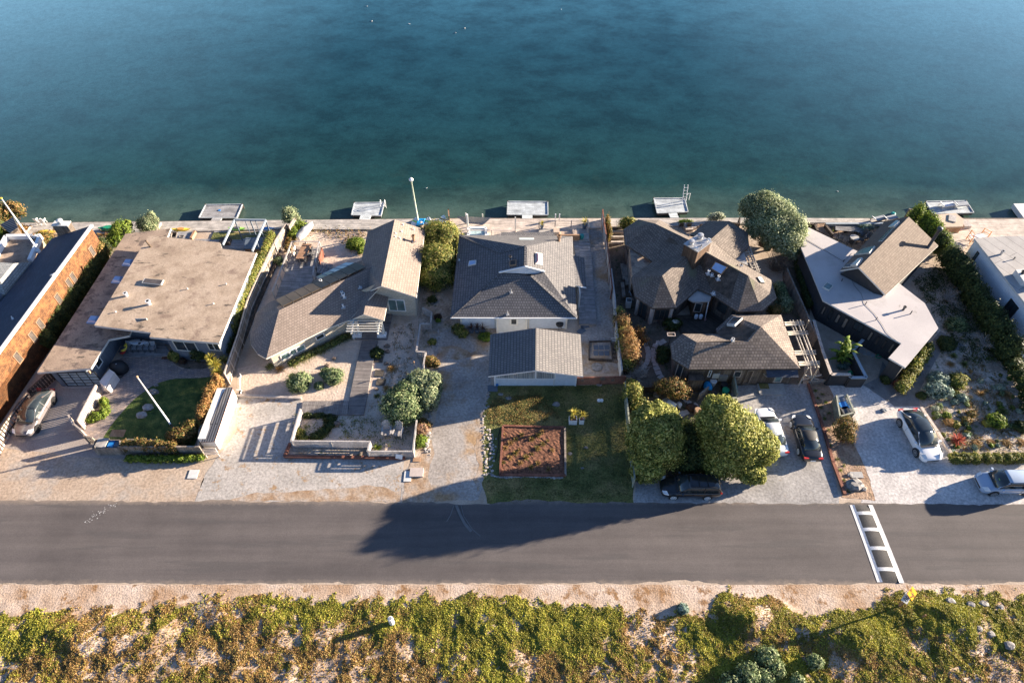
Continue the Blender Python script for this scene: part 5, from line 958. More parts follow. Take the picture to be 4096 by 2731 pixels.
# covered boat
t = thing('covered_boat', 'small boat under a pale grey cover lying on the sand', 'boat', V('E', 590, 490)); a, b = V('E', 508, 565, .3), V('E', 662, 402, .3); d = (b-a); L = d.length; d.normalize(); sd = d.cross(Vector((0, 0, 1))); mb = MB(); cv = MB(); ns = 12; vs = []; vc = []
for i in range(ns+1):
    tt = i/ns; w_ = (.95*min(1, tt*3+.35)*(1 if tt < .45 else max(.06, 1-((tt-.45)/.55)**2.2)))*.52
    for s in (-1, -.75, 0, .75, 1): vs.append(a+d*L*tt+sd*s*w_*.9+Vector((0, 0, .62 if abs(s) == 1 else (.12 if abs(s) > .5 else .0))))
    for s in (-1, -.5, 0, .5, 1): vc.append(a+d*L*tt+sd*s*w_*.93+Vector((0, 0, .64+(1-abs(s))*(.22*math.sin(math.pi*tt)+.05*math.sin(tt*17)))))
q = [(i*5+j, i*5+j+1, i*5+j+6, i*5+j+5) for i in range(ns) for j in range(4)]
mb.add(vs, q+[(4, 3, 2, 1, 0)]).build('hull', MT['white'], t, smooth=True); cv.add(vc, q).build('cover', plain('cover_grey', (.42, .42, .43), .6), t, smooth=True)
bush('shrub', 'bright green mound of shrub on the sand yard beside the west roof', 'shrub', [B('E', 1110, 590, .4, .95, .75, .5), B('E', 1060, 600, .3, .6, .5, .35), B('E', 1160, 650, .25, .4, .5, .3)], 4800, .1, MT['lf_bright'])
def scatter(name, label, k, poly, n, m, size, z=.0, spread=.12, h=.12, per=14, loc=(0, 0, 0), cat='ground plants'):
    P0 = [V(k, *p) for p in poly]; A_ = P0; xs_ = [p.x for p in P0]; ys_ = [p.y for p in P0]; out = []
    def inside(x, y):
        c = False
        for i in range(len(P0)):
            a, b = P0[i], P0[i-1]
            if (a.y > y) != (b.y > y) and x < (b.x-a.x)*(y-a.y)/(b.y-a.y)+a.x: c = not c
        return c
    while len(out) < n:
        x, y = random.uniform(min(xs_), max(xs_)), random.uniform(min(ys_), max(ys_))
        if inside(x, y): out.append((x, y))
    o = np.repeat(np.array(out), per, 0); q = np.concatenate([o+RS.normal(size=o.shape)*spread, np.abs(RS.normal(size=(len(o), 1)))*h+z+.03], 1)
    return tag(quads(name, q, RS.normal(size=q.shape)*.6+[0, 0, .7], size, m, loc=loc), label, cat, kind='stuff')
scatter('beach_grass', 'sparse olive beach grass on the sand behind the beach house', 'E', [(640, 430), (1240, 440), (1200, 560), (1150, 740), (1050, 700), (980, 560), (660, 480)], 90, MT['lf_rust'], .09, spread=.25)
bush('hedge_bush', 'very large rounded bush between the beach house and the charcoal roofed house, back half', 'bush', [B('G', 385, 480, 1.8, 1.9, 1.4, 1.6), B('G', 310, 520, 1.5, 1.1, 1.2, 1.5), B('G', 450, 560, 1.6, 1.0, 1.2, 1.5)], 26000, .12, MT['lf_bush'], ncl=160)
bush('hedge_bush', 'very large rounded bush between two houses, front half with dark green base', 'bush', [B('G', 352, 720, 1.8, 1.8, 1.5, 1.8), B('G', 352, 870, 1.2, 1.7, 1.2, 1.4)], 24000, .12, MT['lf_bush'], ncl=160)
hedge('hedge', 'narrow upright hedge against the dark slope of the charcoal roof', 'G', [(530, 430), (520, 560), (510, 680)], 1.5, .35, 2.4, 4500, .1, MT['lf_bush'])
# shore things behind house 2
dock('dock', 'weathered pale floating dock with a white ladder, second from the left', [('E', 1092, 163), ('E', 1405, 160), ('E', 1370, 298), ('E', 1060, 290)], [('E', 1157, 290, -.4), ('E', 1267, 290, -.4), ('E', 1245, 335, .15), ('E', 1142, 333, .15)], MT['deck_w'])
D2 = bpy.context.scene.objects['dock.001']; ladder(D2, V('E', 1370, 190, -.45), MT['whitem'])
mp_ = V('E', 1765, 405, .2); t = thing('light_pole', 'tall leaning greenish white pole with a ball top standing on the boardwalk', 'pole', mp_); MB().tube([mp_, mp_+Vector((-.15, .0, 6.1))], [.11, .07], 10).build('pole', plain('pole_green', (.55, .62, .5), .5), t, smooth=True); MB().lathe(mp_+Vector((-.15, 0, 6.05)), [(.05, 0), (.2, .1), (.24, .22), (.15, .36), (.03, .4)], 12).build('ball', MT['white'], t, smooth=True)
t = thing('sail_boat', 'small catamaran hull stack under a bright blue tarp on the boardwalk', 'boat', V('G', 200, 370, .2)); a = V('G', 135, 385, .9); tv = [V('G', 150, 380, .3), V('G', 235, 382, .3), V('G', 250, 300, .3), V('G', 165, 298, .3), V('G', 160, 360, 1.1), V('G', 225, 355, 1.2), V('G', 235, 300, 1.1), V('G', 172, 298, 1.1)]
MB().add(tv, [(0, 1, 5, 4), (1, 2, 6, 5), (2, 3, 7, 6), (3, 0, 4, 7), (4, 5, 6, 7)]).build('tarp', MT['tarp'], t)
surfboard('paddle_board', 'green and white board leaning left of the blue tarp', V('G', 118, 390, .3), V('G', 160, 285, 1.2), .7, MT['white'], m2=MT['lime'], th=.12)
surfboard('paddle_board', 'green tipped board leaning right of the blue tarp', V('G', 255, 400, .3), V('G', 280, 280, 1.4), .85, MT['white'], m2=MT['lime'], th=.12)
surfboard('paddle_board', 'tan board propped in front of the blue tarp', V('G', 225, 400, .5), V('G', 200, 325, 1.3), .6, MT['cush'], m2=MT['tan'], th=.12)
surfboard('surfboard', 'pale blue surfboard leaning on the boundary fence by the water', V('G', 395, 370, .3), V('G', 425, 265, 1.2), .85, plain('board_ice', (.6, .75, .85), .3), m2=MT['darkgrey'])
fence('fence', 'stepped board fence end at the boardwalk beside the pale blue surfboard', [V('G', 480, 365), V('G', 474, 300), V('G', 470, 240, 1)], 1.3, MT['fwood'], mp=MT['cedar'], bw=.12)
# front garden of house 2
def bw_quad(k, pts, z=.14): return strip(MB(), [V(k, *p, z) for p in pts], 0, z)
struct('boardwalk', bw_quad('F', [(1115, 250), (1258, 250), (1243, 330), (1213, 450), (1165, 735), (1130, 915), (990, 915), (1000, 785), (1070, 445), (1095, 330)]), MT['deck_dv'])
struct('boardwalk', bw_quad('F', [(585, 792), (997, 788), (987, 914), (567, 910)], .135), MT['deck_dw'])
struct('porch_deck', bw_quad('F', [(1050, 235), (1340, 235), (1390, 0), (1375, -60), (1060, 60)], .18), MT['deck_dv'])
for i, (x, y, l) in enumerate(((1265, 415, 'grey plank step pad nearest the porch, right of the walkway'), (1268, 540, 'grey plank step pad in the middle, right of the walkway'), (1283, 620, 'grey plank step pad furthest from the porch, right of the walkway'))):
    c = V('F', x, y, .1); tag(MB().box((c.x, c.y, 0), (.8, .72, .1), -.05).build('step_pad', MT['deck_k']), l, 'step pad', 'plank step pads beside the walkway')
def shrub3(l, k, x, y, r, n, m='lf_madeira', cat='shrub', h=.75, **kw): return bush('shrub', l, cat, [B(k, x, y, r*.45, r, r*.92, r*h)], n, .11, MT[m], **kw)
shrub3('dense round grey green shrub on the sand, left of a pair', 'F', 563, 620, 1.0, 5200); shrub3('dense round grey green shrub on the sand, right of a pair', 'F', 862, 570, .82, 4200); shrub3('smaller shrub budding off the right hand round shrub', 'F', 790, 545, .5, 1600); shrub3('tiny grey green shrub between two bigger round shrubs', 'F', 730, 655, .4, 1100)
shrub3('dark green agave like shrub beside the walkway and step pads', 'F', 1250, 360, .58, 1700, 'lf_hedge', h=.5)
bush('shrub', 'huge grey green shrub by the gravel drive, main mound', 'shrub', [B('F', 1470, 850, 1.0, 1.75, 1.5, 1.3), B('F', 1530, 720, 1.1, 1.2, 1.2, 1.1), B('F', 1420, 760, .8, .9, .9, .9)], 17000, .12, MT['lf_madeira'], ncl=160, clump=.12)
bush('shrub', 'huge silver shrub lit pale, beyond the main mound beside the drive', 'shrub', [B('F', 1640, 620, 1.3, 1.2, 1.0, 1.1), B('F', 1760, 640, 1.1, .75, .95, 1.2), B('F', 1720, 760, .9, .85, 1.2, 1.1)], 13000, .12, MT['lf_silver'], ncl=140, clump=.12)
tuft('ornamental_grass', 'large golden orange grass tuft beside the middle step pad', 'grass tuft', V('F', 1378, 505), 230, .72, .035, MT['lf_tan'], None, .6, .5, .12)
tuft('ornamental_grass', 'smaller orange grass tuft below the last step pad', 'grass tuft', V('F', 1330, 680), 150, .5, .03, MT['lf_tan'], None, .6, .6, .12)
tuft('ornamental_grass', 'small dark green tuft nearest the lower walkway', 'grass tuft', V('F', 1250, 750), 120, .4, .03, MT['lf_grass'], None, .5, .6, .12)
for i, (x, y, s, l) in enumerate(((868, 415, .22, 'brown rock on the sand by the tall grasses'), (805, 480, .3, 'brown rock with a long shadow beside the right hand round shrub'), (890, 1000, .32, 'brown rock in the fenced front garden'), (1340, 305, .3, 'dark rock right of the walkway top'), (1345, 352, .26, 'dark grey rock below another near the walkway'), (1330, 460, .25, 'dark rock left of the orange grass'), (1245, 690, .2, 'low flat rock by the small dark tuft'))): rock('rock', l, V('F', x, y), (s, s*.8, s*.9), MT['stone_b'], seed=20+i)
hedge('tall_grass', 'long row of tall arching grasses along the cream front wall', 'F', [(480, 470), (600, 400), (740, 340), (850, 290), (960, 225)], .0, .3, .4, 2600, .1, MT['lf_grass'], cat='grasses', ncl=60)
g = MB()
for i in range(22): t_ = i/21; a = V('F', 490, 470).lerp(V('F', 1000, 215), t_); blades(g, (a.x, a.y, 0), 42, .75, .04, .6, .6, .25)
tag(g.build('grass_row', MT['lf_grass'], loc=V('F', 490, 470)), 'arching yellow green grass blades against the cream wall', 'grasses', kind='stuff')
tuft('ornamental_grass', 'tan grass tuft at the near corner of the cream wall', 'grass tuft', V('F', 380, 510), 120, .7, .04, MT['lf_tan'], None, .6, .5, .2); tuft('ornamental_grass', 'green grass clump at the wall corner in the shade', 'grass tuft', V('F', 290, 490), 120, .6, .04, MT['lf_grass'], None, .6, .5, .3)
scatter('beach_grass', 'patchy low plants on the sand of the fenced front garden', 'F', [(520, 920), (1130, 930), (1550, 1000), (1550, 1220), (1200, 1200), (1180, 1140), (500, 1140)], 150, MT['lf_grass'], .07, spread=.16, h=.05)
scatter('beach_grass', 'sparse weeds right of the walkway', 'F', [(1400, 100), (1600, 100), (1560, 400), (1560, 560), (1300, 760), (1180, 880), (1400, 400)], 110, MT['lf_rust'], .06, spread=.14, h=.04)
bush('ground_shrub', 'low dark green patch along the boardwalk edge in the fenced garden', 'shrub', [B('F', 640, 920, .12, .5, .3, .22), B('F', 740, 925, .12, .6, .3, .22), B('F', 830, 945, .12, .6, .4, .25), B('F', 820, 1010, .12, .5, .55, .25), B('F', 760, 1070, .12, .6, .5, .25), B('F', 700, 1110, .12, .6, .35, .22)], 4200, .09, MT['lf_hedge'])
bush('ground_shrub', 'dark shrubs in the left corner of the slatted fence', 'shrub', [B('F', 560, 1080, .15, .5, .5, .3), B('F', 580, 1120, .15, .5, .3, .25)], 1500, .09, MT['lf_bush'])
fg = MT['fgrey']
fence('fence', 'grey slatted garden fence beside the gravel parking, with a striped shadow', [V('F', 562, 865, 1.0), V('F', 480, 1148, 1.0)], 1.0, fg, 'slat', n=4, mp=fg, bw=.3)
fence('fence', 'grey slatted front fence of three panels along the parking', [V('F', 480, 1150, 1.0), V('F', 1185, 1156, 1.0)], 1.0, fg, 'slat', n=5, step=3.3)
fence('fence', 'short slatted fence return beside the yellow plant', [V('F', 1187, 1160, 1.0), V('F', 1165, 1242, 1.0)], 1.0, fg, 'slat', n=5)
fence('fence', 'grey slatted fence of two panels near the white sign board', [V('F', 1168, 1243, 1.0), V('F', 1572, 1243, 1.0)], 1.0, fg, 'slat', n=5, step=2.8)
fence('fence', 'slatted side fence from the front corner up to the huge shrub', [V('F', 1572, 1240, 1.0), V('F', 1605, 965, 1.0)], 1.0, fg, 'slat', n=5)
fence('fence', 'zigzag grey board fence between the beach house path and the drive', [V('F', 1655, 535, .9), V('F', 1685, 355, .9), V('F', 1602, 350, .9), V('F', 1637, 100, .9), V('F', 1730, 100, .9), V('F', 1740, -5, .9), V('E', 1805, 1258, .9)], .9, fg, 'board')
fence('timber_edge', 'rusty red low timber edge in front of the slatted fence', [V('F', 425, 1298), V('F', 1498, 1312)], .22, MT['fred'], 'solid', cat='timber edge'); fence('timber_edge', 'short rusty timber edge at the left end of the slatted fence', [V('F', 425, 1298), V('F', 475, 1180)], .2, MT['fred'], 'solid', cat='timber edge')
fence('timber_edge', 'pale timber edge between the sand yard and gravel parking', [V('F', 0, 750), V('F', 570, 772)], .2, MT['fpale'], 'solid', cat='timber edge')
t = thing('sign_board', 'small white board leaning on the slatted fence corner', 'board', V('F', 1450, 1310)); MB().add([V('F', 1415, 1305, .4), V('F', 1475, 1315, .4), V('F', 1480, 1275, .8), V('F', 1420, 1265, .8)], [(0, 1, 2, 3)]).build('panel', MT['white'], t); MB().bar(V('F', 1445, 1310, 0), V('F', 1445, 1300, .5), .05, .05).build('post', MT['fwood'], t)
def adir(l, c, rz):
    t = thing('adirondack_chair', l, 'chair', c, 'pair of grey garden chairs', rz); W = MT['fgrey']; mb = MB()
    for i in range(5): mb.box((-.22+.11*i, -.05, .36), (.1, .55, .03))
    mb.build('seat', W, t, local=True); b = MB()
    for i in range(5): hh = (.78, .9, .95, .9, .78)[i]; b.bar((-.2+.1*i, .2, .36), (-.24+.12*i, .2+hh*.35, .36+hh*.88), .1, .025)
    b.build('backrest', W, t, local=True)
    for s in (-1, 1): MB().bar((s*.33, -.36, .58), (s*.3, .38, .58), .13, .03).build('armrest', W, t, local=True); MB().box((s*.31, -.3, 0), (.05, .1, .57)).build('leg', W, t, local=True); MB().bar((s*.28, -.3, .34), (s*.28, .5, .04), .04, .12).build('leg', W, t, local=True)
    t.scale = (1.15,)*3
adir('grey adirondack chair in the fenced garden, left of a pair', V('F', 1345, 1090), .08); adir('grey adirondack chair in the fenced garden, right of a pair', V('F', 1445, 1095), -.2)
tuft('spiky_plant', 'yellow green spiky plant in the corner of the slatted fence', 'plant', V('F', 1255, 1210), 60, .55, .07, MT['lf_bright'], None, .4, .6, .15)
hd = MB()
for i, (x, y, l, w_, d_) in enumerate(((1525, 1465, 'pale square utility cover in the verge', 1.2*.5, 1.9*.5), (1605, 1432, 'wide pinkish concrete cover in the verge beside the drive', 1.1, .8), (1605, 1315, 'small rusty utility lid by the fence corner', .6, .4))):
    c = V('F', x, y, .05); tag(MB().box((c.x, c.y, 0), (w_, d_, .06 if i != 1 else .14)).build('utility_cover', [MT['w_lt'], MT['slabc'], MT['tan']][i]), l, 'cover')
c = V('D', 1365, 1555, .05); tag(MB().box((c.x, c.y, 0), (.75, .8, .06)).build('utility_cover', MT['w_lt']), 'pale utility cover in the tan verge below the crate', 'cover')
t = thing('garden_torch', 'slim garden torch in the sand near the zigzag fence', 'torch', V('F', 1597, 520)); c = V('F', 1597, 520); MB().tube([c, c+Vector((-.02, 0, 1.2))], .02, 6).build('pole', MT['fdark'], t); MB().lathe(c+Vector((-.02, 0, 1.15)), [(.03, 0), (.07, .1), (.06, .22)], 8).build('lamp', MT['tan'], t)
# rock border and flowers between fence and drive
bush('shrub', 'pinkish flowering shrub in the border by the gravel drive', 'shrub', [B('F', 1650, 1040, .3, .55, .65, .4)], 1800, .09, MT['lf_pink'])
bush('shrub', 'orange green shrubs at the top of the rock border', 'shrub', [B('F', 1650, 990, .3, .5, .45, .35), B('F', 1700, 1000, .2, .4, .3, .3)], 1300, .09, MT['lf_rust']); bush('shrub', 'lime yellow shrub low in the rock border', 'shrub', [B('F', 1635, 1150, .25, .5, .6, .35)], 1500, .09, MT['lf_bright'])
bush('shrub', 'tan orange shrubs beside the zigzag fence and pebble line', 'shrub', [B('H', 150, 310, .3, .65, .5, .45), B('H', 190, 330, .25, .45, .4, .35)], 2400, .09, MT['lf_rust'])
bush('shrub', 'small green shrub in the shade beside the pebble line', 'shrub', [B('H', 170, 143, .2, .4, .3, .28)], 800, .09, MT['lf_bush'])
def row_rocks(label, k, pts, n, s0, s1, m, jit=.12, seed=0, name='border_stone', mults=('stone', 'stone_w')):
    P_ = [V(k, *p) for p in pts]; L = [(P_[i+1]-P_[i]).length for i in range(len(P_)-1)]; tot = sum(L); rr = random.Random(seed)
    for i in range(n):
        d = tot*(i+.5)/n; j = 0
        while j < len(L)-1 and d > L[j]: d -= L[j]; j += 1
        c = P_[j].lerp(P_[j+1], min(1, d/L[j])); s = rr.uniform(s0, s1)
        rock(name, label, (c.x+rr.uniform(-jit, jit), c.y+rr.uniform(-jit, jit), 0), (s, s*rr.uniform(.7, .95), s*.6), MT[mults[rr.random() > .45]], group=label, cat='stone', seed=seed*97+i)
row_rocks('stones edging the front garden border along the drive', 'F', [(1700, 960), (1690, 1060), (1720, 1120), (1680, 1200), (1715, 1270)], 26, .1, .22, 0, .22, 1)
row_rocks('round stones piled under the huge shrub beside the drive', 'F', [(1720, 870), (1700, 950)], 14, .08, .16, 0, .3, 2)
row_rocks('small white pebbles in a line beside the upper drive', 'H', [(225, 30), (215, 150), (205, 260), (215, 330), (190, 420)], 30, .05, .11, 0, .12, 3)
row_rocks('stones along the left edge of the lawn, upper end', 'H', [(655, 575), (640, 640), (600, 745), (655, 700)], 18, .06, .13, 0, .12, 4)
row_rocks('stones along the left edge of the lawn, beside the pale rubble', 'H', [(612, 780), (610, 900), (605, 1000), (620, 1120), (630, 1300)], 34, .06, .12, 0, .1, 5)
row_rocks('pinkish rubble rocks left of the mulch bed', 'H', [(640, 890), (660, 990), (680, 1050), (640, 1160), (660, 1250), (690, 1130), (690, 920)], 44, .07, .14, 0, .28, 6, mults=('slabc', 'stone_w'))
row_rocks('white and grey cobbles in a row below the mulch bed', 'H', [(610, 1290), (660, 1275), (700, 1300), (770, 1308), (1000, 1300), (1150, 1303), (1290, 1310)], 34, .1, .17, 0, .05, 7)
# ================================================================ HOUSE 3 (charcoal hip roof)
H3 = thing('house', 'pale grey house with a large charcoal shingle hip roof and raised front gable', 'house', V('G', 1050, 1330))
e, t4, t5 = 2.55, 4.45, 5.35
p = [V('G', 570, 460, e), V('G', 485, 1252, e), V('G', 965, 820, t4), V('G', 965, 630, t4), V('G', 1215, 570, t5), V('G', 1210, 765, t5), V('G', 1385, 812, t4-.05), V('G', 1265, 850, t4-.1),
     V('G', 1708, 1254, e), V('G', 1690, 940, e), V('G', 1800, 965, e-.35), V('G', 1780, 678, e-.35), V('G', 1672, 645, e), V('G', 1665, 472, e), V('G', 1490, 465, e), V('G', 1490, 433, e-.1), V('G', 975, 430, e-.1), V('G', 975, 462, e), V('G', 1600, 640, 2.9)]
slab(H3, 'roof', MT['sh_dark'], p, [(0, 3, 2, 1), (3, 4, 5, 2), (0, 17, 14, 13, 4, 3), (17, 16, 15, 14), (4, 13, 12, 9, 8, 7, 6, 5), (12, 11, 10, 9), (1, 2, 7, 8)], .16, MT['w_lt'])
gm = MB(); a, b, c = p[2], p[5], p[6]; a2, c2_ = a+Vector((0, .06, 0)), c+Vector((0, .06, 0)); gm.add([a, b, c, c-Vector((0, 0, .35)), b-Vector((.0, 0, .9)), a-Vector((0, 0, .0))], [(0, 4, 1), (4, 3, 2, 1)]); gm.build('gable_wall', MT['w_pale'], H3)
MB().bar(a+Vector((-.1, -.05, .05)), b+Vector((0, -.05, .05)), .12, .14).bar(b+Vector((0, -.05, .05)), c+Vector((.1, -.05, .05)), .12, .14).build('barge_board', MT['white'], H3)
ridge = MB()
for q0, q1 in ((p[1], p[2]), (p[8], p[7]), (p[3], p[4]), (p[4], p[5]), (p[0], p[3])):
    k_ = int((q1-q0).length/.3)
    for i in range(k_): ridge.bar(q0.lerp(q1, i/k_)+Vector((0, 0, .02)), q0.lerp(q1, (i+.92)/k_)+Vector((0, 0, .045)), .26, .04)
ridge.build('ridge_caps', MT['sh_dark'], H3)
fy = V('G', 1000, 1358).y; xl, xr = V('G', 597, 1355).x, V('G', 1600, 1355).x; x1, x2 = V('G', 930, 1390).x, V('G', 1226, 1390).x; by = V('G', 1050, 1402).y
yN = p[0].y-.7; xE = p[13].x-.7
walls(H3, MT['w_pale'], [(xl, fy), (x1, fy), (x1, by), (x2, by), (x2, fy), (xr, fy), (xr, fy+3), (xE, fy+3.5), (xE, yN), (p[0].x+.6, yN)], 0, e-.15)
MB().add([(x1+.01, by-.006, .1), (x2-.01, by-.006, .1), (x2-.01, by-.006, e-.17), (x1+.01, by-.006, e-.17)], [(0, 1, 2, 3)]).build('bay_panel', MT['w_lt'], H3)
for x, y_ in ((xl, fy), (x1-.1, fy), (x1+.1, by), (x2-.1, by), (x2+.12, fy), (xr, fy)): MB().box((x, y_-.03, 0), (.16, .06, e-.16)).build('corner_board', MT['trim'], H3)
window(H3, Vector((x1, by, 0)), Vector((x2, by, 0)), 'G', (1074, 1315), (1122, 1268), MT['trim'], MT['glass'], fw=.16)
MB().box((V('G', 618, 1290).x, fy-.03, 1.7), (.75, .04, .22)).build('meter_plate', MT['teal'], H3)
MB().bar(V('G', 485, 1258, e-.05), V('G', 1708, 1260, e-.05), .1, .1).build('gutter', MT['white'], H3)
# side alcove wall under the cut roof corner on the right
ax = V('G', 1722, 950, 2.2); MB().bar(V('G', 1692, 940, 2.3), V('G', 1722, 955, 2.3), .1, .1).bar(V('G', 1722, 955, 2.3), V('G', 1795, 968, 2.25), .1, .1).build('beam', MT['white'], H3)
q0, q1 = V('G', 1722, 955, 2.25), V('G', 1715, 1108, .0); MB().box((q1.x, q1.y+.0, 0), (.12, 2.0, 2.2)).build('screen_wall', MT['w_lt'], H3)
pa = (p[4], p[8], p[13]); pw_ = (p[0], p[1], p[3]); pg_ = (p[3], p[4], p[5]); pS = (p[1], p[8], p[7]); pN = (p[0], p[14], p[3])
skylight(H3, on_plane('G', [(1148, 513), (1292, 513), (1294, 555), (1146, 555)], *pN), 'sky_w', .3, mf='trim')
skylight(H3, on_plane('G', [(1303, 632), (1368, 645), (1370, 755), (1303, 745)], *pa), 'sky_p', .12, dome=.18, mf='trim')
skylight(H3, on_plane('G', [(670, 714), (738, 705), (735, 745), (660, 762)], *pw_), 'sky_l', .1); skylight(H3, on_plane('G', [(1062, 712), (1126, 705), (1124, 755), (1060, 762)], *pg_), 'cover_k', .14, dome=.05, mf='tan')
pipe(H3, V('G', 1530, 545, 3.0), 1.15, .14, MT['tan'], 'chimney_pipe', True, .4); pipe(H3, on_plane('G', [(1064, 695)], *pg_)[0], .45, .1, MT['darkgrey'], 'chimney_pipe', True, .3)
pipe(H3, on_plane('G', [(1072, 1012)], *pS)[0], .4, .055, MT['galv'], 'vent_pipe', False, .3); pipe(H3, on_plane('G', [(1037, 1222)], *pS)[0], .4, .055, MT['galv'], 'vent_pipe', False, .3); pipe(H3, on_plane('G', [(572, 705)], *pw_)[0], .2, .05, MT['white'], 'vent_pipe', False, .2)
# back deck things
struct('deck', bw_quad('G', [(480, 380), (990, 380), (990, 520), (560, 520), (560, 400)], .26), MT['deck_t'])
struct('side_deck', bw_quad('G', [(1665, 500), (1830, 535), (1852, 700), (1895, 1316), (1730, 1316), (1720, 1120), (1705, 700)], .3), MT['deck_d'])
struct('deck', bw_quad('G', [(1340, 395), (1812, 395), (1826, 520), (1340, 520)], .32), MT['deck_s'])
ht = thing('hot_tub', 'square white rimmed hot tub full of pale water behind the charcoal roof', 'hot tub', V('G', 745, 450, .2)); q = [V('G', 652, 380, 1.0), V('G', 838, 378, 1.0), V('G', 842, 478, 1.0), V('G', 645, 480, 1.0)]
MB().prism([(v_.x, v_.y) for v_ in q], .2, .9).build('tub_body', MT['w_lt'], ht); rm = MB()
for i in range(4): rm.bar(inset(q, .12)[i]+Vector((0, 0, .95)), inset(q, .12)[(i+1) % 4]+Vector((0, 0, .95)), .26, .14)
rm.build('rim', MT['white'], ht); MB().prism([(v_.x, v_.y) for v_ in inset(q, .2)], .88, .93).build('water_surface', MT['water_tub'], ht)
fence('railing', 'glass railing with pinkish rail in front of the hot tub', [(v_.x, v_.y) for v_ in (V('G', 590, 415, 1.2), V('G', 655, 415, 1.2), V('G', 1110, 415, 1.2))], .95, MT['slabc'], 'rail', z0=.25, n=2, cat='railing', step=3)
fence('railing', 'deck railing with thin rails behind the sofa', [(v_.x, v_.y) for v_ in (V('G', 1342, 395, .3), V('G', 1342, 318, 1.2), V('G', 1812, 318, 1.2), V('G', 1812, 440, .3))], .9, MT['fpale'], 'rail', z0=.3, n=3, cat='railing', step=1.6)
pst = thing('outdoor_shower', 'tall white post standing left of the hot tub', 'post', V('G', 655, 400, .2)); c = V('G', 655, 410, .2); MB().box(c, (.2, .2, 2.2)).build('post', MT['white'], pst)
for i, (x, l) in enumerate(((1498, 'white mooring post at the deck edge, left of two'), (1537, 'white mooring post at the deck edge, right of two'))): c = V('G', x, 312, .2); tag(MB().box(c, (.12, .12, .8)).build('mooring_post', MT['white']), l, 'post')
c = V('G', 1112, 425, .2); tag(MB().box(c, (.13, .13, 2.0)).build('deck_post', MT['trim']), 'cream post standing on the back deck right of the hot tub', 'post')
hm = thing('hammock', 'grey net hammock slung between two white posts by the water', 'hammock', V('G', 715, 350, .2)); vs = []
for i in range(13):
    for j in range(5): a = V('G', 545, 278, 1.4).lerp(V('G', 880, 290, 1.4), i/12); b = V('G', 625, 345, .9).lerp(V('G', 805, 360, .9), i/12); q = a.lerp(b, j/4); q.z -= .35*math.sin(math.pi*i/12)*math.sin(math.pi*j/4)+.0; vs.append(q)
MB().add(vs, [(i*5+j, i*5+j+1, i*5+j+6, i*5+j+5) for i in range(12) for j in range(4)]).build('net', plain('net_grey', (.33, .31, .28), .9), hm)
for x, y in ((640, 350), (800, 358)): c = V('G', x, y, .2); MB().box(c, (.12, .12, 1.5)).build('post', MT['trim'], hm)
def bxp(k, x0, y0, x1, y1, z0, z1):   # a box standing where the photo shows its top rectangle
    a, b = V(k, x0, y0, z1), V(k, x1, y1, z1); return ((a.x+b.x)/2, (a.y+b.y)/2, z0), (abs(b.x-a.x), abs(a.y-b.y), z1-z0)
sf = thing('sofa', 'long tan wicker outdoor sofa with sand cushions behind the charcoal roof', 'sofa', V('G', 1600, 470, .32))
for nm, bb, m in (('base', (1480, 440, 1735, 455, .32, .6), 'tan'), ('seat_cushion', (1483, 425, 1690, 450, .6, .78), 'cush'), ('end_back', (1480, 390, 1540, 432, .32, 1.1), 'cush'), ('corner_back', (1665, 405, 1730, 450, .32, 1.0), 'cush'), ('back', (1540, 450, 1735, 462, .32, 1.05), 'tan'), ('end_base', (1668, 460, 1735, 470, .32, .95), 'tan')):
    MB().box(*bxp('G', *bb)).build(nm, MT[m], sf)
tag(MB().box(*bxp('G', 1672, 418, 1720, 434, .8, .95)).build('cushion', MT['teal']), 'teal cushion on the sofa corner', 'cushion')
MBs = MB().lathe(V('G', 1752, 490, .32), [(.2, 0), (.26, .25), (.2, .5)], 12); tag(MBs.build('garden_stool', MT['teal']), 'round green ceramic stool at the end of the sofa', 'stool')
pot('potted_plant', 'small yellow spiky plant in a dark green pot, left end of the deck railing', V('G', 1368, 392, .32), .2, .4, MT['navy'], MT['lf_yellow'], size=.55, n=50); pot('potted_plant', 'larger yellow spiky plant in a dark pot, right end of the deck railing', V('G', 1778, 392, .32), .26, .5, MT['navy'], MT['lf_yellow'], size=.8, n=60)
dock('dock', 'wide pale plank floating dock, third from the left', [('G', 1040, 138), ('G', 1425, 140), ('G', 1428, 268), ('G', 1034, 264)], [('G', 1178, 264, -.4), ('G', 1278, 264, -.4), ('G', 1278, 300, .2), ('G', 1178, 300, .2)], MT['deck_w'])
# side and front details
fence('fence', 'stepped grey board fence with red posts between the side deck and the brown roofs', [V('G', 1955, 225, 1.5), V('G', 1968, 330, 1.6), V('G', 1995, 480, 1.7), V('G', 2020, 700, 1.7), V('G', 2048, 960, 1.7)], 1.65, MT['fgrey'], mp=MT['fred'], bw=.17)
fence('fence', 'pale fence continuing beside the orange hedge', [V('I', 110, 900, 1.7), V('I', 148, 1200, 1.7), V('J', 30, 180, 1.7), V('J', 70, 520, 1.5)], 1.6, MT['w_lt'], bw=.2, cat='fence', mp=MT['fgrey'])
fence('fence', 'bamboo screen fence along the lawn beside the round trees', [V('J', 95, 600, 1.5), V('J', 120, 850, 1.5), V('J', 140, 1040, 1.5), V('J', 160, 1330, 1.1)], 1.4, MT['fgreen'], bw=.06, gap=.02)
fence('fence', 'red brown horizontal board fence joining the garage to the boundary', [V('H', 1408, 515), V('H', 1815, 505)], 1.1, MT['fred'], 'slat', n=6)
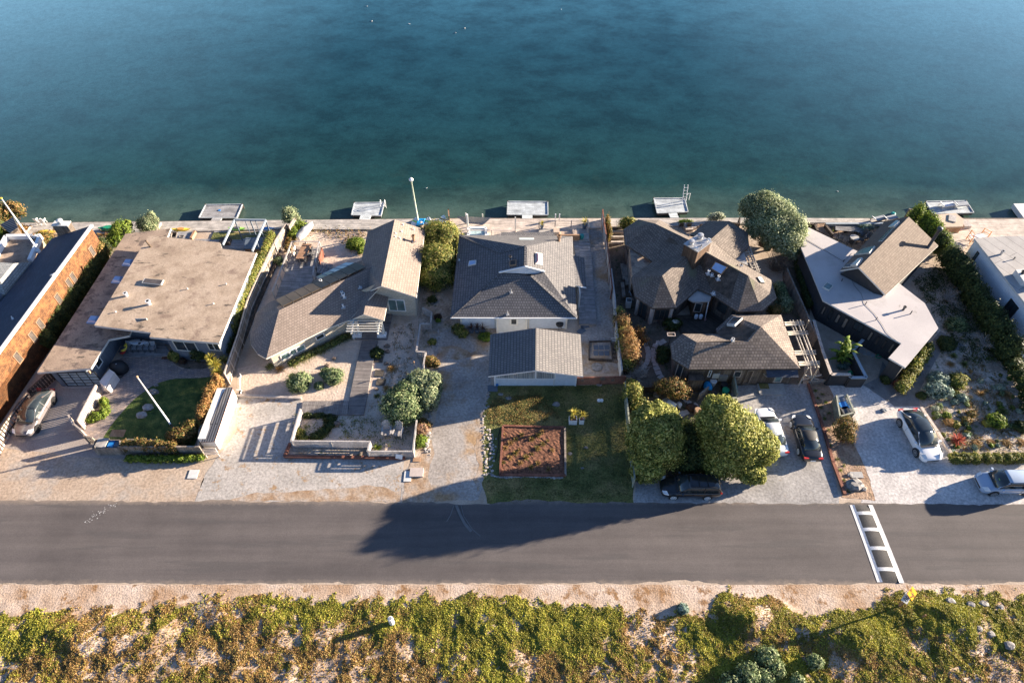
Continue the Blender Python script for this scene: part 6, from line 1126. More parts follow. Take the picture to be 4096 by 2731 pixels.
for i, (x, y, l) in enumerate(((1460, 470, 'round wooden disc hung on the red fence, left'), (1632, 455, 'largest round disc hung on the red fence'), (1720, 468, 'round disc hung on the red fence, right'))):
    a = WP('H', x, y, V('H', 1408, 515), V('H', 1815, 505)); tag(MB().tube([a-Vector((0, .04, 0)), a-Vector((0, .1, 0))], .16 if i != 1 else .25, 14).build('wall_disc', MT['stone_b']), l, 'disc')
MB().tube([V('H', 1583+28*math.cos(a_*.785), 362+20*math.sin(a_*.785), .05) for a_ in range(8)], .02, 4) ; c = V('H', 1583, 362); tag(MB().lathe(c, [(.5, 0), (.52, .06), (.46, .08)], 20).build('ground_cover_plate', MT['stone']), 'round grey lid on the ground behind the red fence', 'lid')
bx = thing('raised_bed', 'dark timber framed sand box with six slate pavers', 'raised bed', V('H', 1620, 220)); q = [V('H', 1520, 138, .3), V('H', 1705, 133, .3), V('H', 1722, 298, .3), V('H', 1518, 285, .3)]
for i in range(4): MB().bar(q[i]-Vector((0, 0, .15)), q[(i+1) % 4]-Vector((0, 0, .15)), .1, .32).build('side', MT['fdark'], bx)
MB().prism([(v_.x, v_.y) for v_ in q], 0, .14).build('sand_fill', MT['gravel_c'], bx)
for i in range(6):
    a = V('H', 1575+47*(i % 3), 192+50*(i//3), .16); tag(MB().box((a.x, a.y, .145), (.42, .54, .04)).build('paver', MT['slate']), ['slate paver, far left of the six in the sand box', 'slate paver, far middle of the six in the sand box', 'slate paver, far right of the six in the sand box', 'slate paver, near left of the six in the sand box', 'slate paver, near middle of the six in the sand box', 'slate paver, near right of the six in the sand box'][i], 'paver', 'slate pavers in the sand box')
for i, (x, y) in enumerate(((1480, 10), (1450, 52))): a = V('H', x, y); tag(MB().box((a.x, a.y, 0), (.8, .55, .05), .3+i*.4).build('paver', MT['slate']), ('slate paver lying right of the pale house wall', 'slate paver lying just below another by the garage roof')[i], 'paver')
for i in range(5): a = V('H', 1745-i*1, 170+36*i); rock('firewood_log', ['split log pile piece, top of five beside the sand box', 'split log, second of five beside the sand box', 'split log, middle of five beside the sand box', 'split log, fourth of five beside the sand box', 'split log, bottom of five beside the sand box'][i], (a.x, a.y, 0), (.42, .2, .3), MT['stone_b'], 'logs beside the sand box', 'log', 50+i)
t = thing('round_grill', 'black kettle grill at the right of the pale house wall', 'grill', V('G', 1537, 1365)); c = V('G', 1537, 1362); MB().lathe(c+Vector((0, 0, .45)), [(.15, 0), (.36, .15), (.38, .3), (.25, .48), (.05, .52)], 16).build('bowl', MT['cover_k'], t, smooth=True)
for a_ in range(3): MB().bar(c+Vector((.2*math.cos(a_*2.1), .2*math.sin(a_*2.1), 0)), c+Vector((.1*math.cos(a_*2.1), .1*math.sin(a_*2.1), .5)), .03, .03).build('leg', MT['black'], t)
for i, x in enumerate((690, 745, 800)): pot('potted_plant', ['dark purple spiky plant in a pot by the pale wall, left of three', 'dark purple spiky plant in a pot by the pale wall, middle of three', 'dark purple spiky plant in a pot by the pale wall, right of three'][i], V('G', x, 1395), .26, .35, MT['navy'], MT['lf_purple'], size=.75, n=40, group='dark spiky plants by the pale wall')
bush('shrub', 'green shrub at the left corner of the pale house wall', 'shrub', [B('G', 560, 1370, .4, .6, .5, .5), B('G', 600, 1410, .3, .6, .4, .35)], 2400, .1, MT['lf_bush']); bush('shrub', 'low bright green shrub touching the garage roof edge', 'shrub', [B('G', 820, 1440, .25, .6, .5, .3), B('G', 850, 1460, .2, .4, .3, .25)], 1700, .09, MT['lf_bright'])
bush('shrub', 'dark shrub in the shade below the very large bush', 'shrub', [B('G', 310, 1080, .3, .45, .35, .35)], 900, .09, MT['lf_hedge']); bush('shrub', 'small reddish shrub beside the zigzag fence corner', 'shrub', [B('G', 365, 1250, .2, .35, .3, .3)], 600, .09, MT['lf_purple']); bush('shrub', 'little green shrub beside the reddish one by the zigzag fence', 'shrub', [B('G', 370, 1285, .15, .25, .2, .25)], 400, .08, MT['lf_bright'])
# garage
GA = thing('garage', 'pale blue garage with a coarse charcoal shingle gable roof', 'garage', V('H', 1055, 520)); ge, gr = 2.3, 3.7
p = [V('H', 1060, 26, gr), V('H', 1056, 390, gr), V('H', 652, 440, ge), V('H', 668, 80, ge), V('H', 1445, 80, ge), V('H', 1468, 442, ge)]
slab(GA, 'roof', MT['sh_garage'], p, [(0, 3, 2, 1), (0, 1, 5, 4)], .14, MT['white'])
gy = V('H', 1055, 520).y; gl_, gr_ = V('H', 709, 520).x, V('H', 1398, 522).x; gyn = p[3].y-.4
gw = MB().prism([(gl_, gy), (gr_, gy), (gr_, gyn), (gl_, gyn)], 0, ge-.1); gw.add([(gl_, gy, ge-.1), (gr_, gy, ge-.1), (p[1].x, gy, gr-.14)], [(0, 1, 2)]); gw.build('wall', MT['w_pale'], GA)
for x in (gl_, gr_): MB().box((x, gy-.03, 0), (.14, .08, ge-.1)).build('corner_board', MT['white'], GA)
MB().box((gr_-1.95, gy-.03, 0), (.08, .05, ge-.15)).build('corner_board', MT['w_lt'], GA)
A_, B_ = Vector((gl_, gy, 0)), Vector((gr_, gy, 0))
for (x0, x1, yt, yb) in ((722, 880, 418, 452), (890, 1048, 400, 454), (1064, 1222, 400, 454)): 
    q0, q1 = WP('H', x0, yb, A_, B_), WP('H', x1, yb, A_, B_); zt = lambda x: ge-.1+(gr-.14-ge+.1)*(1-abs(x-p[1].x)/(gr_-gl_)*2)-.12
    m_ = MB(); o = -.05; m_.add([(q0.x, gy+o, q0.z), (q1.x, gy+o, q0.z), (q1.x, gy+o, zt(q1.x)), (q0.x, gy+o, zt(q0.x))], [(0, 1, 2, 3)])
    fr = MB().bar((q0.x-.04, gy-.04, q0.z-.04), (q1.x+.04, gy-.04, q0.z-.04), .08, .08).bar((q0.x-.04, gy-.04, q0.z), (q0.x-.04, gy-.04, zt(q0.x)), .08, .08).bar((q1.x+.04, gy-.04, q0.z), (q1.x+.04, gy-.04, zt(q1.x)), .08, .08).bar((q0.x, gy-.04, zt(q0.x)+.04), (q1.x, gy-.04, zt(q1.x)+.04), .08, .08).build('window', MT['white'], GA); m_.build('pane', MT['curtain'], fr)
MB().tube([(gl_+.2, gy-.06, .25), (gl_+.2, gy-.12, .25)], .13, 12).build('hose_reel', MT['blue'], GA)
# lawn bed
bd = thing('planting_bed', 'square timber framed bed of red brown mulch on the lawn', 'raised bed', V('H', 1040, 1070)); q = [V('H', 777, 862, .25), V('H', 1310, 875, .25), V('H', 1315, 1285, .25), V('H', 752, 1280, .25)]
for i in range(4): MB().bar(q[i]-Vector((0, 0, .12)), q[(i+1) % 4]-Vector((0, 0, .12)), .16, .27).build('timber_side', MT['fred'] if i != 1 else MT['fwood'], bd)
gxx = 26; mbm = MB(); 
for i in range(gxx+1):
    for j in range(gxx+1): a = q[0].lerp(q[1], i/gxx).lerp(q[3].lerp(q[2], i/gxx), j/gxx); mbm.v.append((a.x, a.y, .15+.045*random.random()))
mbm.f = [(i*(gxx+1)+j, (i+1)*(gxx+1)+j, (i+1)*(gxx+1)+j+1, i*(gxx+1)+j+1) for i in range(gxx) for j in range(gxx)]; mbm.m = [0]*len(mbm.f); mbm.build('mulch', MT['mulch'], bd)
for i, (x, y, s) in enumerate(((1110, 912, .9), (935, 945, .8), (1078, 948, 1.1), (795, 940, .5), (885, 980, .8), (1022, 982, 1.1), (838, 1015, 1.1), (1115, 1022, .9), (1160, 995, .6), (795, 1055, 1), (1075, 1062, 1.2), (915, 1070, .5), (1200, 1075, .8), (885, 1100, 1.1), (1022, 1108, .6), (835, 1140, 1.1), (975, 1138, 1.1), (775, 1182, .8), (925, 1185, 1), (1075, 1188, .9), (1020, 1225, 1), (1165, 1238, .9))):
    a = V('H', x, y, .15); o = MB(); blades(o, (a.x, a.y, .15), int(80*s), .38*s, .06, .5, .5, .12); tag(o.build('bed_tuft', MT['lf_rust'] if i % 3 else MT['lf_tan'], loc=(a.x, a.y, .15)), 'small rusty green tuft planted in the mulch bed', 'tuft', 'small rusty green tufts in the mulch bed')
for i, (x0, l, s) in enumerate(((1376, 'larger white square planter with a yellow green yucca on the lawn', 1.0), (1450, 'smaller white square planter with a yellow green yucca on the lawn', .62))):
    c = V('H', x0, 850); t = thing('planter', l, 'planter', c); wd = .36*(1 if i == 0 else .6); MB().box((c.x, c.y+wd*.5, 0), (wd*1.9, wd*1.5, .62), 0, 0).build('box', MT['white'], t); MB().box((c.x, c.y+wd*.5, .62), (wd*1.6, wd*1.2, .02)).build('soil', MT['mulch'], t)
    mb = MB(); z0 = 1.5 if i == 0 else 1.3; mb.tube([(c.x, c.y+wd*.5, .6), (c.x, c.y+wd*.5, z0)], .05, 6, 1)
    if i == 0: blades(mb, (c.x-.1, c.y+wd*.5, .75), 30, .45, .06, .3, .6, .1)
    blades(mb, (c.x, c.y+wd*.5, z0), 75, .62 if i == 0 else .52, .06, .25, .15, .05); mb.build('yucca', [MT['lf_yellow'], MT['bark']], t)
for i, x in enumerate((1600, 1624)): c = V('H', x, 650); tag(MB().lathe(c, [(.16, 0), (.16, .12), (.08, .16)], 14).build('septic_cap', MT['white']), ('white round cap on the lawn, left of two', 'white round cap on the lawn, right of two')[i], 'cap')
for i, (x, y, s, l) in enumerate(((1235, 682, .35, 'flat pale rock on the shaded lawn'), (825, 628, .3, 'grey rock on the lawn below the garage, right'), (760, 595, .25, 'grey rock on the lawn below the garage, left'), (1605, 512, .3, 'pale rock at the foot of the red fence'), (1352, 1105, .2, 'pale rock right of the mulch bed'), (1460, 1228, .15, 'small pale stone low on the lawn'), (1490, 1052, .2, 'grey stone on the lawn right of the bed'))): rock('rock', l, V('H', x, y), (s, s*.7, s*.35), MT['stone'], seed=70+i)
c = V('H', 688, 545); tag(MB().box((c.x, c.y, 0), (.9, .7, .06)).build('step_slab', MT['slate']), 'dark slab step at the left front corner of the garage', 'slab')
hs = MB().tube([V('H', 752, 890, .03), V('H', 735, 960, .03), V('H', 740, 1040, .03), V('H', 705, 1170, .03)], .03, 5); tag(hs.build('garden_hose', MT['cover_k']), 'thin dark hose lying left of the mulch bed', 'hose')
c = V('H', 1745, 150); t = thing('folding_rack', 'small white wire rack against the boundary fence', 'rack', c); MB().tube([c+Vector((-.5, 0, .6)), c+Vector((.4, .1, .7)), c+Vector((.3, -.3, .5)), c+Vector((-.4, -.2, .6))], .03, 5).bar(c, c+Vector((0, 0, .65)), .04, .04).build('frame', MT['white'], t)
hedge('hedge', 'tall orange and green clipped hedge beside the stepping stone garden', 'J', [(70, 180), (100, 280), (120, 370), (130, 440)], 1.1, .8, 2.3, 11000, .09, MT['lf_orange'], ncl=150, cm=MT['core_brown'])
hedge('hedge', 'green base and back of the orange hedge along the pale fence', 'J', [(50, 120), (70, 220), (60, 320), (120, 490)], .9, .55, 1.9, 6000, .1, MT['lf_bush'], ncl=90)
# lawn grass blades over the dry patch
scatter('lawn_tufts', 'dry and green grass tufts on the sunlit lawn patch', 'H', [(700, 640), (900, 600), (1100, 600), (1280, 800), (1000, 860), (640, 850), (620, 780)], 700, MT['lf_rust'], .05, spread=.12, h=.04, per=8)
scatter('lawn_tufts', 'short grass tufts across the shaded lawn', 'H', [(700, 530), (1800, 530), (1880, 1500), (700, 1500), (620, 1340), (1340, 1320), (1340, 860), (1000, 600)], 1500, MT['lf_hedge'], .05, spread=.2, h=.03, per=8)
# ================================================================ CARS
def loft(stations, prof, mb=None, mi=0):
    mb = mb or MB(); vs = []; n = len(prof(stations[0])); fs = []
    for s in stations: vs += prof(s)
    m = len(stations)
    for i in range(m-1):
        for j in range(n-1): fs.append((i*n+j, i*n+j+1, (i+1)*n+j+1, (i+1)*n+j))
        fs.append((i*n+n-1, i*n, (i+1)*n, (i+1)*n+n-1))
    fs.append(tuple(range(n))[::-1]); fs.append(tuple(range((m-1)*n, m*n))); return mb.add(vs, fs, mi)
def car(name, label, cat, rear, front, side, paint, L=4.7, W=1.82, H=1.45, hood=.30, ws=.14, rear_in=.12, trunk=.0, belt=.92, wb=2.75, roofm=None, rim='galv', tail=1.0, plate=True, fo=.9, wr=.33, rails=False, center=None, hd=None):
    if center is None:
        d = (front-rear); d.z = 0; d.normalize(); n = Vector((d.y, -d.x, 0)); n = n if side > 0 else -n    # visible side: +1 right-hand, -1 left-hand side of the car
        mid = (front+rear)/2; c = mid-n*(W/2-.05)
    else: c = center; d = hd
    x0 = wb/2+fo; c = c+d*((x0-(L-x0))/2*0); t = thing(name, label, cat, (c.x, c.y, 0), None, math.atan2(d.y, d.x))
    rx = x0-L; P_ = plain('paint_'+name+str(len(ORG)), paint, .28, 0, .03, 1, coat=1.0); gl = MT['glass']
    w = W/2; Ls = lambda f: x0-L*f
    hz = belt-.13
    st = [(Ls(0), .60, .32, .55), (Ls(.012), .78, .24, .64), (Ls(.05), .92, .2, .72), (Ls(.14), .985, .18, hz-.02), (Ls(.27), 1, .17, hz+.07), (Ls(hood+.05), 1, .17, belt), (Ls(.55), 1, .17, belt+.02), (Ls(.75), 1, .18, belt+.03), (Ls(.88), .985, .2, belt+.02*tail), (Ls(.955), .93, .24, belt-.02+.04*tail), (Ls(.99), .84, .3, belt-.12), (Ls(1), .72, .38, belt-.25)]
    def prof(s):
        x, k, zb, zt = s; a = w*k; sh = zt-.10
        return [(x, -a*.86, zb), (x, -a*.97, zb+.1), (x, -a, zb+(sh-zb)*.55), (x, -a*.975, sh), (x, -a*.87, zt-.015), (x, -a*.45, zt+.025), (x, 0, zt+.035), (x, a*.45, zt+.025), (x, a*.87, zt-.015), (x, a*.975, sh), (x, a, zb+(sh-zb)*.55), (x, a*.97, zb+.1), (x, a*.86, zb), (x, 0, zb)]
    b = loft(st, prof).build('body', P_, t, smooth=True, local=True); s_ = b.modifiers.new('s', 'SUBSURF'); s_.levels = s_.render_levels = 1
    xa, xb, xc, xd = Ls(hood), Ls(hood+ws), Ls(1-trunk-rear_in), Ls(1-trunk-.015); wt = w*.66; wb_ = w*.90; zb = belt-.02
    cs = [(xa, wb_*.92, wb_*.90, zb, zb+.03), ((xa+xb)/2, wb_*.95, (wb_+wt)/2, zb, zb+(H-zb)*.62), (xb, wb_*.96, wt, zb, H-.035), ((xb+xc)/2, wb_*.98, wt*1.02, zb, H-.008), (xc, wb_*.95, wt*.97, zb, H-.05), ((xc+xd)/2, wb_*.92, (wt+wb_)/2*.97, zb, zb+(H-zb)*.60), (xd, wb_*.86, wb_*.80, zb, zb+.03)]
    cp = lambda s: [(s[0], -s[1], s[3]), (s[0], -(s[1]*.25+s[2]*.75), s[3]*.3+s[4]*.7), (s[0], -s[2], s[4]), (s[0], 0, s[4]+.02), (s[0], s[2], s[4]), (s[0], (s[1]*.25+s[2]*.75), s[3]*.3+s[4]*.7), (s[0], s[1], s[3])]
    loft(cs, cp).build('glasshouse', gl, t, smooth=True, local=True)
    rs = []; 
    for f_ in range(9):
        q = f_/8; x = xb+(xc-xb)*q; hh = H-.02+.03*math.sin(math.pi*q)-.045*q*q; ww = wt*(1.03 if 0 < f_ < 8 else .97); rs.append((x, ww, hh))
    rp_ = lambda s: [(s[0], -s[1]-.02, s[2]-.05), (s[0], -s[1]*.9, s[2]), (s[0], 0, s[2]+.035), (s[0], s[1]*.9, s[2]), (s[0], s[1]+.02, s[2]-.05), (s[0], 0, s[2]-.05)]
    loft(rs, rp_).build('roof', roofm or P_, t, smooth=True, local=True)
    for s in (-1, 1):
        m = MB(); m.bar((xa+.02, s*wb_*.93, zb+.03), (xb, s*(wt+.01), H-.04), .07, .04); m.bar((xc, s*(wt-.0), H-.05), (xd, s*wb_*.86, zb+.03), .1, .04); m.build('pillar', P_, t, local=True)
        xm = (xb+xc)/2-.1; MB().bar((xm, s*wb_*1.0, zb), (xm-.03, s*(wt+.02), H-.05), .07, .03).build('pillar', MT['black'], t, local=True)
        MB().bar((xa-.15, s*(wb_*.99), zb+.01), (xd+.3, s*wb_*.97, zb+.01), .03, .025).build('window_trim', MT['galv'] if sum(paint) > .3 else MT['black'], t, local=True)
        MB().box((xa-.28, s*(w+.06), belt), (.16, .2, .12)).build('mirror', P_, t, local=True)
        for fx in (xb-.35, xc+.55): MB().box((fx, s*(w-.005), belt-.17), (.18, .03, .03)).build('door_handle', P_, t, local=True)
        MB().bar(((xb+xc)/2-.1, s*(w+.0), .3), ((xb+xc)/2-.1, s*(w-.01), belt-.05), .012, .012).build('door_seam', MT['black'], t, local=True)
        hl = MB().add([(Ls(.018), s*w*.50, .66), (Ls(.035), s*w*.80, .68), (Ls(.11), s*w*.93, hz-.03), (Ls(.09), s*w*.62, hz+.005), (Ls(.03), s*w*.5, .58), (Ls(.05), s*w*.86, .6), (Ls(.12), s*w*.99, hz-.12)], [(0, 1, 2, 3), (4, 5, 1, 0), (5, 6, 2, 1)]); hl.v = [(x+.025, y*1.01, z+.03) for x, y, z in hl.v]; hl.build('headlight', MT['whitem'], t, local=True)
        tl = MB(); tl.box((Ls(.975), s*w*.66, belt-.2), (.16, w*.42, .16)); tl.build('taillight', MT['red'], t, local=True)
        for fx in (wb/2, -wb/2):
            MB().tube([(fx, s*(w*.80), wr+.02), (fx, s*(w+.012), wr+.02)], wr+.07, 20).build('wheel_arch', MT['black'], t, local=True)
            wh = MB().tube([(fx, s*(w-.2), wr), (fx, s*(w-.01), wr), (fx, s*(w+.03), wr)], [wr, wr, wr*.93], 20).build('tyre', MT['rubber'], t, local=True); rm = MB(); rm.tube([(fx, s*(w+.005), wr), (fx, s*(w+.034), wr)], wr*.3, 12)
            for a_ in range(7): q = a_*2*math.pi/7; rm.bar((fx+wr*.1*math.cos(q), s*(w+.03), wr+wr*.1*math.sin(q)), (fx+wr*.68*math.cos(q), s*(w+.03), wr+wr*.68*math.sin(q)), .055, .03)
            for a_ in range(14): q = a_*math.pi/7; q2 = q+math.pi/7; rm.bar((fx+wr*.7*math.cos(q), s*(w+.032), wr+wr*.7*math.sin(q)), (fx+wr*.7*math.cos(q2), s*(w+.032), wr+wr*.7*math.sin(q2)), .04, .04)
            ORG[wh.name] = Vector((0, 0, 0)); r_ = rm.build('rim', MT[rim], wh, local=True)
    if rails:
        for s in (-1, 1): MB().bar((xb-.1, s*wt*.93, H+.04), (xc+.1, s*wt*.93, H+.01), .04, .04).build('roof_rail', MT['black'], t, local=True)
        for fx in (.35, .65): MB().bar((xb+(xc-xb)*fx, -wt*.93, H+.06), (xb+(xc-xb)*fx, wt*.93, H+.06), .05, .02).build('roof_bar', MT['black'], t, local=True)
    MB().box((Ls(.003), 0, .42), (.05, w*1.0, .13)).build('grille', MT['black'], t, local=True)
    if plate: MB().box((Ls(1)-.03, 0, belt-.38), (.02, .42, .16)).build('licence_plate', MT['white'], t, local=True)
    MB().bar((xa+.1, -wb_*.8, zb+.01), (xa+.1, wb_*.8, zb+.01), .12, .03).build('wiper_cowl', MT['black'], t, local=True)
    return t
G_ = lambda k, x, y: V(k, x, y, 0)
pearl = (.17, .15, .148)
car('parked_car', 'metallic grey rounded electric car with dark glass roof beside the picket fence', 'car', G_('B', 578, 950), G_('B', 418, 1228), -1, pearl, L=4.72, W=1.88, H=1.5, hood=.23, ws=.22, rear_in=.27, trunk=.03, belt=.95, wb=2.9, roofm=MT['glass'], rim='black', fo=.86)
bpy.context.view_layer.update()
car('parked_car', 'white rounded electric car with a long dark glass roof beside the shell driveway garden', 'car', G_('L', 1030, 838), G_('L', 1163, 1085), 1, (.85, .85, .85), L=5.0, W=2.0, H=1.62, hood=.24, ws=.2, rear_in=.24, trunk=.03, belt=1.0, wb=2.95, roofm=MT['glass'], wr=.36, fo=.95)
car('parked_car', 'black convertible with a folded-up fabric roof parked on grey gravel', 'car', G_('L', 190, 1072), G_('L', 130, 850), -1, (.012, .013, .016), L=4.5, W=1.78, H=1.38, hood=.29, ws=.16, rear_in=.16, trunk=.15, belt=.88, wb=2.65, roofm=MT['cover_k'], rim='whitem', fo=.85)
car('parked_car', 'white saloon partly hidden behind the large round tree', 'car', None, None, 1, (.78, .79, .82), L=4.75, W=1.82, H=1.45, hood=.27, ws=.17, rear_in=.16, trunk=.13, belt=.92, wb=2.75, rim='galv', center=G_('J', 1150, 985), hd=(G_('J', 1095, 790)-G_('J', 1215, 1120)).normalized())
car('parked_car', 'black estate car with roof bars parked by the road under the trees', 'car', G_('J', 693, 1470), G_('J', 443, 1467), -1, (.013, .014, .018), L=4.83, W=1.8, H=1.48, hood=.27, ws=.16, rear_in=.09, trunk=.0, belt=.92, wb=2.70, rails=True, rim='whitem', fo=.97)
car('parked_car', 'silver hatchback, sky blue reflection painted on, with a green windscreen tag, cut by the right edge', 'car', G_('L', 2088, 1424), G_('L', 1812, 1424), -1, (.38, .46, .58), L=4.5, W=1.82, H=1.6, hood=.23, ws=.17, rear_in=.1, trunk=.0, belt=1.0, wb=2.7, rim='galv', fo=1.0)  # blue of the reflected sky is mixed into the silver paint colour
c_ = bpy.context.scene.objects['parked_car.005']; MB().box((1.02, .1, 1.27), (.12, .16, .02)).build('windscreen_tag', MT['lime'], c_, local=True)
for nm_ in ('parked_car', 'parked_car.001'): o_ = bpy.context.scene.objects[nm_]
# ================================================================ HOUSE 4 (brown clustered pavilions)
H4 = thing('house', 'weathered wooden house of four hipped shingle pavilions round a square chimney', 'house', V('I', 950, 1300))
e, r4, r5 = 2.75, 4.6, 4.95
def pv(*a): return V('I', a[0], a[1], a[2] if len(a) > 2 else e)
Pn, Qs, Rs, Tn = pv(535, 470, r4), pv(600, 970, r4), pv(1430, 970, r4), pv(1230, 480, r4); C1, C2, C3, C4 = pv(855, 625, r5), pv(860, 755, r5-.3), pv(1000, 730, r5), pv(1065, 625, r5-.2)
slab(H4, 'roof', MT['sh_wood'], [Pn, pv(572, 432), pv(370, 428), pv(225, 525), pv(240, 668), pv(285, 700), pv(510, 835, 3.2), C2, C1, pv(865, 578, 3.1)], [(0, 1, 2), (0, 2, 3), (0, 3, 4), (0, 4, 5, 6, 7, 8), (0, 8, 9, 1)], .16, MT['fdark'])
slab(H4, 'roof', MT['sh_wood'], [Qs, pv(300, 990), pv(335, 1170), pv(505, 1285), pv(735, 1280), pv(945, 1100), pv(935, 800, 3.9), C2, pv(510, 835, 3.2), pv(320, 970)], [(0, 1, 2), (0, 2, 3), (0, 3, 4), (0, 4, 5, 6, 7), (0, 7, 8, 9, 1)], .16, MT['fdark'])
slab(H4, 'roof', MT['sh_wood'], [Rs, pv(1650, 1010), pv(1705, 1187), pv(1560, 1310), pv(1330, 1317), pv(1090, 1160), pv(945, 1098), pv(937, 802, 3.9), C3, pv(1300, 812), C4], [(0, 1, 2), (0, 2, 3), (0, 3, 4), (0, 4, 5, 6, 7, 8), (0, 8, 10, 9, 1)], .16, MT['fdark'])
slab(H4, 'roof', MT['sh_wood'], [Tn, pv(1040, 440), pv(1250, 445), pv(1425, 557), pv(1440, 685), pv(1303, 810), C4, pv(950, 600, 4.2), pv(868, 578, 3.1)], [(0, 1, 2), (0, 2, 3), (0, 3, 4), (0, 4, 5, 6), (0, 6, 7, 8, 1)], .16, MT['fdark'])
MB().prism([(q.x, q.y) for q in (pv(285, 698, 2.7), pv(512, 836, 2.7), pv(315, 985, 2.7))], 0, 2.72).build('flat_roof', MT['tar_low'], H4)
MB().prism([(q.x, q.y) for q in (pv(850, 1195, 2.5), pv(945, 1105, 2.5), pv(1080, 1160, 2.5), pv(1060, 1215, 2.5), pv(900, 1222, 2.5))], 2.35, 2.5).build('porch_roof', MT['concrete'], H4)
MB().prism([(q.x, q.y) for q in (pv(1300, 812, 2.5), pv(1390, 730, 2.5), pv(1430, 870, 2.5))], 2.3, 2.45).build('flat_roof', MT['concrete'], H4)
wl4 = inset([pv(370, 428), pv(225, 525), pv(240, 668), pv(285, 700), pv(300, 990), pv(335, 1170), pv(505, 1285), pv(735, 1280), pv(945, 1100), pv(1090, 1160), pv(1330, 1317), pv(1560, 1310), pv(1705, 1187), pv(1650, 1010), pv(1303, 812), pv(1440, 685), pv(1425, 557), pv(1250, 445), pv(1040, 440), pv(868, 578), pv(572, 432)], .55)
walls(H4, MT['w_wood'], wl4, 0, e-.15)
def wseg(i, k, p0, p1, **kw): return window(H4, wl4[i], wl4[i+1], k, p0, p1, MT['fdark'], MT['glass'], **kw)
wseg(5, 'I', (350, 1350), (470, 1220), mull=(.5,)); wseg(6, 'I', (520, 1390), (670, 1300), mull=(.35, .7))
uu = lambda i: ((wl4[i+1]-wl4[i]).length)
for i_, a_, b_, z0, z1 in ((7, .5, .95, .9, 2.2), (9, .6, 1.6, .9, 2.2), (9, 2.2, 3.9, .8, 2.1), (8, .4, 1.4, .1, 2.1)):
    u, n, L_ = frame_of(wl4[i_], wl4[i_+1]); window_m(H4, wl4[i_], u, n, (a_, min(b_, L_-.1)), (z0, z1), MT['fdark'], MT['glass'])
for i_ in (5, 6, 7): q = wl4[i_]; MB().box((q.x, q.y, 0), (.3, .3, e-.3), .5).build('corner_post', MT['fpale'], H4)
bq = [V('I', *q) for q in ((875, 1360), (985, 1375), (1050, 1330), (1060, 1250), (850, 1250))]; MB().prism([(q.x, q.y) for q in bq], 0, 2.34).build('entrance_bay', MT['w_brown'], H4)
window(H4, bq[0], bq[1], 'I', (905, 1310), (985, 1240), MT['fpale'], MT['glass']); MB().tube([V('I', 1050, 1215, 2.4), V('I', 1045, 1230, 2.2), V('I', 1010, 1400, .1)], .05, 6).build('downpipe', MT['white'], H4)
ctop = [V('I', 815, 662, 6.0), V('I', 945, 738, 6.0), V('I', 1075, 640, 6.0), V('I', 950, 572, 6.0)]
cm_ = MB().prism([(q.x, q.y) for q in ctop], 3.4, 5.9).build('chimney', MT['w_brown'], H4); MB().prism([(q.x, q.y) for q in inset(ctop, -.06)], 5.9, 6.0).build('cap', MT['galv'], cm_)
for (x, y, r_, h_) in ((965, 590, .3, .45), (880, 645, .28, .4)): MB().lathe(V('I', x, y+15, 6.0), [(r_*.8, 0), (r_*.7, h_*.5), (r_, h_*.55), (r_, h_*.9), (r_*.3, h_)], 14).build('chimney_cowl', MT['galv'], cm_)
for (x, y) in ((915, 700), (1040, 620)): MB().tube([V('I', x, y, 6.0), V('I', x+5, y-5, 6.25), V('I', x+28, y+5, 6.2)], .09, 8).build('vent_elbow', MT['whitem'], cm_)
MB().tube([V('I', 978, 680, 6.0), V('I', 978, 680, 6.5)], .06, 8).build('vent_pipe', MT['black'], cm_)
pR = (C3, Rs, pv(1330, 1317)); pRN = (C3, Rs, pv(1650, 1010))
skylight(H4, on_plane('I', [(1112, 840), (1230, 893), (1170, 965), (1068, 905)], *pR), 'sky_l', .15, mf='tan'); skylight(H4, on_plane('I', [(1505, 990), (1545, 990), (1580, 1048), (1540, 1042)], Rs, pv(1650, 1010), pv(1705, 1187)), 'sky_w', .15, mf='darkgrey')
for (x, y, h_) in ((1042, 955, .5), (1138, 1008, .5), (1078, 970, .25), (1092, 1148, .25)): pipe(H4, on_plane('I', [(x, y)], *pR)[0], h_, .09, MT['white'], 'roof_vent', True, .4)
for (x, y) in ((1320, 885), (1363, 872)): pipe(H4, V('I', x, y, 3.9), .3, .05, MT['black'], 'vent_pipe', False, .3)
struct('deck', bw_quad('I', [(760, 1400), (980, 1360), (1100, 1250), (1290, 1390), (1110, 1500), (1100, 1540), (780, 1520)], .15), MT['deck_k'])
t = thing('heat_pump', 'white heat pump box beside the brown house and the boundary fence', 'heat pump', V('I', 280, 1270)); MB().box(*bxp('I', 253, 1185, 307, 1225, .1, 1.0)).build('case', MT['w_lt'], t); MB().box(*bxp('I', 258, 1190, 302, 1220, 1.0, 1.02)).build('grille', MT['darkgrey'], t)
t = thing('leaning_panel', 'small white framed panel leaning by the heat pump', 'panel', V('I', 290, 1160)); MB().add([V('I', 275, 1135, 0), V('I', 300, 1175, 0), V('I', 305, 1150, .8), V('I', 278, 1110, .9)], [(0, 1, 2, 3)]).build('board', MT['w_pale'], t)
for i, (x, l) in enumerate(((923, 'left of two white water jugs on the dark stand at the entrance'), (968, 'right of two white water jugs on the dark stand at the entrance'))): tag(MB().lathe(V('I', x, 1380, .6), [(.15, 0), (.17, .1), (.17, .42), (.06, .5)], 12).build('water_jug', MT['w_pale']), l, 'jug')
tag(MB().box((V('I', 945, 1395).x, V('I', 945, 1395).y, 0), (1.0, .5, .6)).build('plant_stand', MT['fdark']), 'dark wooden stand under the white jugs', 'stand')
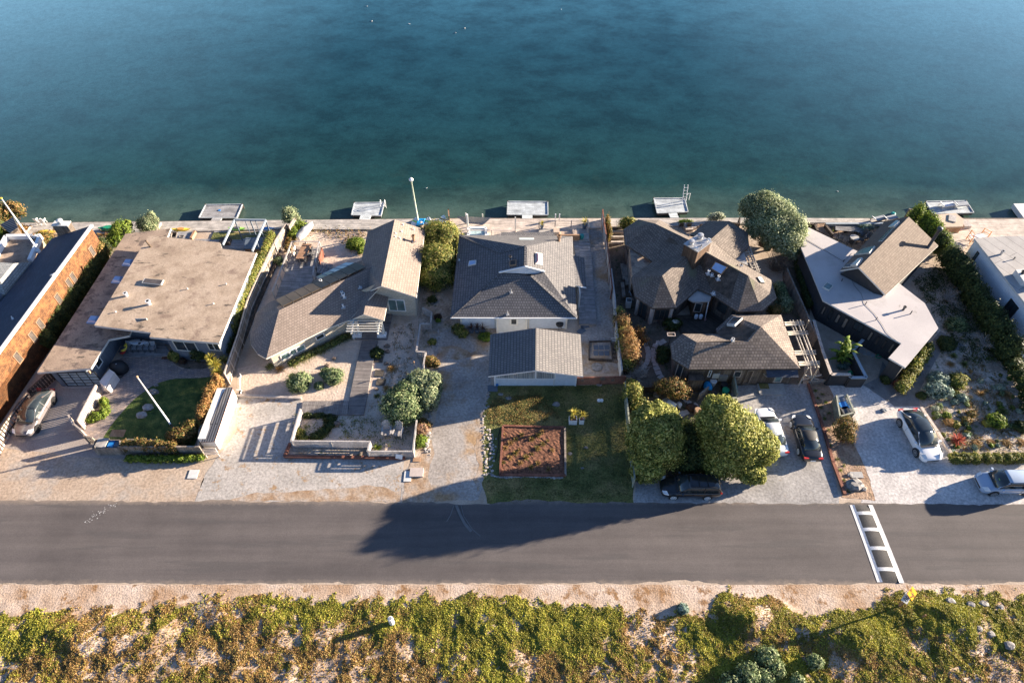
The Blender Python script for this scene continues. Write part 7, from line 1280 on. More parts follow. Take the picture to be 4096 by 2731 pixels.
tag(MB().lathe(V('I', 1007, 1405), [(.1, 0), (.16, .2), (.1, .4)], 10).build('lantern', MT['sky_p']), 'pink lantern standing beside the jugs', 'lantern')
bush('shrub', 'dark leafy plant with white blooms on the dark deck', 'plant', [B('I', 700, 1440, .4, .8, .6, .5)], 1800, .16, MT['lf_hedge']); bush('flower_heads', 'cluster of white hydrangea blooms on the leafy plant', 'flowers', [B('I', 730, 1415, .95, .3, .15, .12)], 200, .12, leafmat('petal_white', [(.6, .62, .55), (.8, .8, .75)]), part='bloom')
for i in range(4): fence('landscape_step', ['highest timber step in the side yard by the water', 'second timber step of the side yard', 'third timber step of the side yard', 'lowest timber step in the side yard'][i], [V('I', 105, 515+50*i), V('I', 222, 515+50*i)], .3, MT['fpale'], 'solid', cat='step')
fence('fence', 'shaded board fence leaning against the brown house side yard', [V('I', 250, 690, 1.6), V('I', 290, 830, 1.6), V('I', 310, 960, 1.6)], 1.5, MT['w_wood'], bw=.2)
for i, (a_, b_, l) in enumerate((((210, 860), (235, 1010), 'grey plank lying on the side yard stack, top'), ((245, 870), (262, 1060), 'long brown plank beside the house wall'), ((215, 1040), (230, 1180), 'lower plank on the side yard ground'))): tag(MB().bar(V('I', *a_, .4), V('I', *b_, .4), .35, .2).build('timber_plank', MT['fwood']), l, 'plank')
# back terrace at the water
fence('lattice_screen', 'dark lattice screen at the water beside the big silver tree', [V('I', 1150, 435, 1.0), V('I', 1350, 465, 1.0), V('I', 1345, 415, .8)], .9, MT['fdark'], 'lattice', cat='screen')
bush('shrub', 'vine clump on the dark lattice screen', 'shrub', [B('I', 1115, 405, .7, .9, .4, .5)], 1600, .1, MT['lf_pale']); bush('shrub', 'green shrub at the left back corner of the brown roofs', 'shrub', [B('I', 270, 480, .8, 1.0, .5, .8)], 2500, .1, MT['lf_bush']); bush('shrub', 'low grassy clump by the boardwalk between the brown roofs', 'shrub', [B('I', 830, 455, .2, .8, .3, .25)], 900, .1, MT['lf_bright'])
bush('climbing_plant', 'dry vine over the top of the boundary fence by the water', 'vine', [B('I', 75, 470, .9, .25, .8, .9), B('I', 92, 560, .8, .22, 1.0, .8)], 2200, .1, MT['lf_rust'])
for i, x in enumerate((775, 850)):
    t = chair('wire_chair', ('curly black wire chair on the back terrace, left', 'curly black wire chair on the back terrace, right')[i], V('I', x, 510), 3.1, MT['cover_k'], MT['black'], 'wire chairs on the back terrace')
for i in range(4): fence('landscape_step', ['wooden terrace bench slat row, top, between brown roofs', 'wooden terrace slat row, second', 'wooden terrace slat row, third', 'wooden terrace slat row, nearest the roof valley'][i], [V('I', 800+i*8, 490+i*18), V('I', 980-i*30, 488+i*18)], .3, MT['fpale'], 'solid', cat='step')
dock('dock', 'weathered floating dock with a tall ladder frame, fourth from the left', [('I', 518, 226), ('I', 815, 226), ('I', 850, 358), ('I', 552, 372)], [('I', 660, 368, -.4), ('I', 742, 365, -.4), ('I', 762, 412, .13), ('I', 680, 412, .13)], MT['deck_w'])
D4 = bpy.context.scene.objects['dock.003']; c = V('I', 785, 250, -.45); mb = MB()
for s in (0, .42): mb.tube([c+Vector((s, -.5, 0)), c+Vector((s-.05, .1, 2.2))], .04, 6)
for z in range(6): mb.tube([c+Vector((0-.02*z/5, -.45+.1*z, .35*z+.1)), c+Vector((.42, -.45+.1*z, .35*z+.1))], .025, 5)
mb.tube([c+Vector((.6, .2, 0)), c+Vector((.6, .2, .9)), c+Vector((.9, .2, .9)), c+Vector((.9, .2, 0))], .04, 6); mb.build('ladder_frame', MT['whitem'], D4)
# side arbour right of house 4
ar = thing('arbour', 'narrow pale log arbour along the right side of the brown house', 'pergola', V('I', 1440, 850))
for a_, b_ in (((1395, 740), (1470, 905)), ((1415, 700), (1530, 950)), ((1440, 690), (1540, 940))): MB().bar(V('I', *a_, 2.3), V('I', *b_, 2.3), .1, .1).build('beam', MT['pole'], ar)
for i in range(8): a_ = V('I', 1395+i*14, 745+i*26, 2.42); b_ = V('I', 1450+i*14, 740+i*24, 2.42); MB().bar(a_, b_, .06, .06).build('rafter', MT['pole'], ar)
for x, y in ((1410, 710), (1475, 890)): q = V('I', x, y, 2.3); MB().box((q.x, q.y, 0), (.1, .1, 2.3)).build('post', MT['pole'], ar)
def bare(name, label, k, x, y, r, h, n, m='twig'):
    c = V(k, x, y); t = thing(name, label, 'shrub', c); mb = MB()
    for i in range(n):
        a = random.random()*6.28; p = Vector((c.x, c.y, .05)); d = Vector((math.cos(a)*.7, math.sin(a)*.7, 1)).normalized(); pts = [p]; rr_ = random.uniform(.5, 1)
        for j in range(5): d = (d+Vector((random.gauss(0, .3), random.gauss(0, .3), random.gauss(0, .15)))).normalized(); p = p+d*Vector((r, r, h)).length*.16*rr_; pts.append(p)
        mb.tube(pts, [.035, .028, .02, .015, .012, .006], 4, cap=False)
        for _ in range(4):
            q = pts[random.randint(2, 4)]; dd = (d+Vector((random.gauss(0, .7), random.gauss(0, .7), random.gauss(.1, .4)))).normalized(); mb.tube([q, q+dd*.3*rr_, q+dd*.6*rr_+Vector((0, 0, .05))], [.014, .01, .005], 3, cap=False)
    mb.build('branches', MT[m], t); return t
bare('bare_shrub', 'grey leafless bush under the big silver tree', 'I', 1560, 700, 2.3, 2.4, 90); bare('bare_shrub', 'tan leafless bush right of the arbour', 'I', 1690, 930, 1.9, 1.8, 90); bare('bare_shrub', 'pale leafless vines on the red fence corner', 'J', 170, 570, 1.6, 1.0, 60, 'twig_pale')
def tree(name, label, base, blobs, n, size, m, limbs, group=None, **kw):
    t = thing(name, label, 'tree', (base[0], base[1], 0), group); ex = []
    for q in blobs:
        for _ in range(7):
            d = Vector((random.gauss(0, 1), random.gauss(0, 1), random.gauss(0, .8))).normalized(); r_ = random.uniform(.25, .45); ex.append((q[0]+d.x*q[3]*.9, q[1]+d.y*q[4]*.9, q[2]+d.z*q[5]*.85, r_, r_, r_*random.uniform(.9, 1.4)))
    P_, Nn = cloud_pts(blobs+ex, n, kw.get('clump', .13), kw.get('ncl', 120), kw.get('inner', .12)); P_[:, 2] = np.maximum(P_[:, 2], .05)
    quads('crown', P_, Nn, size, m, t, elong=kw.get('elong', 1.9)); mb = MB()
    for q in limbs: mb.tube(q[0], q[1], 8, cap=False)
    mb.build('trunk', MT['bark'], t, smooth=True)
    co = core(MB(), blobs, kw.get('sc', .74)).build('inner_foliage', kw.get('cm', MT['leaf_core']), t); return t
def limbs_for(base, blobs, r=.16):
    b = Vector((base[0], base[1], 0)); f_ = b+Vector((0, 0, .8)); out = [([b, b+Vector((.05, .03, .4)), f_], [r*1.3, r*1.05, r])]
    for q in blobs: c = Vector(q[:3]); out.append(([f_, f_.lerp(c, .5)+Vector((0, 0, .25)), c], [r*.7, r*.45, r*.15]))
    return out
# big silver tree by the water
bs = V('I', 1640, 720); bl = [B('I', 1600, 330, 4.4, 1.7, 1.5, 1.5), B('I', 1450, 330, 3.6, 1.1, 1.0, 1.4), B('I', 1740, 400, 3.9, 1.4, 1.3, 1.5), B('I', 1850, 520, 3.3, 1.4, 1.3, 1.5), B('I', 1680, 520, 3.2, 1.8, 1.5, 1.6), B('I', 1520, 500, 2.7, 1.4, 1.2, 1.3), B('I', 1830, 660, 2.6, 1.3, 1.1, 1.3), B('I', 1580, 230, 5.0, .8, .7, .8), B('I', 1900, 600, 2.4, .9, .9, 1.0), B('I', 1430, 260, 4.6, .5, .5, .7), B('I', 1860, 740, 1.8, .7, .6, .8), B('I', 1700, 640, 2.2, 1.2, .9, 1.1)]
tree('tree', 'big silver green tree leaning over the water edge between the brown and white roofs', bs, bl, 70000, .105, leafmat('leaf_tree_silver', [(.10, .135, .06), (.22, .27, .13), (.40, .45, .24), (.56, .6, .4)], .35, .3, .3), limbs_for(bs, bl, .2), ncl=150, clump=.15)
# two round trees by the road
b1 = V('J', 320, 1200); bl1 = [B('J', 310, 1000, 2.9, 2.1, 1.6, 1.9), B('J', 250, 900, 3.6, 1.2, 1.1, 1.3), B('J', 370, 880, 3.6, 1.2, 1.1, 1.2), B('J', 330, 1130, 2.0, 2.0, 1.3, 1.7), B('J', 240, 1150, 1.6, 1.2, 1.0, 1.4), B('J', 260, 1260, 1.1, 1.2, .9, 1.0), B('J', 410, 1010, 2.7, 1.2, 1.1, 1.5), B('J', 200, 1040, 2.4, 1.0, 1.0, 1.4), B('J', 310, 830, 4.2, 1.1, .8, .8)]
tree('tree', 'left of two large rounded yellow green trees beside the road', b1, bl1, 75000, .112, MT['lf_tree'], limbs_for(b1, bl1), ncl=240, clump=.12, sc=.66)
b2 = V('J', 860, 1200); bl2 = [B('J', 850, 950, 4.2, 2.05, 1.7, 2.0), B('J', 740, 900, 4.2, 1.3, 1.2, 1.6), B('J', 970, 950, 3.9, 1.2, 1.2, 1.3), B('J', 1070, 1060, 3.2, 1.3, 1.2, 1.4), B('J', 1120, 1120, 2.5, 1.0, 1.0, 1.5), B('J', 930, 1080, 3.0, 2.0, 1.5, 2.0), B('J', 800, 1080, 2.6, 1.6, 1.2, 1.8), B('J', 860, 1200, 1.7, 1.9, 1.2, 1.4), B('J', 1010, 1260, 1.2, 1.1, .9, 1.1), B('J', 800, 810, 5.5, 1.3, 1.1, 1.1), B('J', 760, 1210, 1.2, 1.1, .8, 1.0), B('J', 1050, 1320, .6, .5, .4, .5)]
tree('tree', 'right and larger of two rounded trees beside the road, partly over a white car', b2, bl2, 105000, .112, MT['lf_tree'], limbs_for(b2, bl2, .2), ncl=260, clump=.11, sc=.66)
b3 = V('J', 570, 1200); bl3 = [B('J', 570, 1010, 1.7, 1.4, 1.3, 1.4), B('J', 600, 1130, 1.3, 1.5, 1.2, 1.1), B('J', 560, 1220, .8, 1.6, .7, .7)]
tree('tree', 'dark shaded shrubby tree filling the gap between the two round trees', b3, bl3, 15000, .12, MT['lf_hedge'], limbs_for(b3, bl3, .1))
bush('shrub', 'bright green shrub at the foot of the larger round tree by the estate car', 'shrub', [B('J', 800, 1250, .5, .7, .5, .7), B('J', 720, 1270, .3, .5, .4, .4)], 2600, .1, MT['lf_bright'])
bush('shrub', 'upright glossy green shrub against the bamboo fence', 'shrub', [B('J', 150, 700, 1.0, .8, .9, 1.1), B('J', 190, 780, .8, .8, .8, .9), B('J', 130, 640, .9, .5, .5, .8)], 5500, .12, MT['lf_bush'])
bush('shrub', 'pinkish leaved small tree beside the cottage corner', 'shrub', [B('J', 430, 650, 1.3, 1.3, .9, .9), B('J', 500, 680, 1.0, .9, .7, .7), B('J', 360, 640, 1.1, .7, .6, .7)], 5500, .1, MT['lf_rust'], cm=MT['core_brown'])
bush('shrub', 'sparse rose bushes in the stepping stone garden', 'shrub', [B('J', 200, 240, .8, .6, .6, .8), B('J', 240, 300, .5, .5, .5, .5)], 1300, .08, MT['lf_orange'], sc=.4); bush('shrub', 'dark green fern mass beside the cottage bay', 'shrub', [B('J', 375, 380, .3, .7, .6, .45), B('J', 370, 430, .3, .6, .5, .4)], 2200, .1, MT['lf_hedge'])
bush('shrub', 'pale silver shrub in the gap right of the brown house', 'shrub', [B('I', 1770, 1250, .5, .9, .9, .7)], 2600, .1, MT['lf_silver']); bush('shrub', 'red green shrub at the right front corner of the brown house', 'shrub', [B('I', 1680, 1310, .5, .7, .5, .6)], 2000, .1, MT['lf_rust']); bush('shrub', 'green shrub with pink tips beside the boundary fence', 'shrub', [B('I', 1720, 1100, .7, .6, .8, .8), B('I', 1760, 1160, .7, .5, .7, .6)], 2800, .1, MT['lf_madeira'])
hedge('shrub', 'dark leafy plants along the shaded side passage', 'I', [(1900, 860), (1960, 1050), (2010, 1250)], .4, .4, .9, 3200, .11, MT['lf_hedge'], cat='plants')
# stepping stones
def stepping(label, k, pts, s, m, name='stepping_stone'):
    for i, (x, y) in enumerate(pts):
        j = min(i+1, len(pts)-1); a = V(k, *pts[j])-V(k, *pts[j-1]); c = V(k, x, y); mb = MB().box((c.x, c.y, 0), (s*random.uniform(.85, 1.1), s*random.uniform(.65, .8), .06), math.atan2(a.y, a.x)+random.uniform(-.12, .12)+math.pi/2)
        tag(mb.build(name, MT[m]), label, 'stepping stone', label)
stepping('pale stepping stones curving past the cottage', 'J', [(375, 307), (345, 320), (318, 340), (306, 368), (303, 394), (307, 420), (311, 448), (316, 476), (325, 505), (338, 537), (355, 568), (378, 592)], .55, 'slabc')
stepping('greyer stepping stones curving beside the orange hedge', 'J', [(245, 330), (255, 355), (263, 378), (266, 400), (264, 422), (259, 445), (250, 467), (236, 488), (214, 505), (188, 518)], .48, 'concrete')
stepping('pale stepping stones leading to the gap between the round trees', 'J', [(545, 740), (565, 762), (610, 775), (632, 795), (545, 828), (517, 838), (490, 850)], .5, 'slabc')
# ---- cottage
CT = thing('cottage', 'small weathered plank cottage with a patchy brown shingle roof near the road', 'cottage', V('J', 900, 620)); e, r_, rm = 2.6, 4.3, 3.7
jv = lambda x, y, z=e: V('J', x, y, z)
Lp, Mp, Kp = jv(620, 310, rm), jv(1095, 195, r_), jv(1000, 308, rm)
slab(CT, 'roof', MT['sh_cot'], [Lp, jv(515, 248), jv(425, 322), jv(440, 432), jv(562, 510), jv(1385, 505), Mp, Kp, jv(1243, 108), jv(878, 108), jv(762, 215), jv(840, 302, rm), jv(775, 250)], [(0, 1, 2), (0, 2, 3), (0, 3, 4), (0, 4, 5, 6, 7), (6, 5, 8), (6, 8, 9), (6, 9, 10, 12, 11, 7), (0, 11, 12, 1)], .16, MT['fdark'])
wc = inset([jv(515, 248), jv(425, 322), jv(440, 432), jv(562, 510), jv(1385, 505), jv(1243, 108), jv(878, 108), jv(762, 215), jv(775, 250)], .45)
fyc = V('J', 900, 615).y; wc[3] = Vector((wc[3].x, fyc, 0)); wc[4] = Vector((V('J', 1300, 615).x, fyc, 0)); walls(CT, MT['w_wood'], wc, 0, e-.15)
A_, B_ = wc[3], wc[4]
window(CT, wc[2], wc[3], 'J', (465, 555), (525, 485), MT['fpale'], MT['glass'])
window(CT, A_, B_, 'J', (892, 562), (952, 525), MT['fpale'], MT['glass']); window(CT, A_, B_, 'J', (1190, 600), (1258, 552), MT['fpale'], MT['glass_t'], fw=.1); window(CT, A_, B_, 'J', (705, 560), (730, 520), MT['white'], MT['glass'])
window(CT, A_, B_, 'J', (965, 612), (1040, 520), MT['fwood'], MT['w_wood'], 'door', pane='door_leaf')
q0, q1 = WP('J', 1110, 540, A_, B_), WP('J', 1340, 540, A_, B_); MB().add([(q0.x, fyc-.02, 2.4), (q1.x, fyc-.02, 2.4), (q1.x, fyc-.85, 2.05), (q0.x, fyc-.85, 2.05)], [(3, 2, 1, 0)]).build('awning', MT['sh_navy'], CT)
for x in (q0.x+.05, q1.x-.05): MB().bar((x, fyc-.8, 2.03), (x, fyc-.03, 1.5), .07, .07).build('bracket', MT['fpale'], CT)
q = WP('J', 762, 555, A_, B_); MB().box((q.x, fyc-.06, q.z-.3), (.6, .1, .6)).build('notice_board', MT['w_lt'], CT); q = WP('J', 812, 570, A_, B_); MB().box((q.x, fyc-.1, q.z-.3), (.75, .2, .7)).build('meter_box', MT['galv'], CT)
skylight(CT, on_plane('J', [(895, 138), (962, 142), (905, 196), (845, 190)], Mp, jv(878, 108), jv(762, 215)), 'sky_d', .22, mf='trim'); pipe(CT, jv(885, 300, 3.75), .3, .1, MT['white'], 'roof_vent', True, .3)
ps = thing('utility_shed', 'tall narrow dark plank shed at the cottage corner', 'shed', V('J', 620, 660)); MB().prism([(q.x, q.y) for q in (V('J', 565, 545, 1.8), V('J', 668, 545, 1.8), V('J', 682, 592, 1.8), V('J', 560, 592, 1.8))], 1.72, 1.8).build('roof', MT['fdark'], ps); MB().prism([(q.x, q.y) for q in inset([V('J', 565, 545, 1.8), V('J', 668, 545, 1.8), V('J', 682, 592, 1.8), V('J', 560, 592, 1.8)], .06)], 0, 1.72).build('wall', MT['w_wood'], ps)
fence('fence', 'short grey board fence around the bins at the cottage front', [V('J', 870, 590), V('J', 898, 745)], 1.2, MT['fgreen'], bw=.1); fence('lattice_screen', 'lattice topped fence facing the round tree', [V('J', 740, 770), V('J', 895, 770)], 1.0, MT['fgreen'], 'board', cat='screen', bw=.08); fence('gate', 'small open board gate by the utility shed', [V('J', 625, 745), V('J', 690, 690)], 1.0, MT['fwood'], cat='gate')
fence('fence', 'dark shaded fence crossing the stepping stone garden', [V('J', 135, 690), V('J', 320, 680)], .9, MT['fdark'])
t = thing('tarp', 'crumpled bright blue tarp by the utility shed', 'tarp', V('J', 700, 650)); rock('folded_tarp', '', V('J', 705, 640, .4), (.4, .45, .4), MT['tarp'], parent=t, seed=5); MB().box(V('J', 705, 650), (.6, .6, .4)).build('crate', MT['fdark'], t)
for i, (x, y, m, l) in enumerate(((735, 625, 'skin', 'white bucket beside the blue tarp'), (825, 690, 'green', 'green rimmed bin behind the fence'), (815, 650, 'cover_k', 'black bin bag heap behind the fence'), (670, 800, 'fdark', 'dark green wheelie bin left of the larger round tree'), (620, 840, 'tan', 'tan pot under the larger round tree'))): c = V('J', x, y); tag(MB().lathe(c, [(.2, 0), (.25, .6), (.27, .62), (.22, .64)], 12, 0, 1.2, 1.2).build('bin', MT[m]), l, 'bin')
t = thing('step_slab', 'pale concrete step slab with a green doormat before the cottage door', 'slab', V('J', 1170, 660)); q = [V('J', *a_) for a_ in ((1065, 622), (1258, 620), (1280, 702), (1082, 700))]; MB().prism([(v_.x, v_.y) for v_ in q], 0, .12).build('slab', MT['concrete'], t)
tag(MB().box((V('J', 1115, 640).x, V('J', 1115, 640).y, .12), (.85, .6, .03)).build('doormat', MT['lawn_b']), 'olive doormat on the concrete step slab', 'doormat')
tag(MB().tube([V('J', 902+24*math.cos(a_*.63), 640+12*math.sin(a_*.63), .03) for a_ in range(11)], .02, 5).build('hose_loop', MT['teal']), 'loop of green hose on the gravel by the cottage', 'hose')
t = thing('garden_bench', 'wooden bench with white and red cloths under the pinkish tree', 'bench', V('J', 430, 760)); MB().bar(V('J', 385, 725, .45), V('J', 450, 785, .45), .6, .06).build('seat', MT['fgrey'], t); MB().bar(V('J', 405, 745, .5), V('J', 470, 780, .5), .45, .05).build('cloth', MT['skin'], t); MB().bar(V('J', 400, 760, .3), V('J', 430, 795, .3), .12, .3).build('red_cloth', MT['red'], t)
rock('white_bag', 'white plastic bag beside the cloth covered bench', V('J', 490, 780), (.25, .3, .4), MT['skin'], None, 'bag', 9); rock('potted_shrub', 'dark red leafy heap on the path between the trees', V('J', 580, 800), (.5, .45, .5), MT['lf_purple'], None, 'plant', 10)
t = thing('bird_feeder', 'wooden tray on a thin pole beside the pale stepping stones', 'bird feeder', V('J', 410, 340)); c = V('J', 410, 340); MB().tube([c, c+Vector((0, 0, 1.7))], .03, 6).build('pole', MT['black'], t); rr_ = MB(); qq = [c+Vector((x, y, 1.7)) for x, y in ((-.35, -.2), (.35, -.2), (.35, .2), (-.35, .2))]
for i in range(4): rr_.bar(qq[i], qq[(i+1) % 4], .06, .08)
rr_.build('tray_rim', MT['slabc'], t); MB().box(c+Vector((0, 0, 1.66)), (.65, .36, .03)).build('tray', MT['fdark'], t)
t = thing('heron_statue', 'slim white bird statue among the pale stepping stones', 'statue', V('J', 318, 345)); c = V('J', 318, 348); mb = MB(); mb.tube([c, c+Vector((0, 0, .35))], .02, 5).lathe(c+Vector((0, 0, .3)), [(.03, 0), (.12, .12), (.1, .25), (.03, .32)], 8).tube([c+Vector((0, .02, .55)), c+Vector((.02, .05, .85)), c+Vector((-.1, 0, .95))], [.05, .035, .015], 6); mb.build('body', MT['white'], t, smooth=True)
t = thing('garden_pots', 'grey terracotta pot in the shaded corner left of the pinkish tree', 'pot', V('J', 325, 705)); MB().lathe(V('J', 325, 715), [(.25, 0), (.34, .3), (.3, .5), (.24, .5)], 12).build('pot', MT['stone'], t)
# log pergola right of the cottage
PG = thing('pergola', 'rustic log pergola of pale poles between the cottage and the dark boundary wall', 'pergola', V('J', 1430, 560)); z = 2.5
for a_, b_ in (((1308, 150), (1445, 505)), ((1330, 148), (1462, 500)), ((1360, 148), (1495, 500)), ((1382, 145), (1515, 495))): MB().tube([V('J', *a_, z), V('J', *b_, z)], .06, 7).build('long_pole', MT['pole'], PG, smooth=True)
for y, x0, x1 in ((162, 1268, 1412), (174, 1270, 1415), (184, 1272, 1418), (232, 1288, 1438), (244, 1290, 1442), (254, 1293, 1445), (375, 1340, 1500), (388, 1342, 1500), (400, 1346, 1503), (455, 1370, 1528), (467, 1374, 1530), (478, 1376, 1530)): MB().tube([V('J', x0, y+3, z+.14), V('J', x1, y-3, z+.14)], .05, 7).build('cross_pole', MT['pole'], PG, smooth=True)
for a_, b_ in (((1440, 505), (1405, 590)), ((1525, 490), (1460, 600)), ((1450, 150), (1420, 240))):
    q0 = V('J', *a_, z); MB().tube([(q0.x, q0.y, 0), q0], .07, 7).build('post', MT['pole'], PG, smooth=True)
q0 = V('J', 1530, 485, z); MB().tube([(q0.x+.2, q0.y, 0), (q0.x-.9, q0.y-.1, z)], .05, 6).tube([(q0.x-1.0, q0.y, .4), (q0.x+.6, q0.y, 1.2)], .05, 6).tube([(q0.x-1.0, q0.y, 1.2), (q0.x+.6, q0.y, .5)], .05, 6).build('brace', MT['pole'], PG)
lgp = thing('log_pile', 'pile of rough logs under the end of the log pergola', 'log pile', V('J', 1500, 590))
for i in range(9): a = V('J', 1440+random.random()*25, 560+random.random()*45, .1+.25*(i % 3)*.5); MB().tube([a, a+Vector((1.2+random.random()*.5, random.uniform(-.2, .2), .05))], .09, 7).build('log', MT['fwood'], lgp)
# ================================================================ HOUSE 5 (white flat roof, steep brown gable)
H5 = thing('house', 'charcoal house with an angular white flat roof and a steep brown gable with skylights', 'house', V('K', 700, 1100))
kv = lambda x, y, z=2.85: V('K', x, y, z)
fr_ = [kv(188, 358), kv(625, 570), kv(880, 700), kv(990, 850), kv(1230, 1036), kv(1352, 1260), kv(1056, 1612), kv(906, 1524), kv(1020, 1396), kv(318, 1010), kv(208, 740), kv(122, 540)]
slab(H5, 'flat_roof', MT['white_roof'], fr_, [tuple(range(12))], .16, MT['w_lt'])
fw_ = inset([fr_[0], fr_[1], kv(800, 560), kv(1060, 250), kv(1330, 520), kv(1000, 890), fr_[4], fr_[5], fr_[6], fr_[7], fr_[8], fr_[9], fr_[10], fr_[11]], .22); walls(H5, MT['w_char'], fw_, 0, 2.68)
g1, g2 = kv(1087, 262, 5.6), kv(640, 716, 5.6); e1, e2 = kv(1352, 520, 3.1), kv(882, 962, 3.1); w1_, w2_ = kv(862, 312, 3.3), kv(470, 742, 3.3)
slab(H5, 'gable_roof', MT['sh_k'], [g1, g2, e2, e1, w1_, w2_], [(0, 3, 2, 1), (0, 1, 5, 4)], .16, MT['trim'])
gf = MB(); i_ = (e2-w2_).normalized()*.2; a, b, c = w2_+i_-Vector((0, 0, .2)), e2-i_-Vector((0, 0, .2)), g2+Vector((.1, .15, -.25)); gf.add([Vector((a.x, a.y, 2.0)), Vector((b.x, b.y, 2.0)), b, c, a], [(0, 1, 2, 3, 4)]).build('gable_wall', MT['w_char'], H5)
u, n, L_ = frame_of(a, b); pn = MB(); pn.add([a+u*.7+n*.03+Vector((0, 0, .05)), a+u*1.9+n*.03+Vector((0, 0, .05)), a+u*2.1+n*.03+Vector((0, 0, 1.3)), a+u*1.3+n*.03+Vector((0, 0, .8))], [(0, 1, 2, 3)]).build('window', MT['glass'], H5)
MB().add([a+u*2.3+n*.03+Vector((0, 0, .05)), a+u*3.3+n*.03+Vector((0, 0, .05)), a+u*2.4+n*.03+Vector((0, 0, 1.5))], [(0, 1, 2)]).build('window', MT['glass'], H5)
pW = (g1, g2, w2_)
for q, m_, h_ in (([(935, 300), (1008, 305), (850, 485), (700, 505)], 'sky_d', .08), ([(990, 305), (1012, 318), (968, 362), (910, 368)], 'sky_w', .22), ([(690, 560), (792, 537), (742, 600), (600, 615)], 'glass_t', .2), ([(640, 655), (682, 645), (628, 712), (575, 715)], 'sky_w', .25), ([(545, 690), (610, 672), (570, 718), (500, 722)], 'glass', .1)): skylight(H5, on_plane('K', q, *pW), m_, h_, mf='trim')
cb = on_plane('K', [(1240, 565)], g1, g2, e2)[0]; MB().tube([cb-Vector((0, 0, .2)), cb+Vector((.35, .35, 2.5))], .15, 12).lathe(cb+Vector((.35, .35, 2.35)), [(.2, 0), (.26, .1), (.26, .3), (.1, .4)], 12).build('chimney_pipe', MT['darkgrey'], H5, smooth=True)
skylight(H5, [kv(350, 853, 2.86), kv(408, 884, 2.86), kv(370, 928, 2.86), kv(310, 897, 2.86)], 'glass_t', .12, dome=.08)
for x, y, h_, r_ in ((1035, 1098, .5, .1), (1100, 1133, .42, .05), (695, 1050, .42, .04), (790, 1188, .4, .04), (530, 800, .35, .07), (565, 815, .3, .05), (484, 838, .3, .05), (500, 665, .25, .05)): pipe(H5, kv(x, y), h_, r_, MT['darkgrey'], 'vent_pipe', r_ > .06)
pipe(H5, kv(600, 650), .4, .2, MT['galv'], 'roof_vent')
MB().tube([kv(570, 820, 2.88), kv(600, 880, 2.88), kv(660, 950, 2.88), kv(690, 1040, 2.88), kv(780, 1130, 2.88), kv(850, 1230, 2.88), kv(890, 1300, 2.88), kv(990, 1385, 2.88)], .013, 5).tube([kv(165, 465, 2.88), kv(330, 560, 2.88), kv(500, 662, 2.88), kv(580, 590, 2.88)], .018, 5).build('roof_cable', MT['darkgrey'], H5)
A_, B_ = fw_[11], fw_[10]
for (x0, y0, x1, y1, mu, m_) in ((300, 1128, 345, 1070, (), 'blind'), (358, 1168, 412, 1105, (), 'glass'), (422, 1200, 478, 1145, (), 'blind'), (482, 1245, 548, 1180, (), 'blind'), (580, 1255, 690, 1235, (.5,), 'glass'), (712, 1360, 770, 1300, (), 'blind'), (775, 1400, 830, 1345, (), 'sky_d'), (838, 1435, 890, 1375, (), 'sky_d'), (898, 1470, 960, 1405, (), 'blind')): window(H5, A_, B_, 'K', (x0, y0), (x1, y1), MT['black'], MT[m_], mull=mu, fw=.05)
# courtyard walls
cw = thing('courtyard_wall', 'charcoal courtyard wall with a pale cap in front of the dark house', 'wall', V('L', 600, 500)); zc = 1.35
wp_ = [V('L', *q, zc) for q in ((320, -30), (395, 230), (465, 422), (628, 422), (632, 438), (765, 438), (648, 212), (738, 122))]
for i in range(7):
    a, b = wp_[i], wp_[i+1]; hh = zc+(.18 if i < 3 else 0); MB().bar((a.x, a.y, hh/2-.03), (b.x, b.y, hh/2-.03), .2, hh-.06).build('wall_panel', MT['w_char'], cw); MB().bar((a.x, a.y, hh), (b.x, b.y, hh), .27, .06).build('cap', MT['bluewash'] if i > 2 else MT['fpale'], cw)
fence('fence', 'weathered board fence beside the charcoal side wall', [V('K', 0, 720, 1.5), V('K', 60, 860, 1.5), V('K', 150, 1060, 1.5), V('K', 270, 1340, 1.5)], 1.4, MT['fwood'])
t = thing('banana_plant', 'big banana like plant with glossy yellow green leaves in the courtyard', 'plant', V('L', 540, 330)); c = V('L', 530, 300)
for i in range(38):
    a = i*2.4; z = .4+2.3*(i/38); L = random.uniform(.8, 1.25); d = Vector((math.cos(a), math.sin(a), .65)).normalized(); sd = Vector((-math.sin(a), math.cos(a), 0)); p = c+Vector((.35*math.cos(a*3), .35*math.sin(a*3), z)); vs = []
    for j in range(6): tt = j/5; q = p+d*L*tt-Vector((0, 0, .55*L*tt*tt)); w_ = .15*math.sin(math.pi*min(.97, tt+.08))**.6; vs += [q-sd*w_-Vector((0, 0, .05)), q, q+sd*w_-Vector((0, 0, .05))]
    MB().add(vs, [f for j in range(5) for f in ((3*j, 3*j+1, 3*j+4, 3*j+3), (3*j+1, 3*j+2, 3*j+5, 3*j+4))]).tube([c+Vector((.1*math.cos(a), .1*math.sin(a), 0)), p], .035, 5).build('leaf', MT['lf_bright'], t, smooth=True)
bush('shrub', 'blue grey shrub and rocks at the foot of the banana plant', 'shrub', [B('L', 600, 310, .2, .5, .4, .3), B('L', 560, 350, .2, .5, .3, .25)], 1300, .08, MT['lf_blue'])
tag(MB().lathe(V('L', 628, 405), [(.2, 0), (.24, .15), (.1, .3)], 12).build('garden_ball', MT['green']), 'bright green ball in the courtyard corner', 'ball'); tag(MB().tube([V('L', 865+22*math.cos(a_*.63), 262+14*math.sin(a_*.63), .1) for a_ in range(11)], .05, 6).build('hose_coil', MT['green']), 'coiled green hose in the dark courtyard', 'hose')
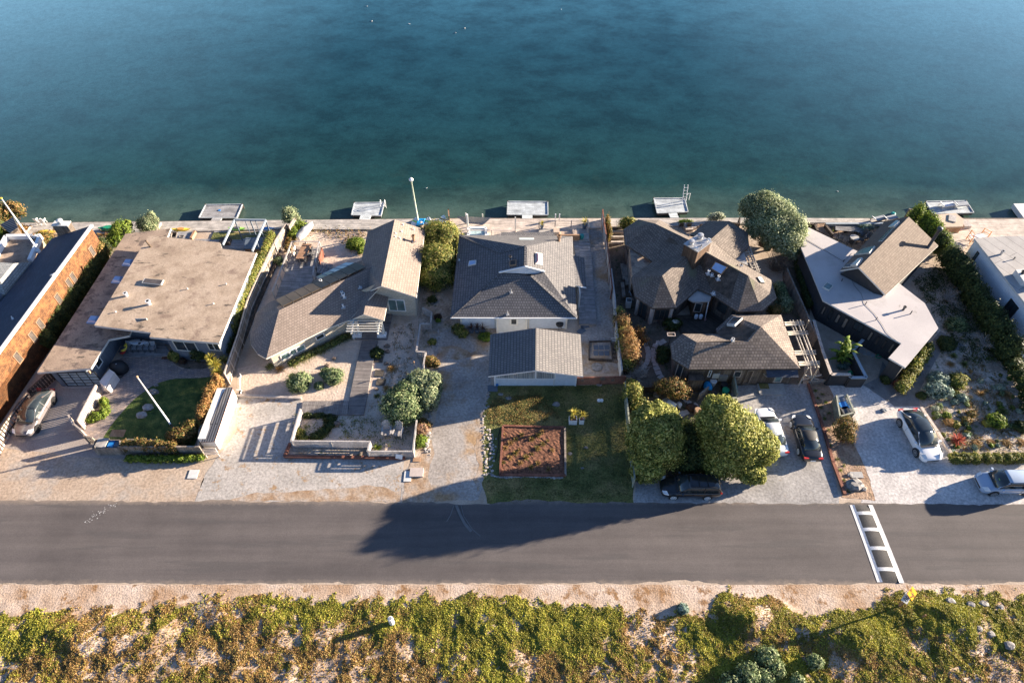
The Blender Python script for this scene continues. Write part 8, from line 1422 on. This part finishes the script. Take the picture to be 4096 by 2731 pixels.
stepping('grey stepping stones in the dark courtyard', 'L', [(715, 220), (745, 232), (780, 240), (815, 255)], .45, 'concrete')
# bin store
bs_ = thing('lattice_enclosure', 'green grey lattice bin enclosure on the shell driveway', 'bin store', V('L', 580, 760)); q = [V('L', 480, 630), V('L', 532, 795), V('L', 625, 792), V('L', 668, 725)]
tp = [V('L', 515, 588, 1.2), V('L', 545, 760, 1.2), V('L', 665, 728, 1.2), V('L', 605, 580, 1.2)]
fence('x', '', [(p.x, p.y) for p in (tp[0], tp[1], tp[2], tp[3])], 1.15, MT['fgreen'], 'lattice', parent=bs_, cap=True)
for i, (x, y, m, l) in enumerate(((555, 610, 'navy', 'navy wheelie bin in the lattice enclosure, furthest from the road'), (578, 668, 'blue', 'bright blue wheelie bin in the middle of the lattice enclosure'), (592, 708, 'darkgrey', 'dark wheelie bin in the lattice enclosure, nearest the road'))): p = V('L', x, y, 1.05); t = thing('wheelie_bin', l, 'bin', (p.x, p.y, 0)); MB().box((p.x, p.y, 0), (.62, .6, .95), .2, 0, 1.08).build('body', MT[m], t); MB().box((p.x, p.y, .96), (.72, .7, .07), .2).build('lid', MT[m], t); MB().bar((p.x-.3, p.y+.36, .98), (p.x+.3, p.y+.3, .98), .05, .05).build('handle', MT['black'], t)
bush('shrub', 'airy olive shrub on the brown strip beside the shell driveway', 'shrub', [B('L', 590, 850, .9, .9, .8, .8), B('L', 600, 930, .6, .7, .6, .6), B('L', 560, 900, .6, .7, .6, .5)], 5000, .085, MT['lf_rust'], sc=.4)
for i, (x, y) in enumerate(((335, 550), (395, 580), (355, 612), (425, 650), (380, 690), (450, 740), (415, 785), (485, 830), (450, 880), (460, 1010), (520, 1120), (575, 1175), (545, 1215), (575, 1300), (610, 1390))): tuft('strip_tuft', 'small green grass tuft on the brown planting strip', 'tuft', V('L', x, y), 40, .3, .03, MT['lf_grass'] if i % 3 else MT['lf_bright'], 'green tufts on the brown planting strip', .4, .6, .08)
for i, (x, y, s, l) in enumerate(((665, 1335, .75, 'large grey boulder at the road end of the planting strip'), (905, 715, .3, 'flat dark rock on the shell driveway'), (620, 1255, .25, 'small rock above the boulder on the strip'), (735, 1370, .3, 'small rock right of the big boulder'))): rock('boulder', l, V('L', x, y), (s, s*.75, s*.6), MT['stone' if i != 1 else 'slate'], seed=90+i)
c = V('L', 682, 1252); tag(MB().box((c.x, c.y, 0), (1.0, .55, .06)).build('utility_cover', MT['concrete']), 'flat grey utility cover on the brown planting strip', 'cover')
fence('timber_edge', 'long low timber edge between the grey gravel and the brown strip', [V('L', 275, 500), V('L', 400, 870), V('L', 480, 1150), V('L', 578, 1415)], .16, MT['fred'], 'solid', cat='timber edge'); fence('timber_edge', 'pale timber edge between the white car and the garden', [V('L', 1215, 700), V('L', 1350, 900), V('L', 1465, 1085)], .22, MT['fpale'], 'solid', cat='timber edge')
# terrace behind house 5
fence('planter_wall', 'low dark planter walls round the sunken terrace', [V('K', 270, 385, .5), V('K', 245, 330, .5), V('K', 160, 318, .5)], .5, MT['fdark'], 'solid', cat='planter'); fence('planter_wall', 'long pale planter wall with grasses behind the terrace', [V('K', 345, 325, .5), V('K', 870, 322, .5)], .5, MT['bluewash'], 'solid', cat='planter'); fence('planter_wall', 'slanting dark planter wall on the terrace left side', [V('K', 340, 330, .5), V('K', 410, 415, .5)], .45, MT['fdark'], 'solid', cat='planter')
t = thing('terrace_bench', 'long angled slatted bench round the terrace', 'bench', V('K', 600, 370)); 
for i in range(4): MB().bar(V('K', 430, 352+9*i, .5), V('K', 622, 360+11*i, .5), .12, .05).build('slat', MT['deck_d'], t); MB().bar(V('K', 622, 360+11*i, .5), V('K', 765-i*8, 412+9*i, .5), .12, .05).build('slat', MT['deck_d'], t)
for x, y in ((440, 372), (530, 380), (620, 388), (740, 425)): q = V('K', x, y, .45); MB().box((q.x, q.y, .1), (.4, .12, .36)).build('leg', MT['fdark'], t)
table_top('round_table', 'round grey table on the sunken terrace', V('K', 580, 490, .1), .95, .95, .72, 0, MT['concrete'], MT['black'], round_=True)
for i, (x, y, rz, l) in enumerate(((460, 470, 1.4, 'dark chair left of the round terrace table'), (550, 515, 2.8, 'dark chair on the near side of the round terrace table'), (640, 495, -1.8, 'dark chair right of the round terrace table, nearer the roof'), (660, 445, -1.2, 'dark chair right of the round terrace table, nearer the water'), (700, 470, -1.4, 'dark chair furthest right on the terrace'))): chair('terrace_chair', l, V('K', x, y, .1), rz, MT['darkgrey'], MT['black'], 'dark chairs round the terrace table', 1.1)
for i, x in enumerate((400, 415, 510, 570, 630, 690, 745, 805)): tuft('terrace_grass', 'small green grass clump in the terrace planter', 'grass tuft', V('K', x, 342 if i != 1 else 375, .3), 60, .5, .04, MT['lf_bright'], 'green clumps in the terrace planter', .5, .6, .12)
bush('shrub', 'silvery low shrub at the end of the terrace bench', 'shrub', [B('K', 700, 370, .4, .8, .5, .4)], 1800, .08, MT['lf_blue'])
lounger('sun_lounger', 'dark reclining lounger on the boardwalk, left of two', V('K', 800, 300, .2), 1.9, MT['sling'], MT['fdark'], 'loungers on the boardwalk'); lounger('sun_lounger', 'dark reclining lounger on the boardwalk, right of two near the gable', V('K', 900, 295, .2), 1.9, MT['sling'], MT['fdark'], 'loungers on the boardwalk')
fence('fence', 'pointed end panel of a dark fence at the water behind the gable', [V('K', 1105, 262, .2), V('K', 1075, 220, .8)], 1.2, MT['fwood'])
dock('dock', 'floating dock with loungers, behind the wooden hot tub', [('K', 1240, 126), ('K', 1600, 122), ('K', 1668, 228), ('K', 1300, 238)], [('K', 1450, 236, -.4), ('K', 1520, 235, -.4), ('K', 1530, 284, .17), ('K', 1450, 284, .17)], MT['deck_w'])
lounger('sun_lounger', 'pale lounger on the rightmost dock, left of two', V('K', 1410, 175, -.45), 1.75, MT['skin'], MT['fgrey'], 'loungers on the dock'); lounger('sun_lounger', 'grey lounger on the rightmost dock, right of two', V('K', 1530, 170, -.45), 1.75, MT['sling'], MT['fgrey'], 'loungers on the dock')
tag(MB().lathe(V('K', 945, 240, -1), [(.1, 0), (.3, .1), (.15, .25)], 10).build('mooring_buoy', MT['teal']), 'turquoise buoy floating near the shore behind the gable', 'buoy')
t = thing('boat_canopy', 'white edged dock corner at the right edge of the bay', 'dock', V('K', 2119, 230, -1)); MB().prism([(p.x, p.y) for p in (V('K', 2025, 145, -.3), V('K', 2300, 140, -.3), V('K', 2300, 340, -.3), V('K', 2125, 282, -.3))], -.9, -.3).build('deck', MT['w_lt'], t)
ht = thing('hot_tub', 'hexagonal cedar hot tub with a tan cover on the right boardwalk', 'hot tub', V('K', 1470, 340, .17)); hx = [V('K', *p, 1.15) for p in ((1355, 245), (1505, 232), (1575, 285), (1568, 345), (1410, 350), (1340, 285))]
MB().prism([(p.x, p.y) for p in hx], .17, 1.0).build('tub_body', MT['cedar'], ht); MB().prism([(p.x, p.y) for p in inset(hx, -.06)], 1.0, 1.15).build('cover', MT['cush'], ht); MB().bar(V('K', 1480, 250, 1.2), V('K', 1475, 305, 1.2), .75, .08).build('folded_cover', MT['fgrey'], ht); MB().box(V('K', 1590, 345, .17), (.8, .9, .35)).build('step', MT['fgrey'], ht)
t = thing('massage_table', 'orange framed table with a pale top on the right deck', 'table', V('K', 1690, 500, .17)); q = [V('K', *p, .8) for p in ((1625, 425), (1740, 410), (1800, 440), (1655, 465))]; MB().prism([(p.x, p.y) for p in q], .75, .82).build('tabletop', MT['cover'], t)
for i, p in enumerate(q): MB().bar((p.x, p.y, .17), (p.x, p.y, 1.5 if i != 3 else 1.3), .06, .06).build('leg', MT['orange'], t)
for a_, b_ in ((0, 3), (1, 2)):
    for z in (.5, 1.1, 1.45): MB().bar((q[a_].x, q[a_].y, z), (q[b_].x, q[b_].y, z), .04, .04).build('rung', MT['orange'], t)
# ================================================================ HOUSE 6 (white, right edge)
H6 = thing('house', 'white walled house with a grey flat roof at the right edge', 'house', V('K', 1900, 1100)); z6 = 3.5
r6 = [V('K', *p, z6) for p in ((1672, 455), (1935, 436), (2500, 436), (2700, 1240), (2290, 1240))]; slab(H6, 'flat_roof', MT['grey_roof'], r6, [(0, 1, 2, 3, 4)], .2, MT['w_lt'])
w6 = inset(r6, .12); walls(H6, MT['w_white'], w6, 0, 3.3)
window(H6, w6[0], w6[4], 'K', (1640, 672), (1715, 590), MT['black'], MT['glass_t'], fw=.08); window(H6, w6[0], w6[4], 'K', (1925, 1105), (2065, 1080), MT['black'], MT['glass'], mull=(.5,), fw=.1)
q = WP('K', 1950, 920, w6[0], w6[4]); tag(MB().lathe((0, 0, 0), [(.12, 0), (.12, .05)], 12).build('alarm', MT['red'], H6), None, None).location = (q.x-ORG[H6.name].x-.05, q.y-ORG[H6.name].y-.03, q.z)
pipe(H6, V('K', 1910, 600, z6), .5, .12, MT['galv'], 'roof_vent'); pipe(H6, V('K', 2025, 645, z6), .3, .05, MT['darkgrey']); MB().prism([(p.x, p.y) for p in (V('K', 2045, 735, 4.1), V('K', 2300, 720, 4.1), V('K', 2300, 860, 4.1), V('K', 2119, 840, 4.1))], z6-.1, 4.1).build('roof_box', MT['w_lt'], H6); pipe(H6, V('K', 2105, 770, 4.1), .3, .15, MT['black'])
hedge('hedge', 'tall dark leafy hedge along the white house wall', 'K', [(1360, 520), (1450, 640), (1560, 800), (1680, 980), (1790, 1150), (1900, 1300), (1990, 1440)], 1.2, .95, 2.5, 34000, .12, MT['lf_hedge'], ncl=260)
hedge('hedge', 'dark hedge continuing behind the garden to the right edge', 'L', [(1880, 180), (1990, 330), (2082, 500), (2160, 700)], .5, .8, 1.1, 12000, .12, MT['lf_hedge'], ncl=140)
hedge('climbing_plant', 'sunlit leafy vine beside the gable and chimney pipe', 'K', [(1150, 245), (1240, 310), (1320, 400), (1400, 520)], 1.4, .7, 2.4, 10000, .12, MT['lf_bright'], cat='vine', ncl=110)
fence('low_wall', 'low white edged wall at the foot of the white house', [V('L', 1880, -10, .3), V('L', 2100, 290, .3), V('L', 2200, 420, .3)], .3, MT['w_lt'], 'solid', cat='wall')
# garden right
def gb(l, x, y, r, n, m, h=.7, k='L', **kw): return bush('shrub', l, 'shrub', [B(k, x, y, r*.4, r, r*.9, r*h)], n, .1, MT[m], **kw)
bush('shrub', 'large blue green shrub in the garden, lower and wider of two', 'shrub', [B('L', 1320, 550, .4, .8, .7, .5), B('L', 1400, 560, .4, .8, .65, .5), B('L', 1350, 520, .5, .7, .6, .5)], 5200, .1, MT['lf_blue']); bush('shrub', 'blue green shrub in the garden, upper of two', 'shrub', [B('L', 1370, 450, .4, .9, .7, .5)], 2600, .1, MT['lf_blue'])
gb('round olive shrub right of the blue green pair', 1525, 470, .85, 2800, 'lf_bush'); gb('round pale olive dome shrub in the shaded garden', 1520, 1225, .85, 2800, 'lf_madeira', k='K'); gb('green shrub in the shade near the path fork', 1440, 165, .8, 2000, 'lf_hedge', .5)
for l, x, y, r, m in (('small blue grey cushion plant in the garden, right', 1565, 610, .42, 'lf_blue'), ('small blue grey cushion plant in the garden, left', 1505, 640, .3, 'lf_blue'), ('bright lime cushion plant beside the timber edge', 1435, 755, .32, 'lf_bright'), ('yellow flowered plant amid the garden', 1765, 825, .32, 'lf_yellow'), ('sprawling bright green shrub right of the yellow flowers', 1850, 800, .75, 'lf_bright'), ('small lime plant near the timber edge top', 1335, 740, .2, 'lf_bright'), ('pinkish dry cushion near the lime plants', 1455, 815, .35, 'lf_tan'), ('orange cushion in the middle of the garden', 1600, 800, .4, 'lf_rust'), ('green cushion below the orange one', 1510, 830, .35, 'lf_bush'), ('pale agave like plant near the timber edge', 1345, 700, .3, 'lf_pale'), ('pale white flowered clump at the right of the garden', 1885, 520, .35, 'lf_pale'), ('pale clump near the dark hedge', 1720, 465, .25, 'lf_pale'), ('white flower clump at the right edge of the garden', 2045, 720, .25, 'lf_pale'), ('small pale clump upper right garden', 1830, 520, .2, 'lf_pale'), ('dark shrub below the path edge', 1225, 590, .4, 'lf_hedge'), ('blue cushion above the red spiky plant', 1590, 925, .3, 'lf_blue'), ('green mound behind the row of tan grasses', 2060, 850, .6, 'lf_hedge'), ('low shrub left of the tan grasses', 1640, 740, .35, 'lf_rust'), ('small green shrub beneath the blue cushions', 1510, 560, .25, 'lf_bush'), ('leafy green shrub in the shade at the upper path', 1430, 140, .7, 'lf_hedge')): gb(l, x, y, r, int(2600*r+500), m, .6)
for l, x, y, m, L_ in (('tan feather grass clump in the garden centre', 1715, 580, 'lf_tan', .8), ('big golden feather grass at the right of the garden', 1935, 590, 'lf_tan', 1.0), ('green feather grass left of the upper garden', 1490, 260, 'lf_grass', .6), ('olive feather grass by the shaded soil', 1580, 330, 'lf_grass', .6), ('small tan grass by the shaded path', 1465, 330, 'lf_tan', .6), ('pale grass at the right middle of the garden', 1905, 725, 'lf_grass', .7)): tuft('feather_grass', l, 'grass', V('L', x, y), 170, L_, .03, MT[m], None, .5, .6, .12)
rosette('spiky_plant', 'bright red spiky plant at the corner of the garden', 'L', [(1530, 960, .35)], MT['lf_red'], cat='plant', L=.8, n=110)
for x, l in ((1685, 'tan tufted grass mound nearest the red spiky plant'), (1810, 'tan tufted grass mound, second from the red spiky plant'), (1935, 'tan tufted grass mound, third from the red spiky plant'), (2065, 'tan tufted grass mound at the right edge')): tuft('tufted_grass', l, 'grass', V('L', x, 985), 330, .55, .035, MT['lf_tan'], 'row of tan grass mounds', .9, .7, .2)
for i, x in enumerate((1510, 1590, 1665, 1770, 1855, 1930, 2010, 2085)): bush('boxwood', ['clipped boxwood at the left end of the low row', 'clipped boxwood, second from left in the low row', 'clipped boxwood, third from left in the low row', 'clipped boxwood just right of the small gap', 'clipped boxwood, second right of the gap', 'clipped boxwood, third right of the gap', 'clipped boxwood, fourth right of the gap', 'clipped boxwood cut by the right edge'][i], 'shrub', [B('L', x, 1115, .35, .52, .45, .42)], 2200, .08, MT['lf_bush'], group='row of clipped boxwoods')
bare('dead_shrub', 'pale twiggy dead shrub in the dark soil, lower', 'L', 1740, 175, 1.2, .8, 40, 'twig_pale'); bare('dead_shrub', 'pale twiggy dead shrub in the dark soil, upper', 'K', 1420, 1010, 1.2, .8, 40, 'twig_pale')
hedge('hedge', 'leafy hedge strip against the right wall of the charcoal house', 'L', [(1270, 200), (1180, 330), (1110, 440), (1050, 520)], .5, .55, 1.1, 9000, .11, MT['lf_bush'], ncl=110)
for i in range(46):
    x_, y_ = random.uniform(1230, 2080), random.uniform(380, 1060)
    if x_ < 1230+(y_-600)*.5: continue
    r_ = random.uniform(.12, .3); P0 = B('L', x_, y_, r_*.5, r_, r_, r_*.7); bush('garden_plant', 'small low garden plant scattered among the bigger shrubs right of the white car', 'plant', [P0], 260, .08, MT[random.choice(('lf_bush', 'lf_rust', 'lf_bright', 'lf_blue', 'lf_tan', 'lf_madeira'))], group='small low plants of the right garden')
gb('red tipped shrub at the near corner of the charcoal house', 1035, 505, .5, 1800, 'lf_red', 1); scatter('garden_plants', 'scattered small plants over the right garden', 'L', [(1240, 600), (1500, 400), (1700, 300), (2000, 560), (2080, 1060), (1480, 1050)], 420, MT['lf_rust'], .07, spread=.14, h=.06); scatter('garden_plants', 'dim ground plants in the shaded upper garden', 'K', [(1130, 830), (1350, 700), (1700, 1150), (2000, 1568), (1600, 1568), (1370, 1200)], 520, MT['lf_hedge'], .09, spread=.2, h=.1)
bush('shrub', 'low blue tinted plants by the charcoal house front corner', 'shrub', [B('L', 930, 450, .3, .5, .5, .35)], 900, .1, MT['lf_hedge'])
# ================================================================ road furniture
l0, l1, r0, r1 = V('N', 1561, 80), V('N', 1689, 434), V('N', 1646, 80), V('N', 1790, 438); hv = []; N_ = 14
for j in range(21):
    a, b = l0.lerp(l1, j/20), r0.lerp(r1, j/20); e_ = min(1, min(j, 20-j)/1.5)
    for i in range(N_+1): t_ = i/N_; q = a.lerp(b, t_); hv.append((q.x, q.y, .02+.045*max(0, 1-abs(q.y-21.96)/3.3)+.10*e_*math.sin(math.pi*t_)))
hump = MB().add(hv, [(j*(N_+1)+i, (j+1)*(N_+1)+i, (j+1)*(N_+1)+i+1, j*(N_+1)+i+1) for j in range(20) for i in range(N_)]); hp = tag(hump.build('speed_hump', mk('asphalt_dark', [(.05, .048, .047), (.085, .08, .077)], .8, .9, fine=12, amt=.15, bm=.3), loc=(0, 0, 0), smooth=True), 'raised asphalt speed hump with white ladder markings across the road', 'speed hump')
pm = MB(); up_ = lambda u, v, s=1: None
def hz(a, b, v0, v1, u0, u1, m=MB):
    mb = pm; o = len(mb.v); k = 10
    for i in range(k+1):
        for v_ in (v0, v1):
            t_ = u0+(u1-u0)*i/k; A1, B1 = l0.lerp(l1, v_), r0.lerp(r1, v_); q = A1.lerp(B1, t_); mb.v.append((q.x, q.y, .03+.045*max(0, 1-abs(q.y-21.96)/3.3)+(.10*math.sin(math.pi*t_) if 0 < t_ < 1 else 0)))
    for i in range(k): mb.f.append((o+2*i, o+2*i+1, o+2*i+3, o+2*i+2)); mb.m.append(0)
for v_ in (.115, .335, .58, .84): hz(0, 0, v_-.02, v_+.025, .12, .88)
for j in range(20): hz(0, 0, j/20, (j+1)/20, -.12, .12); hz(0, 0, j/20, (j+1)/20, .88, 1.12)
ORG['speed_hump'] = Vector((0, 0, 0)); pm.build('painted_marking', MT['line'], hp, smooth=True)
wt_ = MB()
for i in range(46): t_ = random.random(); a = V('M', 390+t_*140+random.gauss(0, 9), 160-t_*88+random.gauss(0, 7), .06); s = random.uniform(.015, .05); wt_.add([(a.x-s, a.y-s, .055), (a.x+s, a.y-s*.6, .055), (a.x+s*.5, a.y+s, .055)], [(0, 1, 2)])
tag(wt_.build('paint_splatter', MT['line'], loc=(0, 0, 0)), None, None, kind='structure')
def decal(k, pts, w, m, z=.052, name='tyre_track'):
    mb = MB(); P_ = [V(k, *p, z) for p in pts]
    for a, b in zip(P_, P_[1:]): mb.bar(a, b, w, .004)
    tag(mb.build(name, m, loc=(0, 0, 0)), None, None, kind='structure')
tmk = plain('dusty_track', (.17, .165, .16), .9)
decal('M', [(2095, 78), (2112, 120), (2135, 165), (2165, 200)], .22, tmk); decal('M', [(2085, 80), (2070, 125), (2052, 155)], .07, tmk); decal('M', [(2118, 80), (2130, 130), (2170, 190), (2250, 260)], .06, tmk)
# bollard and signs (lettering in bmesh-free text curves turned to mesh)
p = V('M', 1800, 618, .25); t = thing('bollard', 'short white round post standing in the ground cover', 'bollard', (p.x, p.y, 0)); MB().lathe((p.x, p.y, 0), [(.19, 0), (.19, 1.05), (.17, 1.1)], 16).build('post', MT['white'], t, smooth=False); MB().lathe((p.x, p.y, 1.1), [(.12, 0), (.12, .015)], 12).build('cap', MT['galv'], t)
def text(s, size, mat, parent, M_, name='lettering'):
    cu = bpy.data.curves.new(name, 'FONT'); cu.body = s; cu.size = size; cu.align_x = 'CENTER'; cu.align_y = 'CENTER'; cu.offset = size*.02; ob = bpy.data.objects.new('tmp', cu); COL.objects.link(ob); dg = bpy.context.evaluated_depsgraph_get(); me = bpy.data.meshes.new_from_object(ob.evaluated_get(dg)); bpy.data.objects.remove(ob)
    me.transform(M_); me.materials.clear(); me.materials.append(mat); o = bpy.data.objects.new(name, me); COL.objects.link(o); o.parent = parent; ORG[o.name] = ORG[parent.name]; return o
p = V('N', 1775, 545, .2); sg = thing('traffic_sign', 'yellow BUMP sign above a white 20 speed plate on a leaning timber post', 'traffic sign', (p.x, p.y, 0)); tz = 2.5
MB().box((p.x, p.y, 0), (.12, .12, 2.3)).build('post', MT['cedar'], sg)
qs = V('N', 1838, 485, 2.35)-Vector((p.x, p.y, 0)); MB().bar((p.x, p.y, 2.0), Vector((p.x, p.y, 0))+qs, .06, .06).build('bracket', MT['galv'], sg)
def plate(c, w, h, rz, tilt, m, diamond, name):
    M_ = Matrix.Translation(c)@Matrix.Rotation(rz, 4, 'Z')@Matrix.Rotation(tilt, 4, 'X')@Matrix.Rotation(-.55 if diamond else -.8, 4, 'Z'); mb = MB(); k = Matrix.Identity(4)
    if diamond: mb.prism([(0, -h/2), (w/2, 0), (0, h/2), (-w/2, 0)], -.01, .01)
    else: mb.prism([(-w/2, -h/2), (w/2, -h/2), (w/2, h/2), (-w/2, h/2)], -.01, .01)
    mb.v = [tuple(M_@Vector(v)) for v in mb.v]; return mb.build(name, m, sg, local=True), M_
ye = plain('sign_yellow', (.9, .42, .02), .4)
o1, M1 = plate(qs, 1.0, 1.0, .6, .75, ye, True, 'yellow_plate'); text('BUMP', .27, MT['black'], o1, M1@Matrix.Translation((0, 0, .014))@Matrix.Rotation(-1.0, 4, 'Z'))
q2 = V('N', 1812, 505, 2.0)-Vector((p.x, p.y, 0)); o2, M2 = plate(q2, .58, .72, .3, .75, MT['w_lt'], False, 'speed_plate'); text('20', .42, MT['black'], o2, M2@Matrix.Translation((0, -.1, .014))@Matrix.Rotation(-.35, 4, 'Z')); text('SPEED', .13, MT['black'], o2, M2@Matrix.Translation((0, .25, .014))@Matrix.Rotation(-.35, 4, 'Z'))
p = V('N', 1880, 598, .4); tag(MB().box((p.x, p.y, 0), (.08, .08, 1.1)).build('marker_post', MT['cedar']), 'short thin wooden post right of the BUMP sign', 'post')
# bank shrubs and rocks
def bz(k, x, y): q = V(k, x, y, .4); return float(bank_h(np.array([q.x]), np.array([q.y]))[0])
def bb(l, blobs, n, m='lf_blue', s=.1): 
    out = []
    for k, x, y, r in blobs: z = bz(k, x, y)+r*.5; out.append(B(k, x, y, z, r, r*.9, r*.85))
    return bush('shrub', l, 'shrub', out, n, s, MT[m], loc=(out[0][0], out[0][1], 0))
bb('large silver grey shrub at the bottom right of the bank', [('N', 1170, 780, .75), ('N', 1210, 830, .6), ('N', 1080, 860, .8), ('N', 1000, 890, .6), ('N', 1160, 870, .6)], 9000, 'lf_madeira'); bb('round silver shrub right of the large silver one', [('N', 1390, 800, .5)], 1900, 'lf_madeira'); bb('silver shrub at the bottom edge right of the large one', [('N', 1310, 885, .45)], 1300, 'lf_madeira'); bb('small pale shrub at the edge of the sandy verge', [('N', 785, 555, .38)], 1100, 'lf_blue')
for i, (x, y, s, l) in enumerate(((2015, 520, .35, 'pale rock on the dry bank right of the sign, left'), (2110, 535, .35, 'pale rock on the dry bank, middle'), (2175, 530, .35, 'large grey rock on the dry bank, right of middle'), (2250, 545, .25, 'grey rock on the dry bank, right'), (2200, 670, .3, 'grey rock lower on the bank, left'), (2140, 650, .25, 'pale rock low on the bank beside the greenery'), (2290, 720, .4, 'shadowed rock at the lower right of the bank'))): q = V('N', x, y, .4); rock('bank_rock', l, (q.x, q.y, bz('N', x, y)), (s, s*.8, s*.6), MT['stone'], seed=120+i)
